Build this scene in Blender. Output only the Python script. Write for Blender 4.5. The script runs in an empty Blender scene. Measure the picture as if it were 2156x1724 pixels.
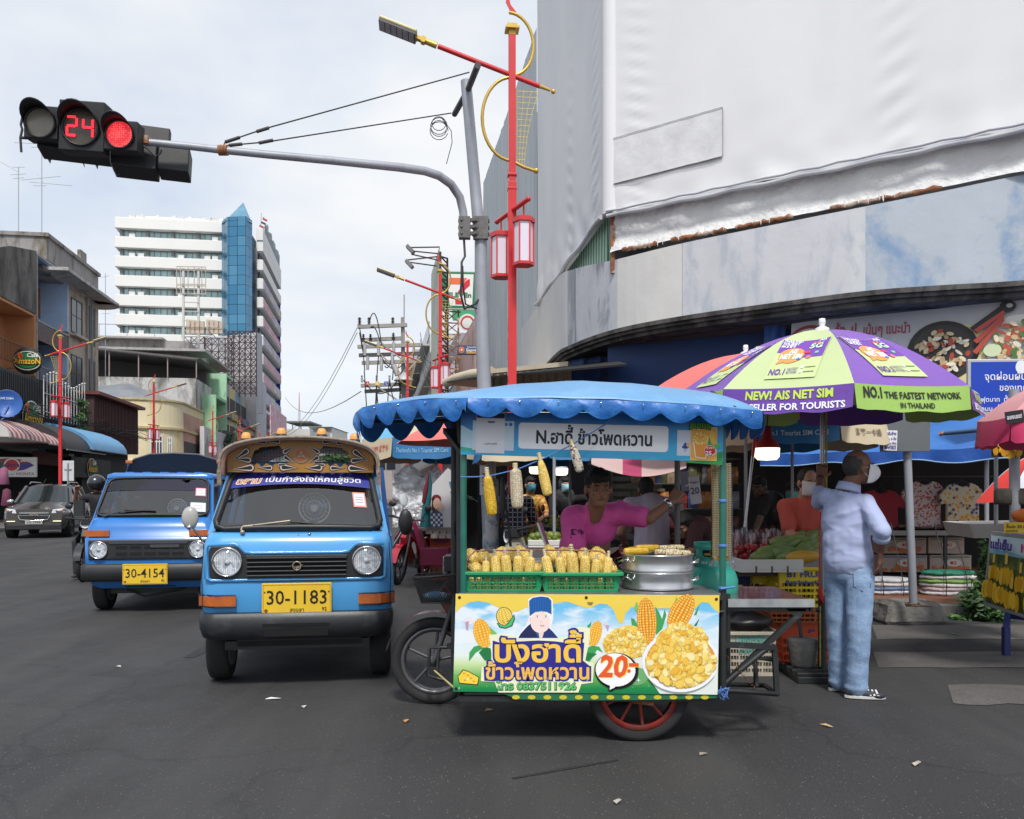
import random as _r
class _D:
 r=_r.Random(0)
def ru(a,b):return rnd.uniform(a,b)
_R=_r.Random
import bpy,math,random
from mathutils import Matrix,Vector,noise
random.seed(7)
PI=math.pi;R=math.radians
Q_=range;T_=tuple;E_=enumerate;NZ_=noise.noise;ON_=bpy.data.objects.new;scn=bpy.context.scene;sin=math.sin;cos=math.cos;V3=Vector;RND=lambda s:_R(s);COL=scn.collection
F,CX,HY,H=1800.0,1078.0,1035.0,1.4
TH=R(8.94);CT,ST=cos(TH),sin(TH)
TR=Matrix.Translation;RO=Matrix.Rotation;P2=PI/2;LK=COL.objects.link
def P(px,py,Y):return V3(((px-CX)/F*Y,Y,H+(HY-py)/F*Y))
def PX(px,Y):return(px-CX)/F*Y
def PZ(py,Y):return H+(HY-py)/F*Y
def GY(py):return H*F/(py-HY)
SG=RO(TH,4,'Z')
def SU(px,r):
 Y=r/(CT*(px-CX)/F+ST);X=(px-CX)/F*Y
 return-ST*X+CT*Y
def SY(px,r):return r/(CT*(px-CX)/F+ST)
def SZ(px,py,r):return PZ(py,SY(px,r))
def lin(c):
 c=c/255.0
 return c/12.92 if c<=.04045 else((c+.055)/1.055)**2.4
def C(r,g,b):return(lin(r),lin(g),lin(b),1)
MC={}
def NT(name):
 m=bpy.data.materials.new(name);m.use_nodes=1;nt=m.node_tree;nt.nodes.clear()
 out=nt.nodes.new('ShaderNodeOutputMaterial');b=nt.nodes.new('ShaderNodeBsdfPrincipled')
 nt.links.new(b.outputs[0],out.inputs[0]);return m,nt,b,out
def nn(nt,t,**k):
 n=nt.nodes.new(t)
 for a,v in k.items():
  if a.startswith('i_'):
   key=a[2:];key=int(key)if key.isdigit()else key
   n.inputs[key].default_value=v
  else:setattr(n,a,v)
 return n
def L(nt,a,b):nt.links.new(a,b)
def tex(nt,scale=(1,1,1),kind='Object'):
 tc=nn(nt,'ShaderNodeTexCoord');mp=nn(nt,'ShaderNodeMapping');mp.inputs['Scale'].default_value=scale
 L(nt,tc.outputs[kind],mp.inputs[0]);return mp.outputs[0]
def ramp(nt,src,stops,interp='LINEAR'):
 r=nn(nt,'ShaderNodeValToRGB');cr=r.color_ramp;cr.interpolation=interp
 while len(cr.elements)<len(stops):cr.elements.new(.5)
 for e,(p,c)in zip(cr.elements,stops):
  e.position=p;e.color=c if hasattr(c,'__len__')else(c,c,c,1)
 L(nt,src,r.inputs[0]);return r.outputs[0]
def mixc(nt,f,a,b,mode='MIX'):
 m=nn(nt,'ShaderNodeMix',data_type='RGBA',blend_type=mode)
 if hasattr(f,'links'):L(nt,f,m.inputs[0])
 else:m.inputs[0].default_value=f
 for i,x in((6,a),(7,b)):
  if hasattr(x,'links'):L(nt,x,m.inputs[i])
  else:m.inputs[i].default_value=x
 return m.outputs[2]
def nz(nt,vec,scale,detail=4,rough=.55,dist=0):
 n=nn(nt,'ShaderNodeTexNoise');n.inputs['Scale'].default_value=scale;n.inputs['Detail'].default_value=detail
 n.inputs['Roughness'].default_value=rough;n.inputs['Distortion'].default_value=dist
 L(nt,vec,n.inputs['Vector']);return n.outputs['Fac']
def bumpit(nt,b,h,strength,dist=.01):
 bp=nn(nt,'ShaderNodeBump');bp.inputs['Strength'].default_value=strength;bp.inputs['Distance'].default_value=dist
 L(nt,h,bp.inputs['Height']);L(nt,bp.outputs[0],b.inputs['Normal'])
def mt(name,col,rough=.6,metal=0,var=.18,sc=3,bu=0,bsc=40,bd=.004,di=None,dth=(.5,.7),dsc=2.5,dst=(1,1,1),emit=0,coat=0,spec=.5,alpha=1,sub=0):
 if name in MC:return MC[name]
 m,nt,b,out=NT(name);v=tex(nt)
 dark=T_(c*(1-var)for c in col[:3])+(1,)
 n1=nz(nt,v,sc,5);c=mixc(nt,ramp(nt,n1,[(.3,0),(.7,1)]),dark,col)
 if di:
  v2=tex(nt,dst);n2=nz(nt,v2,dsc,8,.65,.3)
  c=mixc(nt,ramp(nt,n2,[(dth[0],0),(dth[1],1)]),c,di)
 L(nt,c,b.inputs['Base Color'])
 rr=nn(nt,'ShaderNodeMapRange');rr.inputs[3].default_value=max(.02,rough-.08);rr.inputs[4].default_value=min(1,rough+.1)
 L(nt,n1,rr.inputs[0]);L(nt,rr.outputs[0],b.inputs['Roughness'])
 b.inputs['Metallic'].default_value=metal;b.inputs['Coat Weight'].default_value=coat
 b.inputs['Coat Roughness'].default_value=.08
 b.inputs['Specular IOR Level'].default_value=spec
 if emit:b.inputs['Emission Color'].default_value=col;b.inputs['Emission Strength'].default_value=emit
 if alpha<1:b.inputs['Alpha'].default_value=alpha
 if bu:bumpit(nt,b,nz(nt,v,bsc,4),bu,bd)
 MC[name]=m;return m
def flat(rgb,rough=.55,**k):return mt('print_%d_%d_%d'%rgb,C(*rgb),rough,var=k.get('var',.06),sc=6)
def gm_(name,tint,refl=.5,rough=.02,trans=.5):
 if name in MC:return MC[name]
 m,nt,b,out=NT(name);nt.nodes.remove(b)
 t=nn(nt,'ShaderNodeBsdfTransparent');t.inputs[0].default_value=tint
 g=nn(nt,'ShaderNodeBsdfGlossy');g.inputs['Roughness'].default_value=rough;g.inputs[0].default_value=(.9,.93,.95,1)
 fr=nn(nt,'ShaderNodeFresnel');fr.inputs[0].default_value=1.5
 ma=nn(nt,'ShaderNodeMath',operation='MULTIPLY_ADD');ma.inputs[1].default_value=1.0;ma.inputs[2].default_value=refl
 L(nt,fr.outputs[0],ma.inputs[0])
 mx=nn(nt,'ShaderNodeMixShader');L(nt,ma.outputs[0],mx.inputs[0]);L(nt,t.outputs[0],mx.inputs[1]);L(nt,g.outputs[0],mx.inputs[2])
 L(nt,mx.outputs[0],out.inputs[0]);MC[name]=m;return m
TC={}
def _tm(s,off,sh):
 k=(s,off,sh)
 if k in TC:return TC[k]
 c=bpy.data.curves.new('t','FONT');c.body=s;c.offset=off;c.resolution_u=2;c.shear=sh
 o=ON_('t',c);LK(o)
 me=bpy.data.meshes.new_from_object(o);bpy.data.objects.remove(o);bpy.data.curves.remove(c)
 r=([T_(v.co)for v in me.vertices],[T_(p.vertices)for p in me.polygons]);bpy.data.meshes.remove(me)
 TC[k]=r;return r
UP='\u0e31\u0e34\u0e35\u0e36\u0e37\u0e47\u0e4d';TONE='\u0e48\u0e49\u0e4a\u0e4b\u0e4c'
def textgeo(s,off=0,sh=0):
 base='';marks=[]
 for i,ch in E_(s):
  if ch in TONE and i and s[i-1]in UP:marks.append((base[:-1],ch))
  else:base+=ch
 V,Fa=_tm(base,off,sh);V=list(V);Fa=list(Fa)
 for pre,ch in marks:
  a,_=_tm(pre,off,sh);b,fb=_tm(pre+ch,off,sh)
  sa=set((round(x,3),round(y,3))for x,y,_z in a)
  keep={i for i,p in E_(b)if(round(p[0],3),round(p[1],3))not in sa}
  mp={}
  for i in keep:mp[i]=len(V);V.append((b[i][0],b[i][1]+.19,0))
  for f in fb:
   if all(i in mp for i in f):Fa.append(T_(mp[i]for i in f))
 return V,Fa
class MB:
 def __init__(s,m=None,M=None):
  s.v=[];s.f=[];s.mi=[];s.sm=[];s.mats=[];s.k=0;s.M=M.copy()if M else Matrix.Identity(4)
  if m:s.m(m)
 def m(s,m):
  if m not in s.mats:s.mats.append(m)
  s.k=s.mats.index(m);return s
 def add(s,V,Fs,sm=0):
  b=len(s.v);M=s.M
  s.v.extend([M@V3(p)for p in V])
  for f in Fs:s.f.append(T_(b+i for i in f));s.mi.append(s.k);s.sm.append(sm)
  return s
 def box(s,x0,x1,y0,y1,z0,z1):
  V=[(x,y,z)for z in(z0,z1)for y in(y0,y1)for x in(x0,x1)]
  return s.add(V,[(0,2,3,1),(4,5,7,6),(0,1,5,4),(2,6,7,3),(0,4,6,2),(1,3,7,5)])
 def bx(s,c,d):return s.box(c[0]-d[0]/2,c[0]+d[0]/2,c[1]-d[1]/2,c[1]+d[1]/2,c[2]-d[2]/2,c[2]+d[2]/2)
 def bm(s,p0,p1,w,h=None):
  h=h or w;p0=V3(p0);p1=V3(p1);d=(p1-p0)
  if d.length<1e-6:return s
  d.normalize();a=V3((0,0,1))if abs(d.z)<.95 else V3((0,1,0))
  x=d.cross(a).normalized()*w/2;y=x.cross(d).normalized()*h/2
  V=[p+i*x+j*y for p in(p0,p1)for i,j in((-1,-1),(1,-1),(1,1),(-1,1))]
  return s.add(V,[(3,2,1,0),(4,5,6,7),(0,1,5,4),(1,2,6,5),(2,3,7,6),(3,0,4,7)])
 def cyl(s,p0,p1,r0,r1=None,n=12,cap=1):
  r1=r0 if r1 is None else r1;return s.tu([p0,p1],[r0,r1],n,cap=cap)
 def tu(s,pts,r,n=8,closed=0,cap=1,sm=1):
  pts=[V3(p)for p in pts];N=len(pts)
  rs=r if hasattr(r,'__len__')else[r]*N
  V=[];prev=None
  for i,p in E_(pts):
   if closed:t=pts[(i+1)%N]-pts[i-1]
   else:t=(pts[min(i+1,N-1)]-pts[max(i-1,0)])
   t=t.normalized()if t.length>1e-9 else V3((0,0,1))
   if prev is None:
    a=V3((0,0,1))if abs(t.z)<.9 else V3((1,0,0));x=t.cross(a).normalized()
   else:
    x=prev-t*prev.dot(t)
    x=x.normalized()if x.length>1e-6 else t.orthogonal().normalized()
   prev=x;y=t.cross(x)
   for j in Q_(n):
    a=2*PI*j/n;V.append(p+(x*cos(a)+y*sin(a))*rs[i])
  Fs=[]
  for i in Q_(N if closed else N-1):
   i2=(i+1)%N
   for j in Q_(n):Fs.append((i*n+j,i*n+(j+1)%n,i2*n+(j+1)%n,i2*n+j))
  s.add(V,Fs,sm)
  if cap and not closed:
   s.add(V[:n],[T_(Q_(n))[::-1]]);s.add(V[-n:],[T_(Q_(n))])
  return s
 def la(s,prof,n=24,c=(0,0,0),ax=None,sm=1,a0=0,a1=2*PI):
  full=abs(a1-a0-2*PI)<1e-6;k=n if full else n+1
  V=[];Fs=[]
  for r,z in prof:
   for j in Q_(k):
    a=a0+(a1-a0)*j/n;V.append(V3((r*cos(a),r*sin(a),z)))
  q=ax.to_track_quat('Z','Y').to_matrix()if ax is not None else None
  V=[(q@p if q else p)+V3(c)for p in V]
  for i in Q_(len(prof)-1):
   for j in Q_(n):
    j2=(j+1)%k;Fs.append((i*k+j,i*k+j2,(i+1)*k+j2,(i+1)*k+j))
  return s.add(V,Fs,sm)
 def sph(s,c,r,nu=14,nv=8,rot=None,sm=1):
  r=r if hasattr(r,'__len__')else(r,r,r);V=[];Fs=[]
  for i in Q_(nv+1):
   t=PI*i/nv
   for j in Q_(nu):
    a=2*PI*j/nu;p=V3((r[0]*sin(t)*cos(a),r[1]*sin(t)*sin(a),r[2]*cos(t)))
    if rot:p=rot@p
    V.append(p+V3(c))
  for i in Q_(nv):
   for j in Q_(nu):Fs.append((i*nu+j,(i+1)*nu+j,(i+1)*nu+(j+1)%nu,i*nu+(j+1)%nu))
  return s.add(V,Fs,sm)
 def gd(s,fn,nu,nv,sm=1,closeu=0):
  V=[fn(i/nu,j/nv)for j in Q_(nv+1)for i in Q_(nu+(0 if closeu else 1))]
  k=nu if closeu else nu+1;Fs=[]
  for j in Q_(nv):
   for i in Q_(nu):Fs.append((j*k+i,j*k+(i+1)%k,(j+1)*k+(i+1)%k,(j+1)*k+i))
  return s.add(V,Fs,sm)
 def pr(s,pts,vec):
  pts=[V3(p)for p in pts];vec=V3(vec);n=len(pts)
  V=pts+[p+vec for p in pts]
  Fs=[T_(Q_(n))[::-1],T_(Q_(n,2*n))]+[(i,(i+1)%n,n+(i+1)%n,n+i)for i in Q_(n)]
  return s.add(V,Fs)
 def fc(s,pts):return s.add(pts,[T_(Q_(len(pts)))])
 def art(s,pts,rgb,z=0,rough=.5):
  s.m(flat(rgb,rough)if isinstance(rgb,tuple)else rgb);return s.fc([(x,y,z)for x,y in pts])
 def rc(s,x0,x1,y0,y1,rgb,z=0,r=0):
  if r<=0:return s.art([(x0,y0),(x1,y0),(x1,y1),(x0,y1)],rgb,z)
  pts=[]
  for cx,cy,a in((x1-r,y0+r,-90),(x1-r,y1-r,0),(x0+r,y1-r,90),(x0+r,y0+r,180)):
   for k in Q_(5):t=R(a+k*22.5);pts.append((cx+r*cos(t),cy+r*sin(t)))
  return s.art(pts,rgb,z)
 def ell(s,cx,cy,rx,ry,rgb,z=0,n=20,rot=0):
  c,q=cos(rot),sin(rot)
  return s.art([(cx+rx*cos(2*PI*i/n)*c-ry*sin(2*PI*i/n)*q,cy+rx*cos(2*PI*i/n)*q+ry*sin(2*PI*i/n)*c)for i in Q_(n)],rgb,z)
 def tt(s,t,x,y,size,rgb,z=0,w=None,off=0.012,sh=0,align='l',arc=None):
  s.m(flat(rgb)if isinstance(rgb,tuple)else rgb)
  V,Fa=textgeo(t,off,sh)
  if not V:return s
  x0=min(p[0]for p in V);x1=max(p[0]for p in V)
  sx=size if w is None else w/(x1-x0)
  W=(x1-x0)*sx;ox={'l':x,'c':x-W/2,'r':x-W}[align]
  out=[]
  for p in V:
   X=ox+(p[0]-x0)*sx;Yy=y+p[1]*size
   if arc:Yy+=arc*(1-((X-ox-W/2)/(W/2))**2)
   out.append((X,Yy,z))
  return s.add(out,Fa)
 def B(s,name,parent=None,bevel=0,subd=0,shade=None,loc=None):
  me=bpy.data.meshes.new(name)
  inv=Matrix.Identity(4)
  if parent is not None:inv=wm(parent).inverted()
  elif loc is not None:inv=TR(-V3(loc))
  me.from_pydata([inv@p for p in s.v],[],s.f)
  for m in s.mats:me.materials.append(m)
  me.polygons.foreach_set('material_index',s.mi)
  me.polygons.foreach_set('use_smooth',s.sm if shade is None else[shade]*len(s.f))
  me.update()
  o=ON_(name,me);LK(o)
  if parent is not None:o.parent=parent
  elif loc is not None:o.location=loc
  if bevel:
   b=o.modifiers.new('b','BEVEL');b.width=bevel;b.segments=2;b.limit_method='ANGLE';b.angle_limit=R(40)
  if subd:
   b=o.modifiers.new('s','SUBSURF');b.levels=b.render_levels=subd
  return o
WMX={}
def wm(o):
 m=TR(o.location)@o.rotation_euler.to_matrix().to_4x4()
 if o.parent is not None:m=wm(o.parent)@m
 return m
def tag(o,label=None,cat=None,group=None,kind=None):
 if label:o['label']=label
 if cat:o['category']=cat
 if group:o['group']=group
 if kind:o['kind']=kind
 return o
def TH_(name,label,cat,loc=(0,0,0),rz=0,group=None):
 o=ON_(name,None);o.empty_display_size=.2;LK(o)
 o.location=loc;o.rotation_euler=(0,0,rz);return tag(o,label,cat,group)
def dup(root,loc=None,rz=None,label=None,group=None,rot=None,scale=None):
 r=root.copy();LK(r)
 if loc is not None:r.location=loc
 if rot is not None:r.rotation_euler=rot
 elif rz is not None:r.rotation_euler=(0,0,rz)
 if scale:r.scale=(scale,)*3 if not hasattr(scale,'__len__')else scale
 if label:r['label']=label
 if group:r['group']=group
 for ch in list(root.children):
  c=ch.copy();LK(c);c.parent=r
  for g in list(ch.children):
   d=g.copy();LK(d);d.parent=c
 return r
def one(mb,name,label,cat,loc,group=None,kind=None,**k):
 o=mb.B(name,None,loc=loc,**k);return tag(o,label,cat,group,kind)
ORD='first second third fourth fifth sixth seventh eighth ninth tenth eleventh twelfth thirteenth fourteenth fifteenth sixteenth seventeenth eighteenth nineteenth twentieth'.split()
def frame(o,x,y):
 o=V3(o);x=V3(x).normalized();y=V3(y).normalized();z=x.cross(y).normalized();y=z.cross(x)
 return Matrix(((x.x,y.x,z.x,o.x),(x.y,y.y,z.y,o.y),(x.z,y.z,z.z,o.z),(0,0,0,1)))
def blob(caps,voxel,mats=None,sm=4,fold=0,fsc=6,name='t',floor=None,fs=None):
 """one continuous surface from overlapping tapered capsules / ellipsoids"""
 t=MB()
 for c in caps:
  if c[0]=='e':t.sph(c[1],c[2],16,10,rot=c[3]if len(c)>3 else None)
  else:
   p0,r0,p1,r1=V3(c[0]),c[1],V3(c[2]),c[3]
   n=5;d=p1-p0
   if d.length<1e-5:continue
   dn=d.normalized();pts=[];rs=[]
   for k in Q_(n,0,-1):a=P2*k/n;pts.append(p0-dn*r0*sin(a));rs.append(max(1e-4,r0*cos(a)))
   pts.append(p0);rs.append(r0);pts.append(p1);rs.append(r1)
   for k in Q_(1,n+1):a=P2*k/n;pts.append(p1+dn*r1*sin(a));rs.append(max(1e-4,r1*cos(a)))
   t.tu(pts,rs,14)
 o=t.B(name)
 md=o.modifiers.new('w','WELD');md.merge_threshold=1e-4
 md=o.modifiers.new('r','REMESH');md.mode='VOXEL';md.voxel_size=voxel
 md=o.modifiers.new('s','SMOOTH');md.iterations=sm;md.factor=.5
 dg=bpy.context.evaluated_depsgraph_get();me=bpy.data.meshes.new_from_object(o.evaluated_get(dg))
 V=[v.co.copy()for v in me.vertices];N=[v.normal.copy()for v in me.vertices];Fs=[T_(p.vertices)for p in me.polygons]
 old=o.data;bpy.data.objects.remove(o);bpy.data.meshes.remove(old);bpy.data.meshes.remove(me)
 if fold:
  st=fs or(1,1,.6)
  for i,p in E_(V):
   q=V3((p.x*fsc*st[0],p.y*fsc*st[1],p.z*fsc*st[2]))
   w=NZ_(q)+.5*NZ_(q*2.3+V3((3,1,7)))
   w=1-abs(w)*2.2
   V[i]=p+N[i]*fold*w
 return V,Fs
def blobpart(caps,voxel,m,name,parent,**k):
 V,Fs=blob(caps,voxel,**k);b=MB(m);b.add(V,Fs,1);return b.B(name,parent)
cam=bpy.data.cameras.new('camera');co=ON_('camera',cam);LK(co)
co.location=(0,0,H);co.rotation_euler=(P2,0,0);cam.sensor_width=36;cam.lens=36*F/2156;cam.shift_y=(HY-862)/2156
cam.clip_start=.05;cam.clip_end=3000;scn.camera=co
scn.view_settings.view_transform='Standard';scn.view_settings.look='None';scn.view_settings.exposure=0.58;scn.view_settings.gamma=1
w=bpy.data.worlds.new('World');scn.world=w;w.use_nodes=1;nt=w.node_tree;nt.nodes.clear()
out=nn(nt,'ShaderNodeOutputWorld');sky=nn(nt,'ShaderNodeTexSky',sky_type='NISHITA',sun_disc=0,sun_elevation=R(58),sun_rotation=R(177))
b1=nn(nt,'ShaderNodeBackground');b1.inputs[1].default_value=.12;L(nt,sky.outputs[0],b1.inputs[0])
b2=nn(nt,'ShaderNodeBackground');b2.inputs[1].default_value=1
tc=nn(nt,'ShaderNodeTexCoord');mp=nn(nt,'ShaderNodeMapping');mp.inputs['Scale'].default_value=(1,1,2.2);L(nt,tc.outputs['Generated'],mp.inputs[0])
n1=nz(nt,mp.outputs[0],1.7,8,.5,.2);n2=nz(nt,mp.outputs[0],2.4,7,.5,.15)
cc=mixc(nt,ramp(nt,n2,[(.38,0),(.60,1)]),(.46,.515,.60,1),(.64,.65,.66,1));L(nt,cc,b2.inputs[0])
mk=ramp(nt,n1,[(.30,.62),(.62,.97)])
mx=nn(nt,'ShaderNodeMixShader');L(nt,mk,mx.inputs[0]);L(nt,b1.outputs[0],mx.inputs[1]);L(nt,b2.outputs[0],mx.inputs[2]);L(nt,mx.outputs[0],out.inputs[0])
sun=bpy.data.lights.new('sun','SUN');sun.energy=2.2;sun.angle=R(10);sun.color=(1,.965,.91);so=ON_('sun',sun);LK(so)
so.rotation_euler=(R(36),0,R(3));so.location=(0,0,40)
scn.cycles.max_bounces=6;scn.cycles.transparent_max_bounces=12;scn.cycles.use_denoising=1
def asphalt():
 m,nt,b,out=NT('asphalt');v=tex(nt)
 n1=nz(nt,v,.5,5,.6,.4);n2=nz(nt,v,90,3,.7);n3=nz(nt,v,2.2,6,.6)
 c=ramp(nt,n1,[(.3,(.026,.026,.028,1)),(.72,(.043,.042,.043,1))])
 c=mixc(nt,ramp(nt,n3,[(.55,0),(.75,.5)]),c,(.022,.022,.024,1))
 vo=nn(nt,'ShaderNodeTexVoronoi');vo.inputs['Scale'].default_value=60;L(nt,v,vo.inputs['Vector'])
 sp=ramp(nt,vo.outputs['Distance'],[(.10,1),(.24,0)])
 wn=nn(nt,'ShaderNodeTexWhiteNoise');L(nt,vo.outputs['Position'],wn.inputs['Vector'])
 sp2=nn(nt,'ShaderNodeMath',operation='MULTIPLY');L(nt,sp,sp2.inputs[0]);L(nt,ramp(nt,wn.outputs['Value'],[(.80,0),(.84,1)]),sp2.inputs[1])
 c=mixc(nt,sp2.outputs[0],c,(.24,.23,.22,1))
 vc=nn(nt,'ShaderNodeTexVoronoi',feature='DISTANCE_TO_EDGE');vc.inputs['Scale'].default_value=.33;vd=nn(nt,'ShaderNodeVectorMath',operation='ADD');nv_=nn(nt,'ShaderNodeTexNoise');nv_.inputs['Scale'].default_value=1.6;nv_.inputs['Detail'].default_value=6;L(nt,v,nv_.inputs['Vector']);L(nt,v,vd.inputs[0]);L(nt,nv_.outputs['Color'],vd.inputs[1]);L(nt,vd.outputs[0],vc.inputs['Vector'])
 c=mixc(nt,ramp(nt,vc.outputs['Distance'],[(.003,.45),(.008,0)]),c,(.010,.010,.011,1))
 sx_=tex(nt,(1.1,.16,1));c=mixc(nt,ramp(nt,nz(nt,sx_,1.0,5,.6,.3),[(.45,0),(.68,.55)]),c,(.070,.069,.068,1))
 c=mixc(nt,ramp(nt,n2,[(.46,0),(.62,.4)]),c,(.075,.073,.072,1))
 L(nt,c,b.inputs['Base Color']);L(nt,ramp(nt,n3,[(.3,.62),(.7,.85)]),b.inputs['Roughness'])
 b.inputs['Specular IOR Level'].default_value=.35;bumpit(nt,b,n2,.35,.003);return m
ASPH=asphalt()
g=MB(ASPH);g.box(-400,400,-30,900,-.5,0);tag(g.B('road'),kind='structure')
def poly_slab(pts,z0,z1,m,name,**k):
 b=MB(m);b.pr([(x,y,z0)for x,y in pts],(0,0,z1-z0));o=b.B(name,bevel=k.get('bevel',0));return tag(o,kind='structure')
def tiles(name,c1,c2,sc):
 m,nt,b,out=NT(name);v=tex(nt)
 br=nn(nt,'ShaderNodeTexBrick');br.inputs['Scale'].default_value=sc;br.inputs['Color1'].default_value=c1;br.inputs['Color2'].default_value=c2
 br.inputs['Mortar'].default_value=T_(x*.4 for x in c1[:3])+(1,);br.inputs['Mortar Size'].default_value=.012;L(nt,v,br.inputs['Vector'])
 c=mixc(nt,ramp(nt,nz(nt,v,1.5,6),[(.4,0),(.75,.7)]),br.outputs[0],T_(x*.35 for x in c1[:3])+(1,));L(nt,c,b.inputs['Base Color'])
 b.inputs['Roughness'].default_value=.55;return m
TILE=tiles('terracotta_tiles',(.30,.115,.06,1),(.22,.085,.05,1),3.2);PAVE=tiles('grey_paving',(.16,.15,.14,1),(.12,.115,.11,1),2)
def st(r,u):v=SG@V3((r,u,0));return(v.x,v.y)
edge=[(14,6.2),(9.5,8.0),(6.2,9.4),(4.3,10.1),(2.4,10.9),(.2,13.2)]+[st(1.3,16),st(1.3,150)]
poly_slab(edge+[st(8,150),(20,20),(20,5)],0,.10,TILE,'pavement',bevel=0)
KERB=mt('kerb_concrete',(.2,.19,.18,1),.8,var=.3,sc=6,bu=.3)
kb=MB(KERB)
for a,b_ in zip(edge[:-1],edge[1:]):
 a=V3((a[0],a[1],.055));b_=V3((b_[0],b_[1],.055));d=(b_-a).normalized();n=V3((-d.y,d.x,0))*-.075
 kb.bm(a-n*.0+n*-.9,b_+n*-.9,.15,.115)
tag(kb.B('kerb',bevel=.01),kind='structure')
poly_slab([st(-13.0,20),st(-13.0,260),st(-17.2,260),st(-17.2,20)][::-1],0,.13,PAVE,'left_pavement')
kb=MB(mt('kerb_worn',(.25,.24,.22,1),.8,var=.3,sc=2,bu=.3,di=(.35,.25,.03,1),dth=(.5,.55),dsc=.4));kb.M=SG;kb.box(-13,-12.85,20,260,0,.137);tag(kb.B('kerb'),kind='structure')
def wornpaint():
 m,nt,b,out=NT('worn_paint');v=tex(nt,(1,1.6,1));n=nz(nt,v,1.6,8,.7,.5);n2=nz(nt,v,60,3,.7)
 c=ramp(nt,n,[(.25,(.075,.07,.066,1)),(.6,(.13,.12,.112,1)),(.8,(.18,.165,.155,1))])
 c=mixc(nt,ramp(nt,n2,[(.45,0),(.62,.7)]),c,(.05,.05,.05,1));L(nt,c,b.inputs['Base Color']);b.inputs['Roughness'].default_value=.8
 bumpit(nt,b,n2,.5,.005);return m
WP=wornpaint()
for k,(xa,xb,ya,yb,sk)in E_([(1835,2330,1316,1346,3),(1838,2400,1373,1406,2),(1995,2420,1443,1484,-6),(1700,2300,1283,1297,2)]):
 b=MB(WP);pts=[]
 n=10
 top=[(GYp:=GY(ya+sk*sin(i)*.4),PX(xa+(xb-xa)*i/n,GYp))for i in Q_(n+1)]
 bot=[(GYp:=GY(yb+sk*cos(i*2)*.4),PX(xa+(xb-xa)*i/n+(12 if i==0 else 0),GYp))for i in Q_(n+1)]
 b.fc([(x,y,.004)for y,x in bot]+[(x,y,.004)for y,x in top[::-1]]);tag(b.B('crosswalk_marking'),kind='structure')
b=MB(mt('tar',(.022,.022,.024,1),.7,var=.2,sc=20))
for x0,y0,x1,y1,wd in((600,1270,655,1240,.10),(585,1276,640,1246,.06),(400,1385,470,1350,.12),(1080,1640,1300,1600,.03)):
 Ya,Yb=GY(y0),GY(y1);a=V3((PX(x0,Ya),Ya,.003));c=V3((PX(x1,Yb),Yb,.003));d=(c-a);n=V3((-d.y,d.x,0)).normalized()*wd/2
 b.fc([a-n*.5,a+n,(a+c)/2+n*1.3,c+n*.4,c-n,(a+c)/2-n*.8])
tag(b.B('road_skid_marks'),kind='structure')
for i,(px,py,c,s_)in E_([(575,1473,(225,225,220),.05),(855,1520,(200,150,100),.035),(960,1365,(230,225,215),.04),(1930,1610,(190,180,165),.05),(1740,1530,(200,170,130),.04),(1030,1497,(210,170,120),.03),(640,1490,(205,200,190),.03),(870,1335,(225,220,215),.04),(1300,1690,(180,175,165),.03),(250,1405,(190,190,185),.03),(1480,1590,(150,140,130),.03),(2010,1337,(120,150,130),.07)]):
 Y=GY(py);b=MB(flat(c));b.M=TR((PX(px,Y),Y,.006))@RO(i*1.3,4,'Z')
 b.pr([(-s_,-.01,0),(s_*.6,-.012,.004),(s_,.01,0),(-s_*.4,.014,.006)],(0,0,.003))
 where=['in front of the blue van','on the road before the cart','beside the cart motorcycle wheel','on the asphalt near the standing man','near the umbrella base','just left of the cart wheel','under the front of the blue van','between the van and the cart','near the bottom centre of the road','on the far left asphalt','right of the cart wheel','by the concrete block'][i]
 one(b,'litter','small %s scrap of litter %s'%('green'if i==11 else 'pale'if c[2]>180 else 'tan',where),'litter',(PX(px,Y),Y,0))
FP=[(2500,560,1.5),(2156,592,1.42),(1990,602,1.3),(1826,614,1.2),(1640,638,1.18),(1437,667,1.18),(1300,694,1.22),(1210,726,1.45),(1170,752,1.6)]
pth=[]
for px,py,hh in FP:
 Y=2.8*F/(HY-py);pth.append((PX(px,Y),Y,hh))
pth.append((.36,23.8,1.85));pth.append((.05,25.8,1.85))
def catm(pts,n=6):
 out=[]
 for i in Q_(len(pts)-1):
  p0=pts[max(0,i-1)];p1=pts[i];p2=pts[i+1];p3=pts[min(len(pts)-1,i+2)]
  for k in Q_(n):
   t=k/n;out.append(T_(.5*((2*b)+(-a+c)*t+(2*a-5*b+4*c-d)*t*t+(-a+3*b-3*c+d)*t**3)for a,b,c,d in zip(p0,p1,p2,p3)))
 out.append(T_(pts[-1]));return out
cv=catm(pth,6);ZB=4.2
def inward(i,d):
 a=V3(cv[max(0,i-1)][:2]);b_=V3(cv[min(len(cv)-1,i+1)][:2]);t=(b_-a).normalized();n=V3((t.y,-t.x))
 if n.y<0 and abs(n.y)>.2 or(abs(n.y)<=.2 and n.x<0):n=-n
 return V3(cv[i][:2])+n*d
CB=TH_('corner_building','corner building wrapped in white sheeting above a curved weathered concrete fascia','building',(3,15,0))
panes=[(-9,1195,'p0',(.62,.62,.62,1),(.35,.36,.38,1)),(1195,1212,'p1',(.30,.32,.36,1),(.5,.5,.52,1)),(1212,1300,'p2',(.55,.56,.60,1),(.27,.29,.33,1)),(1300,1436,'p3',(.68,.67,.65,1),(.55,.42,.28,1)),(1436,1790,'p4',(.60,.61,.64,1),(.44,.47,.52,1)),(1790,1822,'p5',(.60,.62,.64,1),(.42,.45,.5,1)),(1822,9000,'p6',(.44,.49,.55,1),(.20,.30,.46,1))]
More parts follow.
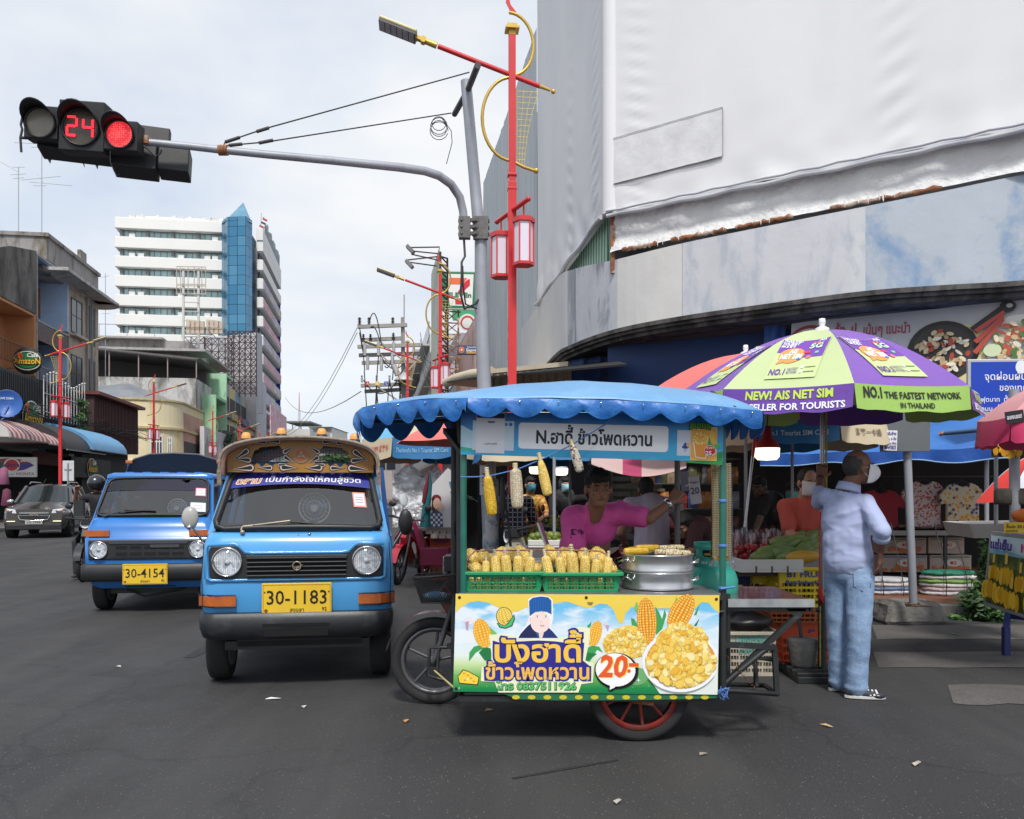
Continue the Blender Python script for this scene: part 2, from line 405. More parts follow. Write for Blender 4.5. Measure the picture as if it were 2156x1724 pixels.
for a,b_,nm,c1,c2 in panes:
 m=mt('fascia_'+nm,c1,.75,var=.12,sc=1.2,bu=.25,bsc=6,bd=.02,di=c2,dth=(.5,.62)if nm not in('p3','p0')else(.66,.76),dsc=.9 if nm=='p6'else 2.4,dst=(1,1,.35)if nm!='p6'else(1,1,.7))
 f=MB(m)
 idx=[i for i in Q_(len(cv))if a-2<=CX+cv[i][0]/cv[i][1]*F<b_+2]
 if not idx:continue
 lo,hi=min(idx),max(idx);hi=min(hi+1,len(cv)-1)
 def cut(i,j,px):
  for k in Q_(12):
   pass
 pts=[(cv[i],i)for i in Q_(lo,hi+1)]
 seg=[]
 for p,i in pts:seg.append((V3(p[:2]),inward(i,.25),p[2]))
 def trim(p,q,px):
  k=(px-CX)/F;t0=p.x-k*p.y;t1=q.x-k*q.y;t=t0/(t0-t1)if abs(t0-t1)>1e-9 else 0;return max(0,min(1,t))
 if a>0 and len(seg)>1:
  t=trim(seg[-2][0],seg[-1][0],a);s0,s1=seg[-2],seg[-1];seg[-1]=(s0[0].lerp(s1[0],t),s0[1].lerp(s1[1],t),s0[2]*(1-t)+s1[2]*t)
 if b_<9000 and lo>0:
  s0=(V3(cv[lo-1][:2]),inward(lo-1,.25),cv[lo-1][2]);s1=seg[0];t=trim(s0[0],s1[0],b_);seg.insert(0,(s0[0].lerp(s1[0],t),s0[1].lerp(s1[1],t),s0[2]*(1-t)+s1[2]*t))
 V=[];Fs=[]
 for o_,i_,h_ in seg:V+=[(o_.x,o_.y,ZB),(o_.x,o_.y,ZB+h_),(i_.x,i_.y,ZB+h_),(i_.x,i_.y,ZB)]
 for k in Q_(len(seg)-1):
  for q in Q_(4):Fs.append((k*4+q,(k+1)*4+q,(k+1)*4+(q+1)%4,k*4+(q+1)%4))
 Fs.append((0,1,2,3));e=(len(seg)-1)*4;Fs.append((e+3,e+2,e+1,e))
 f.add(V,Fs);f.B('fascia_panel',CB)
cm=mt('sooty_concrete',(.13,.12,.115,1),.85,var=.5,sc=3,bu=.5,bsc=25,di=(.025,.024,.022,1),dth=(.42,.6),dsc=3,dst=(1,1,.5))
co_=MB(cm)
for z0,z1,pr in((4.13,4.198,.08),(4.075,4.128,.03),(4.01,4.073,-.04)):
 V=[];Fs=[]
 for i in Q_(len(cv)):
  o_=inward(i,-pr);n_=inward(i,.6);V+=[(o_.x,o_.y,z0),(o_.x,o_.y,z1),(n_.x,n_.y,z1),(n_.x,n_.y,z0)]
 for k in Q_(len(cv)-1):
  for q in Q_(4):Fs.append((k*4+q,(k+1)*4+q,(k+1)*4+(q+1)%4,k*4+(q+1)%4))
 co_.add(V,Fs)
co_.B('cornice',CB)
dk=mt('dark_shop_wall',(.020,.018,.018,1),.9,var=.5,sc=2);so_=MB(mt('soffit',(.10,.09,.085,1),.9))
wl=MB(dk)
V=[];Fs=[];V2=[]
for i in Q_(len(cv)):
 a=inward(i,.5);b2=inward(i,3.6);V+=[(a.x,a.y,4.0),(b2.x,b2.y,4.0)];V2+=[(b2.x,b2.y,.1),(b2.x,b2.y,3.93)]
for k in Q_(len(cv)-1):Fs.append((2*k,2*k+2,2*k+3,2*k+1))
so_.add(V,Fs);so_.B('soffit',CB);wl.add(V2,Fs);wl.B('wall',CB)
rb=MB(mt('old_render',(.5,.5,.5,1),.8));q=[inward(i,1.3)for i in Q_(0,len(cv),3)]
rb.pr([(p.x,p.y,4.05)for p in q]+[(8,40,4.05),(25,40,4.05),(25,12,4.05)],(0,0,9.5));rb.B('upper_storeys',CB)
tm=mt('torn_canvas',(.70,.70,.70,1),.8,var=.1,sc=2,bu=1,bsc=3.5,bd=.10,di=(.60,.56,.52,1),dth=(.66,.8),dsc=3.2)
rust=mt('rusty_steel',(.33,.13,.06,1),.85,var=.5,sc=6,bu=.4,di=(.5,.42,.34,1),dth=(.5,.62),dsc=3)
CR=V3((1.75,14.9));RE=V3((6.9,11.32));dirR=(RE-CR).normalized()
def onR(t,off=0):p=CR+dirR*t;n=V3((dirR.y,-dirR.x));return p+n*off
ts=MB(tm);V=[];Fs=[];NN=60
def ft(t):
 q=onR(t,.12);px=CX+q.x/q.y*F;return min(5.95,PZ(527-.199*(min(px,2300)-1300),q.y))+.02*NZ_(V3((t*3,0,0)))
for i in Q_(NN+1):
 t=9.5*i/NN;p=onR(t,-.05)
 for j in Q_(7):
  z=ft(t)+(6.3-ft(t))*j/6;w_=.05*NZ_(V3((t*2.3,z*4,2)))+.03*NZ_(V3((t*6,z*9,5)))
  q_=onR(t,.02+w_+(.07 if j==0 else 0));V.append((q_.x,q_.y,z))
for i in Q_(NN):
 for j in Q_(6):Fs.append((i*7+j,(i+1)*7+j,(i+1)*7+j+1,i*7+j+1))
ts.add(V,Fs,1);o=ts.B('torn_canvas',CB)
rp=MB(rust)
for a,b_ in((.25,.9),(1.15,2.1),(2.25,3.15),(3.7,5.2)):
 n=14
 rp.tu([(*onR(a+(b_-a)*k/n,.10),ft(a)-.005+(ft(b_)-ft(a))*k/n+.01*sin(k*2.1))for k in Q_(n+1)],[.035+.012*sin(k*3)for k in Q_(n+1)],7)
rp.B('rusty_pipe',CB)
FS=mt('fabric_shreds',(.72,.70,.67,1),.9,var=.2,sc=10);rnd=RND(3)
for k in Q_(24):
 sh=MB(FS);t=rnd.choice([.5,1.5,2.7,4.3])+ru(-.5,.55);z=ft(t)+.02;p=onR(t,.14);l=ru(.03,.10);d=dirR*ru(.02,.05)
 sh.fc([(p.x,p.y,z+.05),(p.x+d.x,p.y+d.y,z+.05),(p.x+d.x*.6,p.y+d.y*.6-.02,z-l)]);sh.B('fabric_shred',CB)
gm,nt_,b_p,_=NT('green_sheet');v=tex(nt_,(6,6,.2));wv=nn(nt_,'ShaderNodeTexWave',wave_type='BANDS',bands_direction='DIAGONAL');wv.inputs['Scale'].default_value=.6;L(nt_,v,wv.inputs[0])
L(nt_,mixc(nt_,ramp(nt_,wv.outputs[0],[(.45,0),(.55,1)]),(.03,.22,.09,1),(.45,.55,.48,1)),b_p.inputs['Base Color'])
gp=MB(gm);a=V3((CR.x-.05,CR.y+.35));b2=V3((CR.x-.62,CR.y+4.2));gp.pr([(a.x,a.y,5.0),(a.x,a.y,6.3),(b2.x,b2.y,6.2),(b2.x,b2.y,5.0)],(.06,0,0));gp.B('green_sheet',CB)
gp=MB(rust);gp.bm((CR.x,CR.y-.02,5.2),(CR.x,CR.y-.02,6.2),.07);gp.B('corner_post',CB)
def sheetm():
 m,nt,b,out=NT('white_sheeting');v=tex(nt,(.7,.7,.25));n=nz(nt,v,.8,4,.5,.3)
 c=ramp(nt,n,[(.3,(.66,.66,.68,1)),(.7,(.74,.74,.755,1))])
 L(nt,c,b.inputs['Base Color']);b.inputs['Roughness'].default_value=.62
 v2=tex(nt,(1.2,1.2,3));n2=nz(nt,v2,1.3,6,.55,.6);bumpit(nt,b,n2,.14,.02);return m
SHM=sheetm()
WR=TH_('building_wrap','huge white fabric sheeting stretched over the upper storeys of the corner building','sheeting',(CR.x,CR.y,6))
def sheet(fn,w_,z0f,z1,nu,nv,name,m=SHM,amp=.03):
 def f(u,v):
  t=u*w_;z=z0f(t)+(z1-z0f(t))*v
  ww=amp*NZ_(V3((t*1.1,z*.35,4)))
  ww+=.016*math.exp(-((t-.55)/.22)**2)*sin(z*22+t*9)*math.exp(-max(0,z-7.5)*.4)
  ww+=.014*math.exp(-((t-w_*.42)/.22)**2)*sin(z*16-t*8)*math.exp(-max(0,z-7)*.6)
  ww+=.05*math.exp(-(z-z0f(t))/.5)*NZ_(V3((t*2.2,z*2,9)))
  p=fn(t,.16+ww);return(p.x,p.y,z)
 b=MB(m);b.gd(f,nu,nv);return b.B(name,WR)
sheet(onR,11,lambda t:6.18+.02*sin(t*3),15,150,110,'right_sheet',amp=.012)
LE=V3((.775,20.8));dirL=(LE-CR).normalized()
def onL(t,off=0):p=CR+dirL*t;n=V3((-abs(dirL.y),dirL.x*-1));n=V3((-dirL.y,dirL.x));return p+n*(off)
sheet(onL,(LE-CR).length,lambda t:6.2-.04*t+.05*sin(t*1.3),15,70,110,'left_sheet',amp=.014)
hm=MB(mt('hem_pipe',(.55,.56,.6,1),.5,var=.1,bu=.3))
hm.tu([(*onR(11*k/40,.2),6.15+.015*sin(k*1.7))for k in Q_(41)],.035,8);hm.tu([(*onR(11*k/40,.23),6.22+.012*sin(k*2.7+1))for k in Q_(41)],.022,8)
hm.tu([(*onL((LE-CR).length*k/24,.2),6.17-.04*(LE-CR).length*k/24+.03*sin(k*.8))for k in Q_(25)],.04,8);hm.B('hem_pipe',WR)
cc_=MB(SHM);cc_.tu([(CR.x-.02,CR.y-.06,6.2),(CR.x-.02,CR.y-.06,15)],.17,10);cc_.B('corner_gap_cover',WR)  # tube in sheet material, added to cover the gap between right and left sheets
pm=MB(mt('patch_cloth',(.72,.72,.735,1),.65,bu=.4,bsc=4,bd=.03))
def ptc(u,v):t=.12+u*1.95;p=onR(t,.19+.01*NZ_(V3((u*8,v*6,1))));return(p.x,p.y,6.68+.02*t+v*.78)
pm.gd(ptc,20,8)
pm.B('patch',WR)
pe=MB(mt('patch_seam',(.5,.5,.53,1),.8,var=.4,sc=9))
for v_ in(0,1):pe.tu([(q_:=ptc(u/16,v_),(q_[0]-.005,q_[1]-.012,q_[2]))[1]for u in Q_(17)],.005,5)
pe.tu([(q_:=ptc(1,v/8),(q_[0],q_[1]-.012,q_[2]))[1]for v in Q_(9)],.007,5);pe.B('seam',WR)
def streaky(name,c1,c2,sx=5,amt=(.5,.66)):
 return mt(name,c1,.7,var=.08,sc=.6,bu=.3,bsc=3,bd=.03,di=c2,dth=amt,dsc=sx,dst=(1,1,.06))
SB=TH_('screened_building','tall building hidden behind faded pale sheet-metal screening with a rusty lattice edge','building',T_(SG@V3((4.1,22,0))))
u0,u1=SU(1130,4.08),SU(1018,4.08)
b=MB(streaky('screen_cloth',(.50,.54,.57,1),(.35,.40,.44,1),6),SG)
def scf(u,v):
 uu=u0+(u1-u0)*u;zt=13.45;z=4.6+(zt-4.6)*v;return(4.08+.03*NZ_(V3((uu*3,z*.3,0))),uu,z)
b.gd(scf,60,10);b.B('screen',SB)
b=MB(mt('grey_render',(.33,.34,.34,1),.8,var=.2),SG);b.box(4.9,14,u0+.3,u1,0,13.2);b.B('wall',SB)
b=MB(rust,SG)
for r_ in(4.2,4.75):
 b.bm((r_,u0-.08,3.2),(r_,u0-.08,13.9),.06)
for k in Q_(19):
 z=3.3+k*.56;b.bm((4.2,u0-.08,z),(4.75,u0-.08,z+(.56 if k%2 else-.0)),.04);b.bm((4.2,u0-.08,z+.5),(4.75,u0-.08,z),.045 if k%3 else.07)
b.B('lattice_frame',SB)
b=MB(mt('dark_steel',(.05,.05,.05,1),.6),SG)
for k in Q_(9):b.bm((4.2,u0+.4+k*1.1,4.55),(4.2,u0+1.3+k*1.1,3.6),.06);b.bm((4.2,u0+.4+k*1.1,3.6),(4.2,u0+1.3+k*1.1,4.55),.05)
b.bm((4.2,u0,3.6),(4.2,u1,3.6),.07);b.bm((4.2,u0,4.58),(4.2,u1,4.58),.07);b.B('truss_beam',SB)
RB=[(1003,962,662,(.46,.33,.32),'pink corrugated shopfront','clad in dusty pink corrugated sheet behind the convenience-store sign'),(962,930,700,(.34,.35,.38),'g','grey shophouse with blue balcony rails beyond the pink cladding'),(930,905,720,(.42,.42,.45),'g','pale shophouse beyond the tall billboard'),(905,884,702,(.55,.55,.53),'w','cream shophouse partly hidden by the tall billboard'),(884,872,733,(.08,.08,.1),'d','dark grey clad narrow building past the billboard'),(872,852,735,(.45,.43,.45),'w','farthest pale shophouse beside the electricity pole')]
for i,(pa,pb,yt,c,k_,lb)in E_(RB):
 r_=4.0;ua,ub=SU(pa,r_),SU(pb,r_);zt=SZ(pa,yt,r_);loc=SG@V3((r_,ua,0))
 t=TH_('shophouse',lb if i else 'shophouse '+lb,'building',T_(loc))
 m=mt('rb%d'%i,(*c,1),.75,var=.25,sc=1,di=T_(x*.5 for x in c)+(1,),dth=(.55,.7),dst=(1,1,.3),dsc=1.5);b=MB(m,SG)
 b.box(r_,r_+9,ua,ub-.02,0,zt)
 if i==0:
  for k in Q_(int((ub-ua)/.35)):b.box(r_-.08,r_-.002,ua+k*.35+.05,ua+k*.35+.2,4,zt-.2)
 b.B('wall',t)
 if i:
  nfl=int(zt/3.3)
  for f_ in Q_(1,nfl+1):
   z=f_*3.2;b=MB(mt('dark_glass',(.03,.035,.045,1),.15),SG);b.box(r_-.05,r_-.004,ua+.5,ub-.6,z+.7,z+1.9);b.B('window',t)
   b=MB(mt('ledge_grey',(.45,.45,.45,1),.7),SG);b.box(r_-.6,r_-.003,ua+.1,ub-.1,f_*3.2-.08,f_*3.2+.06);b.box(r_-.62,r_-.56,ua+.1,ub-.1,f_*3.2+.06,f_*3.2+.8 if f_%2 else f_*3.2+.12);b.B('balcony',t)
conc=mt('dark_stained_concrete',(.20,.185,.165,1),.85,var=.35,sc=.8,bu=.3,bsc=5,bd=.02,di=(.055,.05,.045,1),dth=(.45,.62),dsc=1.1,dst=(1,1,.45))
conc2=mt('parapet_concrete',(.33,.31,.30,1),.85,var=.3,sc=.8,di=(.12,.10,.07,1),dth=(.5,.66),dsc=1.6,dst=(1,1,.4))
blue=mt('sky_blue_paint',(.22,.38,.62,1),.7,var=.25,sc=.8,di=(.55,.65,.75,1),dth=(.55,.7),dsc=.9)
orange=mt('orange_paint',(.55,.25,.11,1),.7,var=.25,sc=.7)
beige=mt('beige_tile_wall',(.50,.41,.32,1),.75,var=.2,sc=1,di=(.2,.16,.13,1),dth=(.5,.7),dst=(1,1,.4))
slat=mt('brown_slats',(.20,.14,.13,1),.7,var=.3,sc=2,bu=.4);dglass=mt('window_glass',(.03,.035,.045,1),.12,var=.4,sc=.6);white=mt('white_paint',(.75,.75,.74,1),.6);steelg=mt('grey_paint',(.3,.31,.32,1),.6)
RL=-17.0
def sx(px,r=RL):return SU(px,r)
def railing(mb,r,ua,ub,z,h=.9,step=.16,w=.02):
 mb.bm((r,ua,z+h),(r,ub,z+h),.05);mb.bm((r,ua,z+.08),(r,ub,z+.08),.03)
 n=int((ub-ua)/step)
 for k in Q_(n+1):mb.bm((r,ua+k*step,z),(r,ua+k*step,z+h),w)
def winpart(parent,r,ua,ub,z0,z1,nv=1,nh=1,frame=None,depth=.06,side=1):
 b=MB(frame or white,SG);s_=side
 fw=.05;lo,hi=(r,r+s_*depth)if s_>0 else(r-depth,r)
 for uu in(ua,ub-fw):b.box(lo,hi,uu,uu+fw,z0,z1)
 for z in(z0,z1-fw):b.box(lo,hi,ua+fw,ub-fw,z,z+fw)
 for k in Q_(1,nv+1):
  uu=ua+(ub-ua)*k/(nv+1);b.box(lo,hi-.01*s_ if s_>0 else hi,uu-.02,uu+.02,z0+fw,z1-fw)
 for k in Q_(1,nh+1):
  z=z0+(z1-z0)*k/(nh+1);b.box(lo,hi-.015 if s_>0 else hi,ua+fw,ub-fw,z-.02,z+.02)
 o=b.B('window',parent)
 g_=MB(dglass,SG);q=r+s_*.02;g_.box(min(q,r+s_*.004),max(q,r+s_*.004),ua+.03,ub-.03,z0+.03,z1-.03);g_.B('pane',o);return o
def base(r,u):return T_(SG@V3((r,u,0)))
ua,ub=sx(-70),sx(77);zt=13.55
t=TH_('shophouse','dark stained concrete shophouse with orange balcony above the black ribbed coffee sign','building',base(RL,ua))
b=MB(conc,SG);b.pr([(RL,ua,10.35),(RL,ub-.02,10.35),(RL,ub-.02,zt),(RL,sx(20),12.9),(RL,ua,11.4)],(-12,0,0));b.box(-29,-18.6,ua,ub-.02,0,10.35);b.B('wall',t)
b=MB(orange,SG);b.box(-18.55,-18.4,ua,ub-.02,7.2,10.33);b.box(-18.4,-17.02,ub-.22,ub-.03,7.2,10.33);b.box(-18.4,-17.05,ua,ub-.25,10.2,10.34);b.B('balcony_wall',t)
b=MB(mt('pale_green_ledge',(.45,.48,.38,1),.8,var=.2,di=(.2,.2,.15,1)),SG);b.box(-18.4,RL+.05,ua,ub-.02,6.15,7.0);b.B('ledge',t)
b=MB(mt('brown_rail',(.16,.07,.04,1),.6),SG);railing(b,RL,ua,ub-.2,7.45,1.0);b.B('railing',t)
b=MB(mt('pale_door',(.6,.55,.48,1),.6),SG);b.box(-18.39,-18.35,sx(28,-18.4),sx(42,-18.4),7.2,9.4);b.B('door',t)
b=MB(mt('dark_roof_sheet',(.06,.065,.075,1),.6,var=.3),SG);b.pr([(-22,ua,16.3),(-20.2,ua,16.1),(-18.6,ua,14.2),(-18.6,ua,14.1),(-22,ua,15.4)],(0,5,0));b.B('roof',t)
b=MB(mt('grey_trim',(.45,.5,.48,1),.6),SG);b.bm((-22,ua+5.02,16.35),(-20.2,ua+5.02,16.15),.16);b.bm((-20.2,ua+5.02,16.15),(-18.5,ua+5.02,14.1),.16);b.B('roof_trim',t)
ua,ub=sx(77),sx(145)
t=TH_('shophouse','narrow sky-blue shophouse with open balconies and brown slatted parapets','building',base(RL,ua))
lbl=mt('pale_blue_paint',(.5,.65,.85,1),.7,var=.2,sc=1)
b=MB(blue,SG)
b.box(-29,-18.6,ua,ub-.02,0,13.4)
for z0,z1 in((10.3,13.3),(6.9,9.5),(3.6,6.1)):
 b.box(-18.55,-18.45,ua+.2,ub-.25,z0,z1);b.m(lbl);b.box(-18.45,RL,ub-.22,ub-.02,z0,z1);b.m(blue)
b.B('wall',t)
b=MB(mt('weathered_slab',(.35,.34,.32,1),.85,var=.3),SG)
for z in(13.42,10.12,6.72,3.42):b.box(-18.5,RL+.06,ua,ub-.02,z-.12,z)
b.box(-18.5,RL+.03,ua,ua+.1,3.4,13.4);b.B('floor_slab',t)
b=MB(blue,SG)
for z in(13.29,9.99-.0,6.59):b.box(-18.4,RL,ua+.15,ub-.25,z-.05,z)
b.B('balcony_ceiling',t)
b=MB(slat,SG)
for z0,z1 in((9.1,9.95),(5.75,6.55)):
 n=9
 for k in Q_(n):b.box(RL-.02,RL+.03,ua+.15,ub-.05,z0+(z1-z0)*k/n,z0+(z1-z0)*(k+.85)/n)
b.B('parapet',t)
b=MB(mt('grey_rail',(.25,.26,.28,1),.6),SG);railing(b,RL,ua+.2,ub-.2,6.75,1.05,.13);b.B('railing',t)
b=MB(mt('brick_infill',(.33,.13,.08,1),.85,var=.4,sc=6),SG);b.box(-18.43,-18.4,sx(80,-18.4),sx(104,-18.4),11.0,12.6);b.B('brick_infill',t)
b=MB(white,SG);b.box(-18.39,-18.36,sx(91,-18.4),sx(91,-18.4)+.12,11,12.6);b.B('window_post',t)
winpart(t,-18.44,sx(80,-18.4),sx(112,-18.4),7.3,9.2,2,0,frame=white)
ua,ub=sx(145),sx(207)
t=TH_('shophouse','beige tiled corner building with dark windows and a long flat roof canopy','building',base(RL,ua))
b=MB(beige,SG);b.box(-29,RL,ua,ub,0,12.9);b.B('wall',t)
b=MB(conc2,SG);up=sx(98);b.box(-29,RL,up,ub,13.5,14.65);b.box(-29.2,RL+.12,up-.1,ub+.1,14.66,14.85);b.box(-17.5,RL-.3,ub-2.2,ub-1.2,14.86,15.7)
b.box(-29,RL-.2,up+.1,ub,12.92,13.5);b.B('parapet',t)
b=MB(mt('canopy_slab',(.55,.54,.52,1),.8,var=.3,di=(.2,.19,.17,1)),SG);b.box(RL,RL+1.05,up,ub,12.95,13.12);b.la([(0,12.95),(1.4,12.95),(1.4,13.12),(0,13.12)],20,(RL-.3,ub+.3,0));b.B('canopy',t)
b=MB(mt('tile_joint',(.55,.48,.4,1),.8),SG)
for k in Q_(9):b.box(RL+.001,RL+.012,ua,ub,3.9+k*1.05,3.93+k*1.05)
for px in(150,175,181,190,201):b.box(RL+.001,RL+.011,sx(px),sx(px)+.05,3.5,12.9)
b.B('tile_joints',t)
for z0 in(10.4,7.2,4.2):
 winpart(t,RL,sx(149),sx(172),z0,z0+1.95,1,1,frame=mt('dark_frame',(.06,.05,.05,1),.5),depth=.05)
 b=MB(mt('sill',(.5,.42,.35,1),.7),SG);b.box(RL+.06,RL+.35,sx(147),sx(174),z0-.25,z0-.1);b.B('sill',t)
b=MB(mt('slot_dark',(.07,.055,.05,1),.6),SG)
for pa,pb in((183,189),(195,200)):
 for z0 in(10.2,7.0,4.0):b.box(RL+.015,RL+.03,sx(pa),sx(pb),z0,z0+2.3)
b.B('slot_windows',t)
b=MB(steelg,SG)
for px in(181,191):b.bm((RL+.08,sx(px),3.2),(RL+.08,sx(px),12.9),.09)
b.B('drain_pipe',t)
b=MB(mt('shop_gloom',(.012,.012,.012,1),.9,var=.5,sc=3),SG);b.box(RL-.5,RL+.02,sx(-70),sx(206),.14,3.3)
one(b,'shop_row_front','near-black slab standing in for shaded shop interiors under the left row awnings','shopfront',base(RL,30))  # solid slab, the gloom inside the shops painted as near-black colour
b=MB(mt('grey_shutter',(.33,.34,.33,1),.7,var=.2),SG)
for k in Q_(4):b.box(RL+.03,RL+.08,sx(150)+k*1.3,sx(150)+k*1.3+1.1,.3,2.2)
one(b,'shop_window','grey framed shop window below the dark coffee sign','window',base(RL,sx(150)))
def awn(name,label,pa,pb,r_out,r_in,z0,z1,m,stripe=None,step=.22,group=None,ends=1):
 ua,ub=sx(pa,r_out),sx(pb,r_out);t=TH_(name,label,'awning',base(r_out,ua),group=group)
 prof=[]
 for k in Q_(9):
  a=P2*k/8;prof.append((r_in+(r_out-r_in)*sin(a),z0+(z1-z0)*cos(a)))
 n=max(1,int((ub-ua)/step));b=MB(m,SG)
 for k in Q_(n):
  b.m(m if(k%2==0 or not stripe)else stripe);x0=ua+(ub-ua)*k/n;x1=ua+(ub-ua)*(k+1)/n
  V=[(r,x,z+(.02*sin(k*PI)))for x in(x0,x1)for r,z in prof];Fs=[(i,i+1,9+i+1,9+i)for i in Q_(8)];b.add(V,Fs,1)
 for x in(ua,ub):
  if ends:b.m(m);b.fc([(r,x,z)for r,z in prof]+[(r_in,x,z0)])
 b.B('cover',t);b=MB(steelg,SG);b.bm((r_out,ua,z0-.02),(r_out,ub,z0-.02),.05);b.B('front_rail',t);return t
red1=mt('awning_red',(.42,.10,.10,1),.7,var=.3,sc=1);wht1=mt('awning_white',(.58,.55,.53,1),.7,var=.25,sc=1)
awn('awning','red and white barrel awning at the far left edge, cut by the frame',-50,29,-15.0,-17,4.55,5.0,red1,wht1,group='barrel awnings on the left row')
awn('awning','long faded red and white striped barrel awning above the eye-shaped sign',20,102,-14.2,-16.9,3.55,4.55,wht1,red1,group='barrel awnings on the left row')
awn('awning','short red and white striped barrel awning beside the red lamp post',103,134,-14.2,-16.9,3.5,4.3,red1,wht1,group='barrel awnings on the left row')
blk=mt('black_awning',(.035,.035,.04,1),.6,var=.3,sc=3,bu=.6,bsc=8,bd=.02)
awn('awning','black curved awning above the dark coffee shop',141,222,-14.0,-16.9,3.35,4.75,blk,group='barrel awnings on the left row',step=.5)
bl2=mt('awning_blue',(.13,.33,.58,1),.6,var=.2,sc=2);bl3=mt('awning_blue2',(.2,.45,.7,1),.6)
awn('awning','light blue corrugated barrel awning past the black awning',196,268,-13.9,-16.9,3.5,4.85,bl2,bl3,step=.16,group='barrel awnings on the left row')
b=MB(mt('black_cable',(.02,.02,.02,1),.6));rnd=RND(5)
for k in Q_(7):
 z=4.9+ru(-.1,.6);pts=[]
 for i in Q_(25):
  uu=34+i*1.2;v=SG@V3((-15.6-ru(0,.3),uu,z+.15*sin(i*.9+k)+ru(-.05,.05)));pts.append(v)
 b.tu(pts,.018,4)
one(b,'cable_bundle','tangle of black utility cables strung along the left shopfronts above the awnings','cables',base(-15.6,34))
ua,ub=sx(-50,-16.2),sx(165,-16.2)
ub=ub
t=TH_('shop_sign','black ribbed shop sign board with a round coffee logo, left row','sign',base(-16.2,ua))
b=MB(mt('black_ribs',(.025,.027,.03,1),.55,var=.2),SG);zt=SZ(165,826,-16.2);zb=SZ(165,920,-16.2);b.box(-16.7,-16.25,ua,ub,zb,zt)
k=ua
while k<ub-.1:b.box(-16.25,-16.18,k,k+.1,zb,zt);k+=.2
b.B('board',t)
def cafe(M,s_,dark=1):
 b=MB();b.M=M
 b.ell(0,0,1.12*s_,.82*s_,(225,225,215),0,28);b.ell(0,0,1.05*s_,.75*s_,(20,60,40),.012,28);b.ell(0,0,.93*s_,.64*s_,(30,120,70),.024,28)
 for k in Q_(-3,4):b.art([(k*.2*s_,-.6*s_+abs(k)*.06*s_),(k*.24*s_+.05*s_,-.05*s_),(k*.2*s_+.07*s_,-.58*s_+abs(k)*.06*s_)],(20,90,50),.032)
 b.ell(-.55*s_,.42*s_,.2*s_,.3*s_,(235,120,30),.04,16,.4);b.ell(-.45*s_,.38*s_,.1*s_,.22*s_,(200,40,30),.048,14,.4)
 b.tt('Café',.02*s_,.3*s_,.5*s_,(240,240,235),.05,off=.02,sh=.15)
 b.tt('AmazoN',-1.12*s_,-.32*s_,.78*s_,(25,30,25),.056,w=2.3*s_,off=.05);b.tt('AmazoN',-1.05*s_,-.28*s_,.72*s_,(245,190,50),.066,w=2.15*s_,off=.018)
 return b
s1=36.0
px,py,Y=40,872,None
uu=sx(120,-16.15)
Mlogo=frame(SG@V3((-16.12,sx(66,-16.15),SZ(66,880,-16.15))),SG.to_3x3()@V3((0,1,0)),(0,0,1))
b=cafe(Mlogo,1.0);b.M=Mlogo;b.B('logo',t)
Y=41.0;Ml=frame(P(57,759,Y),SG.to_3x3()@V3((1,0,0)),(0,0,1))
t=TH_('shop_sign','oval green and yellow coffee sign hanging out from the orange balcony','sign',T_(P(57,759,Y)))
b=cafe(Ml,.56);b.B('sign_face',t);b=MB(mt('sign_dark',(.03,.035,.03,1),.5));b.M=Ml;b.la([(0,-.2),(.63,-.2),(.66,-.01),(0,-.01)],28)
for i,v in E_(b.v):pass
b.B('sign_box',t);b=MB(steelg);b.bm(P(57,775,Y+.1),P(10,775,Y+2),.05);b.B('bracket',t)
Y=SY(200,-16.4)
t=TH_('shop_sign','dark green coffee sign board under the black awning','sign',base(-16.4,sx(160,-16.4)))
b=MB(mt('dark_green_board',(.008,.02,.016,1),.5),SG);b.box(-16.6,-16.4,sx(150,-16.4),sx(233,-16.4),2.2,3.32);b.B('board',t)
Mg=frame(SG@V3((-16.37,sx(192,-16.4),2.75)),SG.to_3x3()@V3((0,1,0)),(0,0,1));b=cafe(Mg,.72);b.B('logo',t)
Y=36.0;Me=frame(P(-28,1004,Y),(1,.1,0),(0,0,1));t=TH_('shop_sign','white hanging sign with a red and blue eye emblem on the far left','sign',T_(P(-28,1004,Y)))
b=MB(mt('sign_edge',(.5,.5,.48,1),.6));b.M=Me;b.box(0,2.0,0,.84,-.08,0);b.B('sign_box',t)
b=MB();b.M=Me;b.rc(.02,1.98,.02,.82,(205,205,203),.004)
b.art([(.1,.48),(.35,.75),(.95,.8),(1.5,.72),(1.92,.5),(1.5,.3),(.95,.22),(.35,.28)],(150,45,55),.012);b.art([(.1,.5),(.5,.66),(.8,.6),(.8,.35),(.4,.32)],(35,85,80),.02);b.art([(1.15,.28),(1.55,.33),(1.88,.5),(1.75,.6),(1.2,.5)],(60,50,130),.02)
b.ell(1.02,.5,.33,.3,(215,210,205),.03);b.ell(1.02,.5,.26,.24,(185,45,50),.04);b.tt('นัดา',.72,.42,.22,(30,40,110),.05,w=.6,off=.02)
for k in Q_(4):b.art([(1.35+k*.12,.66),(1.5+k*.13,.76),(1.56+k*.13,.74),(1.42+k*.12,.63)],(210,205,200),.05)
b.tt('MONTA',1.2,.07,.18,(140,60,80),.02,w=.72,off=.0);b.rc(.2,1.1,.08,.12,(150,150,155),.02);b.B('sign_face',t)
b=MB(mt('dull_red_board',(.16,.02,.02,1),.6,var=.4,sc=2),SG);b.box(-16.6,-16.5,sx(72,-16.5),sx(129,-16.5),2.75,3.4);one(b,'shop_sign','dull red shop sign band between the eye sign and the lamp post','sign',base(-16.5,sx(72,-16.5)))
c_=P(15,850,34.5);t=TH_('satellite_dish','blue satellite dish on a bracket at the far left','satellite dish',T_(c_))
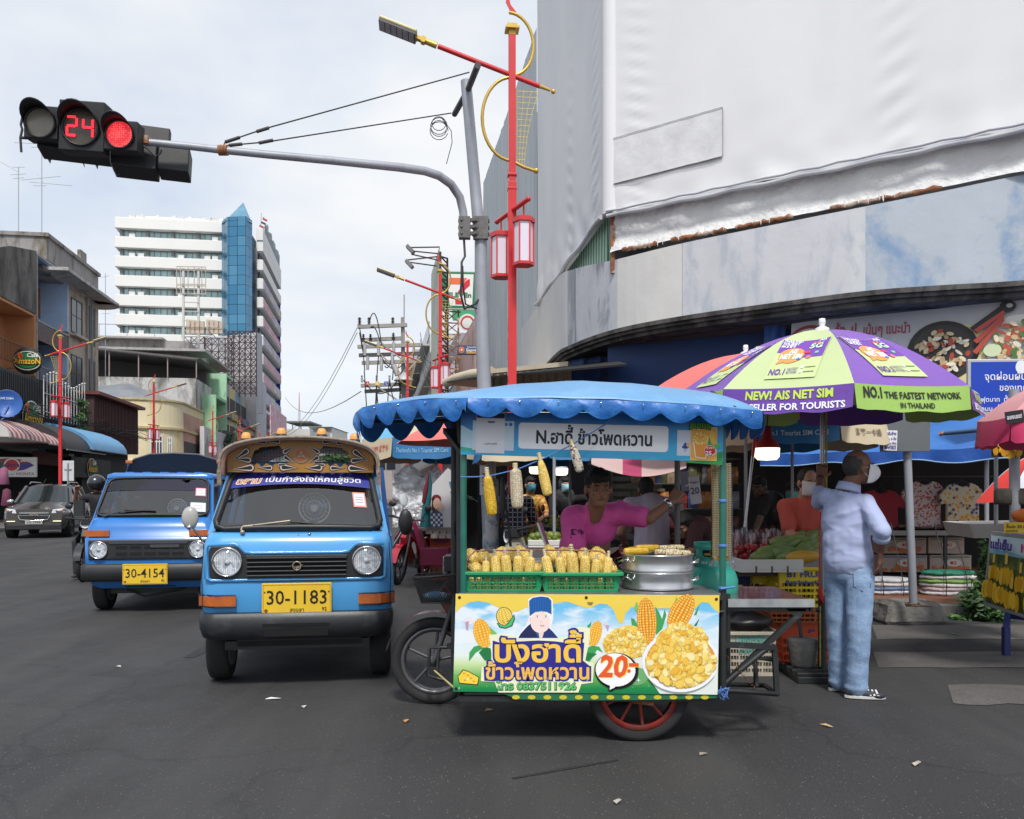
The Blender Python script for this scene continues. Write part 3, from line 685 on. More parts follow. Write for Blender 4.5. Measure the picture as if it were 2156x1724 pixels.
b=MB(mt('dish_blue',(.03,.12,.42,1),.4));ax=V3((.35,-1,.12)).normalized();b.la([(.001,-.10),(.2,-.09),(.42,-.03),(.55,.05),(.57,.06),(.42,-.045),(.001,-.12)],28,T_(c_),ax);b.B('reflector',t)
b=MB(mt('dish_arm',(.1,.2,.5,1),.4));b.tu([c_+V3((0,.05,-.1)),c_+V3((-.1,-.1,-.6)),c_+V3((-.7,0,-1.0))],.04,6);b.B('arm',t)
b=MB();b.M=frame(c_+ax*-.02-V3((.0,.06,0)),(1,.35,0),(0,0,1));b.tt('LIVE DISH',0,.18,.12,(220,225,235),.02,w=.5,align='c');b.B('lettering',t)
Y=36.2;t=TH_('road_sign','blank white board seen from behind on a grey post beside the red lamp post','sign',(PX(143,Y),Y,.13))
b=MB(mt('blank_white',(.62,.63,.65,1),.5));b.bx((PX(143,Y),Y+.03,PZ(991,Y)),(.48,.02,.86));b.B('board',t,bevel=.008);b=MB(mt('galv',(.4,.42,.44,1),.4,metal=.6));b.cyl((PX(143,Y),Y,.13),(PX(143,Y),Y,PZ(975,Y)),.035);b.bx((PX(143,Y),Y,PZ(988,Y)),(.3,.03,.04));b.B('post',t)
t=TH_('balcony_cage','white wire balcony cage with a climbing green plant above the blue awning','railing',base(-15.9,sx(150,-15.9)))
b=MB(white,SG);u0_,u1_=sx(92,-16.0),sx(182,-16.0);k=u0_
while k<u1_:b.bm((-16.0,k,5.0),(-16.0,k,7.1+.25*sin(k*1.4)),.035);b.sph((-16.0,k,7.12+.25*sin(k*1.4)),.06,6,4);k+=.42
for z in(5.3,6.2):b.bm((-16,u0_,z),(-16,u1_,z),.03)
b.B('cage',t)
def lv(mb,c,rad,n,size,rnd,flat_=1):
 for k in Q_(n):
  d=V3((rnd.gauss(0,1),rnd.gauss(0,1),rnd.gauss(0,1))).normalized()*rnd.random()**.5
  p=V3(c)+V3((d.x*rad[0],d.y*rad[1],d.z*rad[2]));a=V3((ru(-1,1),ru(-1,1),ru(-.6,.6))).normalized();q=a.orthogonal().normalized();s_=size*ru(.6,1.3)
  mb.fc([p-a*s_,p+q*s_*.45,p+a*s_,p-q*s_*.45])
G1=mt('leaf_green',(.05,.12,.03,1),.6,var=.5,sc=3);G2=mt('leaf_light',(.09,.20,.04,1),.55,var=.4,sc=3);G3=mt('leaf_dark',(.025,.06,.02,1),.6,var=.4)
rnd=RND(8);b=MB(G2)
for i,(px,py)in E_([(168,845),(172,852),(176,870),(166,880),(178,892),(170,905),(176,915),(171,925)]):
 b.m(G2 if i%2 else G1);lv(b,SG@V3((-15.85,sx(px,-15.9),SZ(px,py,-15.9))),(.3,.45,.3),70,.11,rnd)
b.B('climber',t)
al=mt('aluminium',(.45,.46,.48,1),.4,metal=.7)
def antenna(px,Y,yb,yt,arms,label):
 t=TH_('tv_antenna',label,'antenna',(PX(px,Y),Y,PZ(yb,Y)));b=MB(al);b.cyl(P(px,yb,Y),P(px,yt,Y),.022,n=6);b.B('mast',t);b=MB(al)
 for xa,ya,xb,yb2 in arms:b.cyl(P(xa,ya,Y),P(xb,yb2,Y),.013,n=5)
 b.B('rods',t)
antenna(88,46,492,300,[(66,310,110,310),(45,379,128,371),(62,383,152,391),(78,365,92,385),(70,391,98,391),(30,300,88,303)],'tall thin roof antenna rising above the dark concrete parapet, left')
antenna(39,47,500,352,[(0,340,38,362),(26,352,52,352),(22,368,54,366),(28,376,50,374)],'antenna cluster at the far left edge of the sky')
antenna(222,60,800,575,[(214,584,230,580),(214,660,232,660)],'thin antenna mast in front of the grey louvred building')
ua,ub=sx(196,-16.0),sx(289,-16.0);t=TH_('shed','maroon corrugated upper structure with a red-brown roof beyond the blue awning','building',base(-16,ua))
mr=mt('maroon_sheet',(.10,.045,.045,1),.7,var=.3,sc=2);b=MB(mr,SG);b.box(-21,-16,ua,ub,3.9,6.9);k=ua
while k<ub:b.box(-16,-15.95,k,k+.06,3.9,6.9);k+=.3
b.B('wall',t);b=MB(mt('roof_redbrown',(.2,.06,.05,1),.6),SG);b.box(-21.3,-15.6,ua-.2,ub+.5,6.93,7.12);b.B('roof',t)
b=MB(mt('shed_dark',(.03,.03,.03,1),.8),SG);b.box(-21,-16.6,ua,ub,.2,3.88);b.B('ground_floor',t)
yel=mt('peeling_yellow',(.80,.70,.46,1),.8,var=.12,sc=.5,bu=.15,bsc=3,bd=.02,di=(.74,.50,.18,1),dth=(.52,.68),dsc=.8,dst=(1,1,.4))
t=TH_('shophouse','old yellow building with rounded corner, white windows and a silver gabled roof','building',base(-17,80))
path=[(-31,76)]+[(-20.8+3.8*sin(a),79.8-3.8*cos(a))for a in[P2*k/12 for k in Q_(13)]]+[(-17,93)]
def pathwall(mb,path,z0,z1,off=0,th=.3):
 V=[];n=len(path);Fs=[]
 for i in Q_(n):
  a=V3(path[max(0,i-1)]);c=V3(path[min(n-1,i+1)]);d=(c-a).normalized();nn_=V3((d.y,-d.x));p=V3(path[i])+nn_*off;q=V3(path[i])-nn_*th
  V+=[(p.x,p.y,z0),(p.x,p.y,z1),(q.x,q.y,z1),(q.x,q.y,z0)]
 for i in Q_(n-1):
  for k in Q_(4):Fs.append((i*4+k,(i+1)*4+k,(i+1)*4+(k+1)%4,i*4+(k+1)%4))
 Fs+=[(0,1,2,3),((n-1)*4+3,(n-1)*4+2,(n-1)*4+1,(n-1)*4)]
 mb.add(V,Fs)
b=MB(yel,SG);pathwall(b,path,0,9.15);b.B('wall',t)
b=MB(mt('cornice_yellow',(.6,.5,.28,1),.8,var=.3),SG);pathwall(b,path,6.75,6.95,.18,-.003);pathwall(b,path,9.16,9.32,.12,.3);pathwall(b,path,3.9,4.05,.3,-.003);b.B('cornice',t)
b=MB(mt('silver_roof',(.42,.44,.47,1),.35,metal=.4,var=.25,sc=.6,di=(.25,.33,.4,1)),SG)
ap=(-22.9,84.2,11.5);ring=[(-31.2,76.5,9.34),(-24,76.3,9.34),(-20.5,77,9.34),(-17.6,80,9.34),(-17.4,85.1,9.34),(-31.2,85.1,9.34)];ap2=(-22.9,85.1,11.5)
for i in Q_(len(ring)-1):b.fc([ring[i],ring[i+1],ap if i<3 else ap2])
b.fc([ring[3],ap2,ap]);b.fc([ring[5],ring[0],ap]);b.fc([ring[5],ap,ap2]);b.B('roof',t)
wf=mt('window_white',(.72,.72,.70,1),.6)
def fwin(px0,px1,py0,py1,Y,nv,nh=1):
 b=MB(wf);x0,x1,z0,z1=PX(px0,Y),PX(px1,Y),PZ(py1,Y),PZ(py0,Y);f_=.09
 for k in Q_(nv+1):x=x0+(x1-x0)*k/nv;b.bx((x,Y,(z0+z1)/2),(f_,.1,z1-z0))
 for z in[z0,z0+(z1-z0)*.7,z1]:b.bx(((x0+x1)/2,Y-.004,z),(x1-x0+f_,.1,f_))
 o=b.B('window',t);g_=MB(dglass);g_.box(x0,x1,Y+.0,Y+.03,z0,z1);g_.B('pane',o)
fwin(271,290,919,955,70.6,2);fwin(318,342,918,957,71.2,4);fwin(354,362,922,957,72.6,2)
b=MB(mt('white_vent',(.62,.62,.6,1),.7),SG)
for k in Q_(3):b.box(-27.2,-26.2,75.75,75.98,4.9+1.3*k,5.9+1.3*k)
t=TH_('grey_building','weathered grey concrete building with louvred top floor behind the terrace','building',base(-17,96))
b=MB(conc2,SG);b.box(-40,-19.6,94,110,0,17.2);b.B('wall',t)
b=MB(mt('louvre_grey',(.30,.31,.30,1),.7,var=.3,sc=2),SG)
for i in Q_(5):
 for j in Q_(2):
  x0=-33.4+i*2.7;z0=13.0+j*1.35
  for k in Q_(7):b.box(x0+.1,x0+2.4,93.86,93.99,z0+k*.17,z0+k*.17+.12)
b.B('louvre',t);b=MB(mt('louvre_frame',(.4,.4,.38,1),.7),SG)
for i in Q_(6):b.box(-33.5+i*2.7,-33.38+i*2.7,93.8,93.995,12.8,15.8)
b.B('window_frame',t)
b=MB(mt('slab_grey',(.42,.41,.39,1),.8,var=.3),SG);b.box(-40,-17.6,92.2,108,15.9,16.15);b.box(-40,-22,93,108,17.22,17.4);b.B('roof_slab',t)
b=MB(steelg,SG);railing(b,-17.5,93,108,17.4,.9,1.2,.05);b.M=SG
b.bm((-40,93.2,18.6),(-19.6,93.2,18.6),.06)
for k in Q_(8):b.bm((-39+k*2.7,93.2,17.4),(-39+k*2.7,93.2,18.6),.05)
b.B('railing',t)
t=TH_('roof_terrace','roof terrace with a sloping steel roof on thin posts above stained white walls','building',base(-17,84))
b=MB(mt('stained_white_wall',(.5,.49,.47,1),.8,var=.2,di=(.16,.15,.14,1),dth=(.45,.62),dsc=.9,dst=(1,1,.35)),SG);b.box(-36,-17.1,85.2,93.9,0,12.2);b.B('wall',t)
b=MB(mt('terrace_dark',(.12,.11,.11,1),.8),SG);b.box(-36,-17.5,92.4,93.6,12.3,15.2);b.B('back_wall',t)
b=MB(mt('steel_sheet_roof',(.13,.12,.12,1),.5,var=.3),SG);b.pr([(-36,84.6,15.7),(-36,84.6,15.55),(-17,84.6,13.9),(-16.6,84.6,14.05)],(0,9,0));b.B('roof',t)
b=MB(mt('terrace_post',(.33,.25,.24,1),.6),SG)
for k in Q_(8):r_=-35.2+k*2.6;b.bm((r_,84.9,12.2),(r_,84.9,15.5-(r_+36)*.087),.09)
b.bm((-36,84.85,15.6),(-17,84.85,13.9),.12);b.B('post',t)
spec=[(386,428,868,(.62,.36,.28),(.75,.73,.7),'salmon pink house with a white corrugated shop awning beyond the yellow building'),(428,452,830,(.36,.62,.40),(.2,.42,.25),'mint green box-fronted shophouse, lower of the two green ones'),(452,466,786,(.40,.66,.44),(.45,.7,.5),'taller mint green shophouse beside the steel terrace'),(466,483,800,(.42,.38,.39),(.2,.18,.2),'grey-mauve shophouse with recessed balconies next to the green one'),(483,495,814,(.72,.6,.30),(.5,.38,.15),'narrow pale yellow shophouse'),(495,507,824,(.30,.5,.62),(.2,.1,.1),'narrow light blue shophouse with maroon lower floor'),(507,518,832,(.5,.48,.42),(.2,.2,.35),'narrow stone-coloured shophouse past the blue one'),(518,534,842,(.70,.56,.28),(.3,.12,.1),'ochre shophouse with rusty sign frames')]
for i,(pa,pb,yt,c,c2,lb)in E_(spec):
 ua,ub=sx(pa),sx(pb);zt=SZ(pa,yt,RL);t=TH_('shophouse',lb,'building',base(RL,ua))
 m=mt('row%d'%i,(*c,1),.75,var=.2,sc=.8,di=T_(x*.55 for x in c)+(1,),dth=(.55,.72),dst=(1,1,.3));m2=mt('rowb%d'%i,(*c2,1),.75,var=.2)
 b=MB(m,SG);b.box(-29,RL,ua,ub-.03,0,zt);b.B('wall',t)
 nf=max(2,int(zt/3.2))
 for f_ in Q_(nf):
  z=f_*3.2+.4;b=MB(mt('recess_shade_paint',(.06,.055,.06,1),.8),SG);b2=MB(m2,SG)  # flat dark boxes on the wall paint the shade of recesses
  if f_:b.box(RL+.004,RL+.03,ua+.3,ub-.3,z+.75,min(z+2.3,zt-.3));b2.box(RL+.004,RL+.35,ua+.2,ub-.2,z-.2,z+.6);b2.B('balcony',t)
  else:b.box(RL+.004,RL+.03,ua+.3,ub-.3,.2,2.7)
  b.B('painted_opening',t)
 if i==0:
  b=MB(wht1,SG);b.pr([(-17,ua+.2,4.6),(-14.6,ua+.2,3.7),(-14.6,ua+.2,3.6),(-17,ua+.2,4.5)],(0,ub-ua-.4,0));b.B('awning',t)
 if i in(1,2):
  b=MB(m,SG);b.box(RL+.0,RL+1.2,ua,ua+.3,zt-6,zt);b.box(RL,RL+1.2,ua+.3,ub-.05,zt-.3,zt);b.B('box_frame',t)
ua,ub=sx(430,-16.2),sx(478,-16.2);t=TH_('shop_sign','grey, white and pink diamond-patterned sign panel on the left row','sign',base(-16.2,ua))
b=MB(mt('white_panel',(.62,.6,.62,1),.6),SG);b.box(-16.6,-16.2,ua,ub,3.4,7.6);b.B('board',t);b=MB();b.M=frame(SG@V3((-16.18,ua,3.4)),SG.to_3x3()@V3((0,1,0)),(0,0,1));W=ub-ua
for k in Q_(4):b.art([(W*k/4,1.8),(W*(k+.5)/4,3.4),(W*(k+1)/4,1.8),(W*(k+.5)/4,.4)],[(150,150,152),(205,130,150),(225,222,225),(195,110,135)][k],.01)
b.B('pattern',t)
t=TH_('empty_billboard','empty white billboard frame on two tall posts in front of the office tower','billboard',(PX(400,100),100,0))
b=MB(mt('white_steel',(.6,.6,.58,1),.5));Y=100
for px in(386,418):b.cyl((PX(px,Y),Y,0),P(px,565,Y),.16,n=8)
b.B('post',t);b=MB(mt('cream_steel',(.55,.48,.4,1),.6,var=.4,sc=1))
for y_ in(561,566,598,601,618,636,655,675,695):b.bm(P(372 if y_<625 else 388,y_,Y-.2),P(433 if y_<625 else 418,y_+1,Y-.2),.09)
for px in(372,380,396,409,425,433):b.bm(P(px,563,Y-.2),P(px,620,Y-.2),.07)
b.B('frame',t)
t=TH_('rooftop_sign','beige panelled sign hoarding below the empty billboard frame','sign',T_(P(430,689,98)));b=MB(mt('beige_panel',(.52,.45,.37,1),.7,var=.15))
for xa,xb in((392,429),(434,468)):b.pr([P(xa,672,98),P(xb,676,98),P(xb,702,98),P(xa,702,98)],(0,.3,0))
b.B('panel',t);b=MB(rust)
for px in(400,410,420,440,450,460):b.bm(P(px,676,97.9),P(px,700,97.9),.06)
b.bm(P(392,689,97.88),P(468,690,97.88),.06);b.B('frame',t)
t=TH_('lattice_billboard','large dark rusty steel lattice of dismantled billboards on the rooftops','billboard',(PX(470,106),106,0));rnd=RND(2)
rs=mt('dark_rust',(.075,.05,.055,1),.8,var=.4);b=MB(rs)
def lattice(b,xa,xb,ya,yb,Y,st_,sl=0,th=.12):
 for layer in(0,1.6):
  x=xa
  while x<=xb:b.bm(P(x,ya+sl*(x-xa)/(xb-xa),Y+layer),P(x,yb,Y+layer),th);x+=st_
  y=ya
  while y<=yb:b.bm(P(xa,y,Y+layer),P(xb,y+sl*.3,Y+layer),th*.8);y+=st_
  x=xa
  while x<xb-st_*.5:
   y=ya+sl
   while y<yb-st_*.5:
    b.bm(P(x,y,Y+layer),P(x+st_,y+st_,Y+layer),th*.7)if rnd.random()<.6 else None
    b.bm(P(x+st_,y,Y+layer),P(x,y+st_,Y+layer),th*.7)if rnd.random()<.7 else None
    y+=st_
   x+=st_
lattice(b,388,440,709,752,108,14,0,.10);lattice(b,432,495,712,812,107,14,0,.10);lattice(b,480,540,697,835,106,12,0,.12);b.B('lattice',t)
b=MB(streaky('lattice_sheet',(.40,.41,.45,1),(.3,.31,.35,1)));b.pr([P(541,699,105.5),P(550,706,107),P(552,870,107),P(541,870,105.5)],(0,.4,0));b.B('sheet',t)
b=MB(mt('grey_wall2',(.5,.5,.52,1),.7));b.pr([P(388,716,112),P(539,700,112),P(539,900,112),P(388,900,112)],(0,1.0,0));b.B('back_panel',t)
t=TH_('billboard_sheet','pale grey sheet-clad billboard between the pastel shophouses and the tower','billboard',(PX(547,98),98,0));b=MB(streaky('pale_sheet',(.45,.47,.52,1),(.33,.35,.4,1)),SG);b.box(-17,-16.6,SU(537,-16.8),SU(558,-16.8),3,17.5);b.B('sheet',t)
Y0=154.0;o_=SG.inverted()@V3((PX(553,Y0),Y0,0));r1,uf=o_.x,o_.y
tw=TH_('office_tower','white banded office tower with a blue mirrored glass shaft and pointed cap','building',T_(SG@V3((r1,uf,0))))
wt=mt('tower_white',(.80,.79,.76,1),.7,var=.06,sc=.2);tg=mt('tower_window',(.42,.58,.58,1),.15,var=.5,sc=.25,metal=.3);FH=3.40
rL=(SG.inverted()@V3((PX(256,Y0),Y0,0))).x;rG=(SG.inverted()@V3((PX(478,Y0),Y0,0))).x
b=MB(mt('tower_core',(.35,.37,.37,1),.7),SG);b.box(rL+.8,rG,uf+1.6,uf+28,0,49.5);b.box(rG,r1-1.2,uf+2.5,uf+34,0,46);b.B('wall',tw)
ztop=PZ(485,Y0)
mlm=mt('mullion_grey',(.2,.22,.22,1),.5);acm=mt('ac_white',(.7,.7,.68,1),.5);rnd=RND(4)
for k in Q_(13):
 zt=ztop+1.2-k*FH;bands=MB(wt,SG);gl=MB(tg,SG);ml=gl
 if zt<6:break
 bands.box(rL,rG,uf-.2,uf+1.2,zt-1.95,zt)
 bands.box(rL,rL+1.0,uf+1.2,uf+26,zt-2.05,zt)
 gl.box(rL+.7,rG-.2,uf+1.2,uf+1.5,zt-FH-.1,zt-2.05);gl.m(mlm)
 n=4
 for j in Q_(n+1):x=rL+.9+(rG-.6-rL-.9)*j/n;ml.box(x-.25,x+.25,uf+.6,uf+1.19,zt-FH,zt-2.06)
 for j in Q_(17):x=rL+.9+(rG-.6-rL-.9)*j/16;ml.box(x-.05,x+.05,uf+1.1,uf+1.19,zt-FH,zt-2.06)
 bands.B('floor_band',tw,bevel=.08);gl.B('window_strip',tw)
 for j in(0.12,.2,.56,.8,.87):
  if rnd.random()<.75:x=rL+(rG-rL)*j;ac=MB(acm,SG);ac.box(x,x+1.0,uf+.2,uf+.7,zt+.01,zt+.65);ac.B('air_conditioner',tw)
b=MB(wt,SG);b.box(rL+2.5,rG,uf+1,uf+10,ztop+1.4,PZ(463,Y0));b.B('roof_parapet',tw,bevel=.08)
b=MB(white,SG)
for k in Q_(6):x=rL+3+(rG-rL-5)*k/5;b.pr([(x,uf+1.5,PZ(463,Y0)),(x+1.2,uf+1.5,PZ(463,Y0)),(x+1.3,uf+1.5,PZ(463,Y0)+.55)],(0,3,0))
b.B('roof_vents',tw)
bw=MB(wt,SG);dgb=MB(wt,SG);bn=MB(mt('banner_lilac',(.50,.44,.60,1),.7,var=.3,sc=.6,di=(.65,.6,.35,1),dth=(.5,.6),dsc=.5),SG);bn2=MB(mt('banner_pink',(.62,.36,.42,1),.7,var=.3,sc=.6,di=(.8,.72,.72,1),dth=(.55,.65),dsc=1.2),SG);dgm=mt('tower_blue_glass2',(.05,.09,.13,1),.2,var=.4,sc=.3);lil,pnk=bn.mats[0],bn2.mats[0]
rW=(SG.inverted()@V3((PX(540,Y0),Y0,0))).x;uE=uf+30;zz=PZ(505,Y0)
for k in Q_(13):
 zt=zz-k*FH
 if zt<7:break
 bw=MB(wt,SG);dgb=MB(dgm,SG);bn=MB(lil if k%3==2 else pnk,SG);bw.box(rW,r1,uf+.5,uE,zt-1.9,zt)
 if k>1:bn.box(r1+.003,r1+.12,uf+.9,uf+(14 if k%2 else uE-uf-1),zt-1.75,zt-.15)
 if k%2 and k>2:bn.m(lil);bn.box(r1+.003,r1+.12,uf+14.2,uE-1,zt-1.75,zt-.15)
 dgb.box(rW+.3,r1-1.0,uf+2,uE-.5,zt-FH,zt-1.91);bw.B('balcony_band',tw,bevel=.06);dgb.B('window_strip',tw)
 if k>1:bn.B('banner',tw)
bw=MB(wt,SG);bw.box(rW,r1,uf+.3,uE,zz+.01,zz+2.2);bw.B('roof_parapet',tw,bevel=.06)
b=MB(mt('royal_blue_panel',(.03,.06,.45,1),.6),SG);b.box(r1-2,r1-.2,uE+.01,uE+.6,10,zz-3);b.B('end_panel',tw)
b=MB(mt('roof_letters',(.25,.28,.3,1),.6),SG);rnd=RND(9)
for k in Q_(14):b.box(r1-.4,r1-.2,uf+3+k*1.9,uf+4.3+k*1.9,zz+2.4,zz+4.6+rnd.random())
for k in Q_(6):b.bm((rW+.5,uf+2+k*5,zz+2.2),(r1-.5,uf+2+k*5,zz+5.5),.08)
b.B('roof_sign',tw)
b=MB(wt,SG);b.box(r1-.5,r1+1.6,uf-6,uE,8.6,11.0);b.box(r1-4,r1+1.7,uf-6,uE-3,5.3,7.0);b.B('podium',tw)
b=MB(bn2.mats[0],SG);b.box(r1+1.62,r1+1.75,uf-3,uE-6,11.02,16.8);b.B('banner',tw)
def gridglass():
 m,nt,b,out=NT('blue_mirror_glass');v=tex(nt)
 br=nn(nt,'ShaderNodeTexBrick',offset=0.0);br.inputs['Scale'].default_value=1;br.inputs['Brick Width'].default_value=1.35;br.inputs['Row Height'].default_value=1.7;br.inputs['Mortar Size'].default_value=.05
 br.inputs['Color1'].default_value=(.045,.19,.34,1);br.inputs['Color2'].default_value=(.09,.27,.42,1);br.inputs['Mortar'].default_value=(.02,.05,.09,1)
 sp=nn(nt,'ShaderNodeSeparateXYZ');L(nt,v,sp.inputs[0]);cb=nn(nt,'ShaderNodeCombineXYZ');ad=nn(nt,'ShaderNodeMath',operation='ADD');L(nt,sp.outputs[0],ad.inputs[0]);L(nt,sp.outputs[1],ad.inputs[1]);L(nt,ad.outputs[0],cb.inputs[0]);L(nt,sp.outputs[2],cb.inputs[1]);L(nt,cb.outputs[0],br.inputs['Vector'])
 L(nt,br.outputs[0],b.inputs['Base Color']);b.inputs['Roughness'].default_value=.22;b.inputs['Metallic'].default_value=.35;return m
gg=gridglass();b=MB(gg)
def shaft(pts,y0,y1,Y):
 q=[P(px,y0,Y+dy)for px,dy in pts];zb=0;zt=PZ(y0,Y)
 base_=[V3((v.x,v.y,0))for v in[P(px,1000,Y+dy)for px,dy in pts]]
 b.pr(base_,(0,0,zt))
shaft([(467,3),(481,0),(516,-.5),(530,1.5),(540,6),(540,14),(467,14)],468+20,0,Y0-2)
shaft([(467,-.5),(478,-3),(518,-3.4),(531,-1),(531,12),(467,12)],468,0,Y0-2)
b.B('glass_shaft',tw)
b=MB(mt('light_glass',(.16,.36,.50,1),.25,metal=.3,var=.3,sc=.5));Yq=Y0-5;z0=PZ(464,Yq);ap=V3((PX(497,Yq),Yq+4,PZ(426,Yq+4)));rg=[P(467,464,Yq+1.8),P(478,464,Yq-.1),P(518,464,Yq-.4),P(531,464,Yq+1.5),P(531,464,Yq+10),P(467,464,Yq+10)]
for v in rg:v.z=z0
for i in Q_(6):b.fc([rg[i],rg[(i+1)%6],ap])
b.B('cap',tw)
for i,px in E_((447,556)):
 t=TH_('flag','small Thai flag on a pole on the tower roof, '+('left of the glass cap'if i==0 else 'right of the glass cap'),'flag',T_(P(px,500,Y0+2)));b=MB(white);b.cyl(P(px,500,Y0+2),P(px,455,Y0+2),.08,n=6);b.B('pole',t)
 b=MB();b.M=frame(P(px,478,Y0+1.9),(1,0,-.5),(0,0,1))
 for k,c in E_([(180,40,50),(225,225,225),(45,45,110),(225,225,225),(180,40,50)]):b.rc(-.9,.0,k*.35-.3,k*.35+.05,c,.0)
 b.B('cloth',t)
t=TH_('far_building','low white building with a flat grey canopy roof at the far end of the street','building',(PX(620,210),210,0))
b=MB(mt('far_white',(.68,.67,.63,1),.8,var=.1));Y=210;b.box(PX(596,Y),PX(652,Y),Y,Y+20,0,PZ(903,Y));b.box(PX(640,Y),PX(690,Y),Y+5,Y+25,0,PZ(897,Y));b.B('wall',t)
b=MB(mt('far_grey_roof',(.2,.2,.19,1),.8));b.box(PX(585,Y),PX(640,Y),Y+6,Y+20,PZ(889,Y+6),PZ(886,Y+6));b.box(PX(641,Y),PX(691,Y),Y+4,Y+26,PZ(897,Y),PZ(895.5,Y));b.B('roof',t)
b=MB(steelg)
for px in(598,616,634):b.bm(P(px,903,Y+8),P(px,889,Y+8),.2)
b.B('post',t);b=MB(mt('far_glass',(.35,.38,.40,1),.2));b.box(PX(645,Y),PX(686,Y),Y+4.8,Y+4.95,2,PZ(900,Y));b.B('window',t)
t=TH_('radio_mast','thin red and white telecom mast on the far horizon','mast',(PX(630,400),400,0));b=MB(mt('mast_w',(.62,.62,.64,1),.6));Y=400;b.cyl((PX(630,Y),Y,0),P(630,862,Y),.9,.5,8);b.B('lower_mast',t);b=MB(mt('mast_r',(.6,.3,.3,1),.6));b.cyl(P(630,862,Y),P(630,826,Y),.3,.15,6);b.B('upper_mast',t)
spec=[(560,700,1000,250,'green','teal-fronted low building at the far street end',(.05,.35,.25),925),(655,740,1000,235,'','pale far building with orange roof edge seen through the headboard',(.55,.5,.45),945),(700,830,1000,150,'','dull pink and cream buildings at the far right side of the street',(.42,.38,.36),950)]
for i,(xa,xb,yb,Y,_,lb,c,yt)in E_(spec):
 b=MB(mt('fb%d'%i,(*c,1),.8,var=.3,sc=.1));b.box(PX(xa,Y),PX(xb,Y),Y,Y+12,0,PZ(yt,Y));o=b.B('wall')
 t=TH_('far_building',lb,'building',(PX(xa,Y),Y,0));o.data.transform(TR((-PX(xa,Y),-Y,0)));o.parent=t
 b=MB(dglass)
 for k in Q_(6):x0=PX(xa,Y)+(PX(xb,Y)-PX(xa,Y))*(k+.25)/6;b.box(x0,x0+1.6,Y-.1,Y-.02,PZ(yt,Y)-3.2,PZ(yt,Y)-1.4)
 b.B('window',t)
def tree(name,label,c,h,rad,seed,n=1400,ls=.22):
 rnd=RND(seed);t=TH_(name,label,'tree',c);b=MB(mt('bark',(.09,.07,.05,1),.9,var=.4));x,y,z=c
 b.tu([(x,y,z),(x+.1,y,z+h*.35),(x,y,z+h*.7)],[.16*rad/1.5,.12*rad/1.5,.05],8)
 for k in Q_(5):a=k*1.3;b.tu([(x,y,z+h*.35),(x+cos(a)*rad*.6,y+sin(a)*rad*.6,z+h*.75)],[.07,.02],6)
 b.B('trunk',t)
 b=MB(G1)
 for k in Q_(14):
  b.m([G1,G2,G3][k%3]);a=ru(0,6.28);rr=rad*rnd.random()**.5*.75;lv(b,(x+cos(a)*rr,y+sin(a)*rr,z+h*.72+ru(-.28,.28)*h),(rad*.42,rad*.42,rad*.34),n//14,ls,rnd)
 b.B('crown',t)
tree('street_tree','small green street tree at the far end, right of the headboard emblem',(PX(722,120),120,0),7,3.2,3,1500,.35)
tree('street_tree','small bush-like tree on the balcony side of the left row',(PX(492,92),92,0),7.5,1.6,4,900,.2)
redp=mt('red_lamp_paint',(.62,.02,.025,1),.38,var=.12,sc=2,coat=.3);gold=mt('gold_paint',(.62,.42,.09,1),.35,metal=.5,var=.15);goldp=mt('pale_gold',(.62,.54,.30,1),.4,metal=.2)
lant=mt('lantern_panel',(.74,.70,.80,1),.35,var=.04)
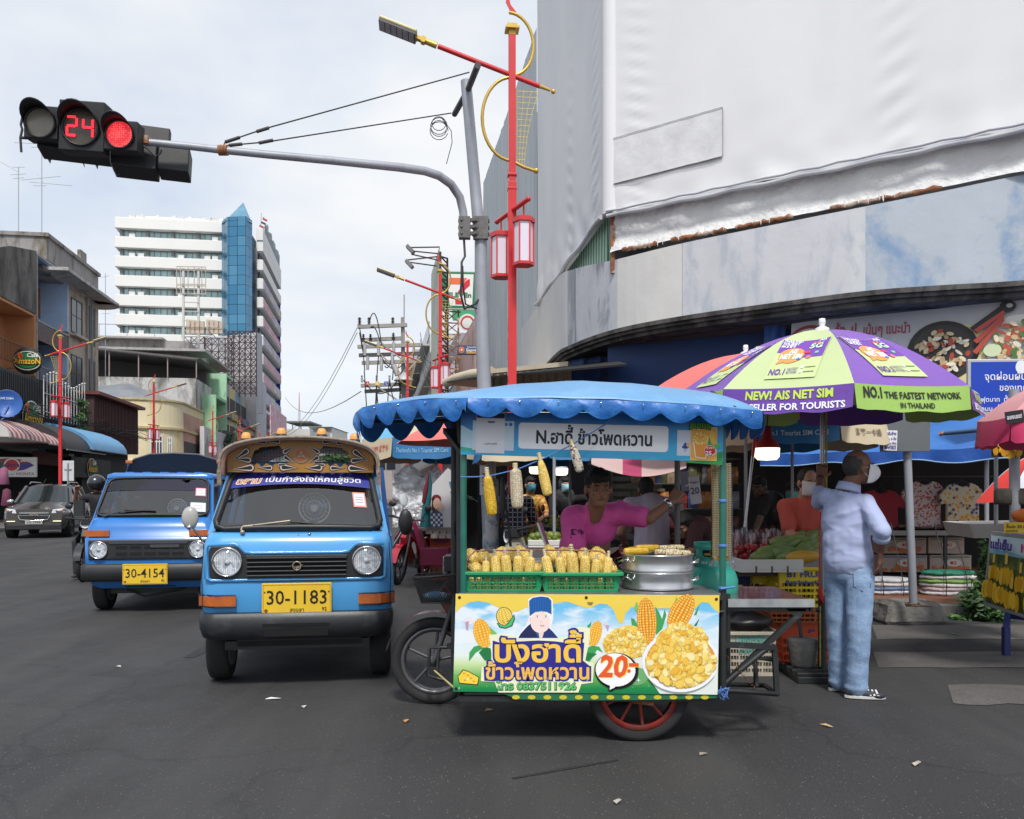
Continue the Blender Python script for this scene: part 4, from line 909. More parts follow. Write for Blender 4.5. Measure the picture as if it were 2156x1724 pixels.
def make_lamp(fl=1):
 t=TH_('street_lamp','x','street lamp')
 b=MB(redp);b.box(-.06,.06,-.06,.06,0,5.75);b.box(-.05,.05,-.05,.05,5.74,7.86)
 for z in(5.65,5.85):b.bx((0,0,z),(.135,.135,.03))
 for z in(5.55,5.95):b.sph((.04,-.08,z),.018,6,4);b.sph((-.04,-.08,z),.018,6,4)
 b.B('pole',t,bevel=.006)
 b=MB(gold);b.box(-.05,.05,-.05,.05,7.86,7.93);b.pr([(-.10,-.10,7.93),(.10,-.10,7.93),(.10,.10,7.93),(-.10,.10,7.93)],(0,0,.03));b.pr([(-.07,-.07,7.96),(.07,-.07,7.96),(.07,.07,7.96),(-.07,.07,7.96)],(0,0,.05));b.B('cap',t)
 sl=.34
 def arm(x):return(x,-.0,7.29+x*sl)
 b=MB(redp);b.tu([arm(-.40),arm(1.06)],.035,10);b.B('arm',t)
 b=MB(gold);b.tu([arm(-.40),arm(-.56)],[.03,.018],8);b.sph(arm(-.60),.035,10,6);b.B('arm_tip',t)
 M0=TR(arm(1.08))@RO(-math.atan(sl)+.0,4,'Y')
 b=MB(gold);b.M=M0;b.cyl((0,0,0),(.16,0,0),.045,.04,10);b.cyl((.2,-.05,0),(.2,.05,0),.045,n=10);b.bx((.26,0,0),(.12,.08,.05));b.B('joint',t)
 b=MB(goldp);b.M=M0;b.box(.30,.86,-.15,.15,.0,.05);o=b.B('luminaire',t,bevel=.02)
 b=MB(mt('led_dark',(.10,.10,.11,1),.4));b.M=M0;b.box(.31,.85,-.14,.14,-.03,-.001);b.B('led_tray',o)
 b=MB(mt('led_panel',(.42,.42,.46,1),.3));b.M=M0
 for k in Q_(6):b.box(.33+k*.087,.33+k*.087+.075,-.125,.125,-.038,-.031)
 b.B('led_panel',o)
 b=MB(gold);b.tu([(-.33*sin(PI*k/18)+.04*(1-k/18),0,7.74+.45*cos(PI*k/18))for k in Q_(19)],.024,8);b.B('scroll',t)
 b=MB(gold);pts=[(.0+.43*sin(PI*k/18),0,6.66+.60*cos(PI*k/18))for k in Q_(19)]+[(-.16,0,5.98),(-.33,0,5.93)];b.tu(pts,.024,8);b.sph((-.35,0,5.93),.04,8,6);b.B('scroll',t)
 b=MB(redp);b.pr([(.05,-.012,8.19),(-.06,-.012,8.20),(.02,-.012,8.30),(.07,-.012,8.50),(.09,-.012,8.34),(.03,-.012,8.22)],(0,.024,0));b.B('flame',t)
 b=MB(mt('net_yellow',(.72,.56,.16,1),.5))
 def xr(z):
  f=(z-5.98)/(7.1-5.98);return-.16-.24*f**1.7-.02
 for k in Q_(14):
  z=6.0+k*.082;b.bm((-.07,0,z),(xr(z),0,z),.008)
 for j in Q_(4):
  pts=[(-.07+(xr(6+.1*i)+.07)*j/3,0,6.0+.108*i)for i in Q_(11)];b.tu(pts,.005,4)
 b.B('net',t)
 b=MB(redp);b.tu([(-.17*fl,.52,5.34),(.17*fl,-.52,5.34)],.035,8);b.sph((-.17*fl,.52,5.34),.04,8,5);b.sph((.17*fl,-.52,5.34),.04,8,5);b.B('lantern_bar',t)
 for s_ in(-1,1):
  cx,cy=-.13*-s_*1,.36*s_;cx=-.125*s_*fl
  b=MB(redp);b.cyl((cx,cy,5.34),(cx,cy,5.12),.015,n=6)
  for z,rr,hh in((5.06,.165,.06),(4.46,.155,.04)):b.la([(0,z),(rr,z),(rr,z+hh),(0,z+hh)],6,(cx,cy,0),sm=0)
  b.la([(.165,5.12),(.06,5.155)],6,(cx,cy,0),sm=0)
  for k in Q_(6):a=k*PI/3;b.bm((cx+.142*cos(a),cy+.142*sin(a),4.5),(cx+.142*cos(a),cy+.142*sin(a),5.06),.02)
  o=b.B('lantern',t);b=MB(lant);b.la([(0,4.505),(.132,4.505),(.132,5.055),(0,5.055)],6,(cx,cy,0),sm=0);b.B('lamp_shade',o)
 return t
lamp0=make_lamp();lamp1=make_lamp(-1)
lamps=[((0.0,12.3,.1),PI+TH-.05,'tall red street lamp with gold scroll and lanterns beside the white sheeting, nearest one'),((PX(927,25.8),25.8,.1),PI+TH,'red street lamp in front of the green and orange convenience store sign'),((PX(858,38),38,.1),PI+TH,'distant red street lamp behind the electricity pole wires'),((PX(127,36.7),36.7,.13),TH,'red street lamp in front of the blue shophouse on the left'),((PX(324,52.3),52.3,.13),TH,'red street lamp in front of the yellow rounded building'),((PX(448,71),71,.13),TH,'red street lamp before the pink diamond-pattern sign'),((PX(505,83.7),83.7,.13),TH,'red street lamp beside the small bush on the far left row'),((PX(547,96),96,.13),TH,'farthest small red street lamp in front of the pale billboard sheet')]
for i,(l,a,lb)in E_(lamps):
 o=lamp0 if i==0 else lamp1 if i==3 else dup(lamp0 if i<3 else lamp1)
 o.location=l;o.rotation_euler=(0,0,a);o['label']=lb;o['group']='red lantern street lamps lining the street'
galv=mt('galvanised_pole',(.36,.38,.42,1),.5,metal=.25,var=.18,sc=3,bu=.15,bsc=30,di=(.25,.26,.28,1),dst=(1,1,.3));galv_d=mt('dark_steel_pipe',(.10,.10,.11,1),.55,metal=.3,var=.3)
t=TH_('traffic_light','grey traffic light pole with long curved arm, its signal showing red and 24','traffic light',(PX(1036,11.5),11.5,0))
Y=11.5;b=MB(galv);b.tu([(PX(1036,Y),Y,0),P(1013,640,Y)],[.10,.092],16);b.tu([P(1013,640,Y),P(1012,470,Y)],[.085,.082],16);b.tu([P(1008,480,Y),P(981,170,Y)],[.078,.072],16);b.B('pole',t)
b=MB(galv_d);b.tu([P(1006,137,Y-.9),P(985,190,Y),P(957,240,Y+1.0)],.042,10);b.B('top_bar',t)
Ya=9.9
def armp():
 pts=[]
 for px,py,y in((978,498,11.35),(977,470,11.33),(975,445,11.32),(968,415,11.28),(950,388,11.2),(925,370,11.05),(895,360,10.95),(840,352,10.8),(700,338,10.5),(560,325,10.25),(470,316,10.1),(400,308,10.0),(330,301,9.9),(292,298,9.85)):pts.append(P(px,py,y))
 return pts
b=MB(galv);ap=armp();b.tu(ap,[.055]*8+[.05,.047,.045,.043,.04,.04],12);b.B('arm',t)
b=MB(mt('clamp_grey',(.17,.165,.16,1),.6,metal=.4,var=.4,sc=20))
for px in(978,1012):
 for k in Q_(3):b.la([(.0,-.02),(.12 if px>990 else.085,-.02),(.12 if px>990 else.085,.02),(0,.02)],12,T_(P(px,465+k*14,Y if px>990 else 11.35)))
for k in Q_(3):b.bm(P(978,463+k*14,11.3),P(1012,463+k*14,11.42),.05,.04);b.sph(P(972,463+k*14,11.24),.02,6,4);b.sph(P(1000,463+k*14,11.36),.02,6,4);b.sph(P(1016,463+k*14,11.4),.02,6,4)
b.bx(P(978,480,11.3),(.15,.12,.28));b.bx(P(1012,480,11.42),(.2,.08,.3));b.B('clamp',t)
blkm=mt('signal_black',(.022,.022,.024,1),.5,var=.4,sc=8,bu=.15);lensoff=mt('lens_off',(.30,.27,.22,1),.25,var=.2)
def ledmat():
 m,nt,b,out=NT('red_led');v=tex(nt);vo=nn(nt,'ShaderNodeTexVoronoi');vo.inputs['Scale'].default_value=42;vo.inputs['Randomness'].default_value=.25;L(nt,v,vo.inputs['Vector'])
 c=ramp(nt,vo.outputs['Distance'],[(.25,(1,.10,.10,1)),(.5,(.55,.02,.03,1))]);L(nt,c,b.inputs['Base Color']);L(nt,c,b.inputs['Emission Color']);b.inputs['Emission Strength'].default_value=.75;b.inputs['Roughness'].default_value=.2;return m
led=ledmat();ledn=mt('led_digit',(.9,.02,.04,1),.3,emit=1.1,var=.02)
S_=187.5;Yh=9.6
hd=MB(blkm)
Mh=frame(P(165,268,Yh),(1,.04,-.035*1.5),(0,-.06,1))
def u_(px,py):return((px-165)/S_,-(py-268)/S_)
mods=[((52,228),(122,296),(87,264),29),((124,212),(218,316),(170,268),35),((218,247),(287,309),(251,277),27)]
o=None
hd=MB(blkm);hd.M=Mh
for(xa,ya),(xb,yb),c,r in mods:
 x0,y0=u_(xa,yb);x1,y1=u_(xb,ya);hd.box(x0,x1,y0,y1,-.22,0)
head=hd.B('signal_head',t,bevel=.012)
for k,((xa,ya),(xb,yb),c,r)in E_(mods):
 cx,cy=u_(*c);rr=r/S_
 b=MB(blkm);b.M=Mh@TR((cx,cy,0));n=20;V=[];Fs=[]
 for i in Q_(n+1):
  a=-.62+(PI+1.24)*i/n;d=.02+.21*max(0,sin(a))**.7 if sin(a)>0 else.02
  V+=[(rr*1.13*cos(a),rr*1.13*sin(a),0),(rr*1.2*cos(a),rr*1.2*sin(a)+.01,d),(rr*1.17*cos(a),rr*1.17*sin(a),d),(rr*1.09*cos(a),rr*1.09*sin(a),0)]
 for i in Q_(n):
  for q in Q_(4):Fs.append((i*4+q,(i+1)*4+q,(i+1)*4+(q+1)%4,i*4+(q+1)%4))
 b.add(V,Fs,1);b.la([(rr*1.0,.0),(rr*1.02,.03),(rr*1.12,.03),(rr*1.14,0)],24);b.B('hood',head)
 b=MB(led if k==2 else lensoff if k==0 else mt('lens_dark',(.13,.115,.085,1),.3,var=.4));b.M=Mh@TR((cx,cy,0));b.la([(.001,.022),(rr*.5,.018),(rr*1.0,.004)],28);b.B('lens',head)
b=MB(ledn);b.M=Mh
def seg(cx,cy,w_,h_,segs):
 pts={'a':((-w_,h_),(w_,h_)),'b':((w_,h_),(w_,0)),'c':((w_,0),(w_,-h_)),'d':((-w_,-h_),(w_,-h_)),'e':((-w_,0),(-w_,-h_)),'f':((-w_,h_),(-w_,0)),'g':((-w_,0),(w_,0))}
 for s in segs:
  (xa,ya),(xb,yb)=pts[s]
  n=9
  for i in Q_(1,n):x=cx+xa+(xb-xa)*i/n;y=cy+ya+(yb-ya)*i/n;b.ell(x,y,.0085,.0085,ledn,.031,6);b.ell(x+(.013 if ya!=yb else 0),y+(.013 if ya==yb else 0),.0085,.0085,ledn,.031,6)
cx,cy=u_(153,269);seg(cx,cy,.052,.10,'abged');cx,cy=u_(186,270);seg(cx,cy,.052,.10,'fgbc');b.B('countdown_digits',head)
hd=MB(blkm);Mh2=frame(P(250,330,Yh+.55),(1,.25,-.04),(0,.12,1));hd.M=Mh2;s2=177
for xa,xb,ya,yb,d in((104,244,292,347,.3),(244,332,300,368,.34),(332,395,306,362,.3)):hd.box((xa-250)/s2,(xb-250)/s2-.01,-(yb-330)/s2,-(ya-330)/s2,-.1,d-.1)
hd.bx(((318-250)/s2,.32,.0),(.35,.18,.12));h2=hd.B('signal_head',t,bevel=.012)
b=MB(blkm);b.M=Mh2@TR((.0,-.18,-.1))
for k,x in E_((-.62,-.1,.5)):
 b.M=Mh2@TR((x,0,-.1));V=[];Fs=[]
 for i in Q_(13):
  a=PI*i/12;V+=[(.19*cos(a),.19*sin(a)-.05,0),(.19*cos(a),.19*sin(a)-.05,-.2)]
 for i in Q_(12):Fs.append((2*i,2*i+2,2*i+3,2*i+1))
 b.add(V,Fs,1)
b.B('hood',h2)
b=MB(mt('cable_dark',(.03,.03,.035,1),.6))
def cab(pts,r=.008):
 b.tu([P(*p)for p in pts],r,5)
cab([(49,238,9.7),(44,262,9.7),(47,272,9.7),(43,290,9.7),(45,320,9.7)],.014);cab([(45,290,9.7),(60,291,9.7),(78,282,9.7)],.018)
cab([(232,318,9.6),(232,340,9.6),(240,360,9.6),(247,372,9.6),(252,366,9.6)],.005);cab([(290,300,9.8),(310,312,9.8),(328,330,9.8),(338,322,9.8),(340,315,9.8)],.012)
cab([(468,312,10.1),(474,299,10.12),(560,270,10.3),(988,152,Y)],.009);cab([(468,314,10.1),(480,306,10.12),(560,299,10.3),(950,238,Y+.9)],.009)
for(a_,c_)in(((474,299,10.1),(505,289,10.15)),((482,306,10.1),(510,303,10.15)),((540,277,10.2),(566,269,10.25)),((545,301,10.2),(575,295,10.25))):b.tu([P(*a_),P(*c_)],.02,6)
for k in Q_(4):
 rr=[.10,.12,.115,.13][k];c_=P(924,260+k*1.5,Y+.7);b.tu([c_+V3((rr*cos(a*.5),.01*k,rr*1.0*sin(a*.5)-.02*k))for a in Q_(13)],.006,5,closed=0)
cab([(930,248,Y+.7),(950,275,Y+.7),(952,300,Y+.7),(940,345,Y+.7)],.006)
cab([(977,505,11.3),(979,540,11.3),(972,552,11.2),(972,585,11.2),(970,620,11.2),(978,650,11.2),(1000,640,11.4),(1012,625,11.45)],.016);cab([(974,560,11.25),(975,600,11.2),(980,640,11.3),(1004,650,11.4)],.012)
b.B('cable',t)
b=MB(rust)
for k in Q_(3):b.la([(.045,-.02),(.062,-.02),(.062,.02),(.045,.02)],10,T_(P(464+k*6,316,10.1)),V3((1,0,0)))
b.bx(P(300,296,9.86),(.16,.1,.09));b.B('bracket',t)
b=MB(mt('poster_white',(.62,.62,.64,1),.6,var=.08));b.la([(.108,0),(.108,1.15)],14,(PX(1027,11.5),11.5,PZ(1042,11.5)));b.B('poster',t)
b=MB();b.M=frame((PX(1027,11.5)-.07,11.39,PZ(1000,11.5)),(1,0,0),(0,0,1))
for k,c in E_([(190,60,70),(90,90,170),(190,60,70),(60,60,60)]):b.rc(0,.07,-.05*k,-.05*k+.02,c,0)
b.B('poster_print',t)
b=MB(mt('blue_worn_paint',(.20,.28,.36,1),.7,var=.5,sc=6,di=(.5,.5,.5,1),dth=(.45,.55),dsc=6));b.la([(.112,0),(.106,1.1)],14,(PX(1033,11.5),11.5,PZ(1180,11.5)));b.B('painted_band',t)
Y=54.0;t=TH_('electricity_pole','concrete electricity pole crowded with crossarms, insulators and drooping wires','utility pole',(PX(850,Y),Y,0))
cpole=mt('pole_concrete',(.36,.34,.31,1),.8,var=.25,sc=2)
b=MB(cpole);b.tu([(PX(852,Y),Y,0),P(848,668,Y)],[.17,.12],4,sm=0);b.cyl(P(851,668,Y),P(851,620,Y),.04,n=6);b.B('pole',t)
b=MB(cpole)
for xa,xb,y_,dy in((753,857,684,-.2),(760,850,712,.2),(753,885,726,-.2),(756,885,744,.2),(762,886,760,-.2),(760,862,808,-.2),(768,850,820,.2)):b.bm(P(xa,y_+4,Y+dy),P(xb,y_,Y+dy),.22)
for a_,c_ in(((848,790),(800,745)),((850,790),(886,750)),((850,760),(795,715)),((848,850),(792,812))):b.bm(P(*a_,Y-.3),P(*c_,Y-.3),.1)
b.B('crossarm',t)
ins=mt('insulator_brown',(.06,.025,.02,1),.3);b=MB(ins)
for px,y_ in((757,684),(777,684),(827,684)):
 for k in Q_(5):b.la([(.03,0),(.13,.03),(.03,.1)],8,T_(P(px,y_-k*3.2,Y-.2)))
for px,y_ in((765,716),(780,716),(828,714)):
 for k in Q_(4):b.la([(.03,0),(.11,.03),(.03,.1)],8,T_(P(px,y_-k*3.2,Y)))
for px in(762,793,820):
 for k in Q_(4):b.la([(.03,0),(.10,.03),(.03,.08)],8,T_(P(px,805-k*4,Y)))
b.B('insulator',t);b=MB(mt('fuse_grey',(.45,.45,.46,1),.4))
for px,y_ in((768,726),(797,726),(829,726),(774,756),(803,758),(826,745)):b.cyl(P(px,y_-6,Y-.35),P(px,y_+22,Y-.35),.10,n=8)
b.cyl(P(838,790,Y-.4),P(828,768,Y-.4),.18,n=8);b.la([(.05,.55),(.62,.05),(.62,0),(.0,0)],10,T_(P(850,802,Y-.3)));b.B('fuse_box',t)
b=MB(mt('wire_dark',(.03,.03,.03,1),.6))
def wire(a,c,sag,r=.035,Yb=None,n=12,mb=None):
 A=P(*a)if len(a)==3 else P(*a,Y-.35);Cc=P(*c)if len(c)==3 else P(*c,Y-.35);pts=[]
 for k in Q_(n+1):
  f=k/n;p=A.lerp(Cc,f);p.z-=sag*4*f*(1-f);pts.append(p)
 (mb or b).tu(pts,r,5)
for a_,c_,s_ in(((757,690),(768,780),-.3),((767,780),(772,860),.0),((772,858),(800,880),.3),((797,750),(790,870),-.4),((793,815),(800,862),.5),((829,750),(826,800),.3),((820,805),(815,872),-.3),((820,800),(845,870),.6),((780,690),(800,720),-.4),((777,680),(803,725),-1.2),((800,745),(845,770),.5),((765,800),(850,775),1.2),((829,700),(829,726),.1),((830,726),(810,770),.6),((757,700),(765,745),0),((793,830),(792,880),0),((838,780),(850,880),.3),((845,800),(838,890),-.3)):wire(a_,c_,s_)
for k in Q_(4):wire((885,700+k*14),(925,740+k*22,30),1.0,.02)
wire((600,833,140),(2,1),0)if 0 else None
b.B('wire',t)
b=MB(mt('span_wire',(.09,.09,.09,1),.6));wire((600,836,150),(760,824,54),2,.03,mb=b);wire((752,690,54),(560,905,120),3,.02,mb=b);wire((752,700,54),(570,905,120),3,.02,mb=b)
one(b,'overhead_wires','thin overhead wires crossing the pale sky toward the electricity pole','cables',T_(P(760,824,54)))
for i,(px,c,ch)in E_([(772,(190,50,50),'A'),(793,(230,190,40),'B'),(812,(50,70,160),'C')]):
 b=MB();b.M=frame(P(px-3,811,Y-.55),(1,0,0),(0,0,1));b.rc(0,.26,0,.24,c,0);b.tt(ch,.08,.04,.2,(235,235,235),.01);b.B('phase_plate',t)
Y=40.0;s1=F/Y
t=TH_('shop_sign','square convenience store sign with a big orange and red numeral 7 and green lettering','sign',T_(P(965,650,Y)))
Ms=frame(P(928,650,Y),(1,.0,-.02),(0,0,1));W=(1003-928)/s1;Hh=80/s1
b=MB(mt('sign_edge_white',(.6,.62,.6,1),.5));b.M=Ms;b.box(0,W,0,Hh,-.25,0);b.B('sign_box',t)
b=MB();b.M=Ms;b.rc(.03,W-.03,.04,Hh-.04,(18,120,75),.006);b.art([(.22,Hh-.14),(W-.16,Hh-.14),(W-.20,.16),(.42,.16)],(228,228,225),.016)
b.art([(.36,Hh-.32),(1.22,Hh-.32),(1.0,Hh-.62),(.36,Hh-.62)],(232,110,50),.026)
b.art([(1.0,Hh-.62),(1.22,Hh-.40),(1.34,Hh-.36),(1.34,Hh-.66),(1.12,Hh-.86),(1.0,Hh-1.02),(.76,Hh-1.02)],(205,35,50),.03)
b.art([(.68,.22),(1.02,.22),(1.03,.50),(.66,.50)],(205,35,50),.026)
b.tt('ELEVEn',.30,.56,.30,(15,110,65),.036,w=1.12,off=.035);b.B('sign_face',t)
b=MB(rust)
for k in Q_(6):y_=655+k*24;b.bm(P(938,y_,Y+.3),P(970,y_+2,Y+.3),.06);b.bm(P(938,y_,Y+.3),P(965,y_+22,Y+.3),.045);b.bm(P(965,y_,Y+.3),P(938,y_+22,Y+.3),.045)
for px in(938,965):b.bm(P(px,650,Y+.3),P(px,830,Y+.3),.08)
b.B('sign_frame',t)
t=TH_('shop_sign','green rounded sign with a red arc peeking below the convenience store sign','sign',T_(P(965,675,42)));b=MB();b.M=frame(P(952,674,42),(1,0,0),(0,0,1));b.rc(0,1.2,0,.55,(60,170,120),0,.1);b.ell(.75,-.1,.42,.42,(225,225,222),.01);b.ell(.75,-.12,.34,.34,(200,60,60),.018);b.ell(.75,-.14,.26,.26,(220,225,222),.026);b.B('sign_face',t)
b=MB(flat((60,120,90)));b.M=frame(P(952,674,42),(1,0,0),(0,0,1));b.box(0.02,1.18,.02,.53,-.2,-.005);b.B('sign_box',t)
Y=31.0;t=TH_('tall_billboard','tall weathered billboard seen nearly edge-on with rusty back frame and floodlights','billboard',T_(P(915,840,Y)))
b=MB(streaky('billboard_pale',(.52,.55,.47,1),(.42,.42,.35,1),4));b.pr([P(908,577,Y+1.6),P(924,522,Y),P(926,860,Y),P(908,860,Y+1.6)],(.04,.02,0));b.B('sheet',t)
b=MB(rs)
for k in Q_(20):y_=540+k*15.5;b.bm(P(928,y_,Y),P(942,y_+4,Y+.8),.05);b.bm(P(928,y_,Y),P(942,y_+15,Y+.8),.04)
b.bm(P(927,530,Y),P(928,850,Y),.08);b.bm(P(942,545,Y+.8),P(943,850,Y+.8),.07);b.B('back_frame',t)
b=MB(rs)
for xa,ya,xb,yb in((862,521,926,520),(864,528,924,534),(866,535,924,548),(859,547,922,540),(862,552,920,560)):b.bm(P(xa,ya,Y),P(xb,yb,Y),.04)
b.B('lamp_arm',t)
for px,py in((864,525),(862,556)):b=MB(mt('flood_grey',(.2,.2,.21,1),.5));b.M=TR(P(px,py,Y))@RO(.8,4,'Y');b.bx((0,0,0),(.34,.3,.12));b.B('floodlight',t)
t=TH_('shop_sign','dark blue express courier sign with an orange emblem beside the grey pole','sign',T_(P(983,740,30)));Y=30;s1=F/Y
b=MB(flat((45,60,95)));b.M=frame(P(963,746,Y),(1,0,0),(0,0,1));b.box(0,(1010-963)/s1,0,19/s1,-.12,0);b.B('sign_box',t)
b=MB();b.M=frame(P(963,746,Y-.01),(1,0,0),(0,0,1));b.rc(.02,.76,.02,.3,(70,85,125),.0);b.ell(.15,.16,.1,.11,(225,130,50),.01);b.ell(.15,.16,.06,.07,(215,75,70),.018);b.ell(.15,.16,.03,.035,(235,235,230),.024);b.tt('Expres',.32,.10,.15,(235,235,235),.01,off=.02);b.tt('ไปรษณีย์',.34,.22,.09,(220,220,225),.01);b.rc(.32,.7,.03,.07,(225,165,60),.01);b.B('sign_face',t)
A=P(940,806,20.5);Bb=P(1035,783,18.6);Cc=P(1199,767,17.0);t=TH_('panel_fascia','beige ribbed metal fascia of the pavement stall roof behind the blue cart canopy','awning',T_(Bb))
bm=mt('beige_metal',(.58,.49,.36,1),.5,var=.12,sc=1,di=(.4,.33,.24,1),dth=(.6,.75));b=MB(bm)
for p,q,h1 in((Bb,Cc,1.0),):
 n=10
 b.pr([p,q,q-V3((0,0,h1)),p-V3((0,0,h1))],(.02,.1,0))
 for k in Q_(n+1):v=p.lerp(q,k/n);b.bm(v-V3((0,.04,.06)),v-V3((0,.04,h1)),.07)
b.bm(Bb+V3((0,-.06,0)),Cc+V3((0,-.06,0)),.10,.09)
b.tu([A,P(960,797,20),P(990,789,19.3),Bb],.12,8)
b.B('fascia',t);b=MB(bm);b.pr([A,Bb,Cc,Cc+V3((1.5,3,.2)),A+V3((1.5,3,.2))],(0,0,-.04));b.B('roof',t)
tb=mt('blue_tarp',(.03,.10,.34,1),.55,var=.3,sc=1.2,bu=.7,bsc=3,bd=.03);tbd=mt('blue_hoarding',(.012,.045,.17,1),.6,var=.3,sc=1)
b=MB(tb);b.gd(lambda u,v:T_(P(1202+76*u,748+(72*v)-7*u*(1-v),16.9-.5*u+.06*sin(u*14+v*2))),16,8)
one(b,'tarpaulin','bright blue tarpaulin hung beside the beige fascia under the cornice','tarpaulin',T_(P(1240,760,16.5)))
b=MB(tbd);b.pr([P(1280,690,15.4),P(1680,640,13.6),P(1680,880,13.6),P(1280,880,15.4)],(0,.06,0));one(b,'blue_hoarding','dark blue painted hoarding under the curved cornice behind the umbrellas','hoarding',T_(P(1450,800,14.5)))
b=MB(tb);b.gd(lambda u,v:T_(P(1608+46*u,684+150*v-6*u,13.4+.05*sin(u*9+v*3))),8,8);one(b,'tarpaulin','narrow dark blue tarpaulin strip beside the food banner','tarpaulin',T_(P(1620,760,13.4)))
Yb0,Yb1=13.2,11.4;A=P(1660,850,Yb0);Bx=P(2240,842,Yb1);W=(Bx-A).length;Mf=frame(A,Bx-A,(0,0,1));Hb=P(1660,682,Yb0).z-A.z
t=TH_('food_banner','wide white restaurant banner with seafood dishes and pink Thai lettering under the cornice','banner',T_(A))
b=MB(mt('banner_back',(.5,.5,.5,1),.7));b.M=Mf;b.pr([(0,0,-.02),(W,0,-.02),(W,Hb+.3,-.02),(0,Hb,-.02)],(0,0,.015));b.B('backing',t)
b=MB(mt('banner_print',(.55,.55,.54,1),.5,var=.2,sc=2,di=(.38,.38,.38,1),dth=(.55,.75),dsc=1.5));b.M=Mf;b.fc([(0,0,.0),(W,0,.0),(W,Hb+.3,.0),(0,Hb,.0)])
q=W/580.0
def bxy(px,py):
 k=(px-CX)/F
 t0=(A.x-k*A.y)/((A.x-k*A.y)-(Bx.x-k*Bx.y));p=A.lerp(Bx,t0);return t0*W,PZ(py,p.y)-A.z
x,y=bxy(1700,718);b.ell(x,y-.05,.34,.30,(165,60,70),.008,28);b.ell(x,y-.05,.29,.25,(220,215,212),.014,28);b.ell(x,y-.05,.24,.20,(160,55,65),.02,28);b.ell(x,y-.08,.17,.13,(225,225,225),.026,24);b.art([(x-.05,y),(x+.05,y),(x,y+.16)],(225,225,225),.028);b.tt('มุ้ยเจ้า',x,y-.12,.11,(60,120,190),.03,align='c')
x,y=bxy(1752,703);x2,_q=bxy(1797,700);b.tt('กุ้ง  ปู',x,y-.02,.24,(175,70,90),.012,w=x2-x,off=.03);x,y=bxy(1812,697);x2,_q=bxy(1910,697);b.tt('เน้นๆ แนะนำ',x,y-.02,.20,(175,70,90),.012,w=x2-x,off=.02)
rnd=RND(12)
def dish(cx,cy,R_,pc,fc,n,sz,kind):
 b.ell(cx+.12,cy-.1,R_*1.25,R_*1.05,pc,.008,30);b.ell(cx,cy,R_,R_*.93,(45,42,42)if kind==0 else(225,222,215),.014,30)
 if kind==0:b.ell(cx,cy,R_*.86,R_*.8,(60,55,52),.02,28)
 for k in Q_(n):
  a=ru(0,6.28);r=R_*.75*rnd.random()**.5;c=rnd.choice(fc);b.ell(cx+r*cos(a),cy+r*.9*sin(a),sz*ru(.7,1.3),sz*ru(.35,.7),c,.024+.0006*k,9,ru(0,3))
x,y=bxy(1980,728);dish(x,y,.46,(222,206,140),[(230,218,190),(215,195,150),(240,230,205),(200,170,120),(180,70,50)],80,.05,0)
b.art([(x+.33,y+.30),(x+.42,y+.22),(x+.78,y+.52),(x+.74,y+.62)],(40,38,38),.06);b.ell(x+.78,y+.57,.10,.08,(40,38,38),.062);b.ell(x+.8,y+.58,.04,.03,(190,190,185),.066)
b.art([(x+.25,y-.52),(x+.75,y-.15),(x+.82,y-.25),(x+.38,y-.68)],(140,85,50),.05);b.ell(x+.62,y-.02,.11,.09,(215,225,180),.055)
x,y=bxy(2140,705);dish(x,y,.42,(225,222,215),[(225,205,160),(205,180,130),(235,220,185),(190,90,60),(80,120,60)],90,.055,1)
for k in Q_(3):b.art([(x-.55,y+.15*k-.1),(x-.2,y+.35+.05*k),(x-.18,y+.31+.05*k),(x-.5,y+.15*k-.14)],(190,75,60),.07)
b.B('banner_face',t)
Y=10.2;s1=F/Y;t=TH_('info_sign','blue municipal notice board with white Thai writing and a silver frame, right edge','sign',T_(P(2040,873,Y)))
b=MB(mt('silver_frame',(.5,.51,.52,1),.4,metal=.3));Mi=frame(P(2038,874,Y),(1,-.06,0),(0,0,1));Wi=240/s1;Hi=118/s1;b.M=Mi;b.box(0,Wi,0,Hi,-.05,0);b.B('frame',t,bevel=.01)
b=MB();b.M=Mi;b.rc(.035,Wi-.035,.04,Hi-.035,(10,60,175),.004);wc=(225,228,235)
b.ell(.61,Hi-.10,.065,.08,wc,.009)
b.tt('จุดผ่อนผันการจำหน่ายสินค้า',.19,Hi-.25,.115,wc,.009,off=.01);b.tt('ของเทศบาลนครหาดใหญ่',.36,Hi-.38,.105,wc,.009,off=.01)
b.tt('05.00 น.',.54,Hi-.53,.13,wc,.009,off=.02);b.tt('บนฟุตบาท  ตั้งแต่เวลา',.06,Hi-.51,.075,wc,.009,off=.01);b.tt('ริมถนน  ตั้งแต่เวลา',.06,Hi-.62,.075,wc,.009,off=.01);b.B('sign_face',t)
b=MB(galv)
for dx in(.25,1.1):b.cyl(Mi@V3((dx,.1,-.07)),(Mi@V3((dx,.1,-.07)))*1-V3((0,0,PZ(874,Y))),.025)
b.B('post',t)
rub=mt('tyre_rubber',(.022,.022,.023,1),.8,var=.3,sc=12,bu=.3,bsc=60);chrome=mt('chrome',(.62,.62,.63,1),.15,metal=1,var=.1);bp_=mt('black_plastic',(.020,.021,.023,1),.45,var=.3,sc=4,spec=.5)
steelw=mt('wheel_grey',(.28,.28,.28,1),.5,metal=.4);headglass=gm_('lamp_glass',(.93,.95,.97,1),.05);amber=mt('amber_lens',(.50,.12,.02,1),.25,coat=.4,var=.25,sc=14)
wsglass=gm_('windscreen_glass',(.50,.53,.56,1),.085,.015)
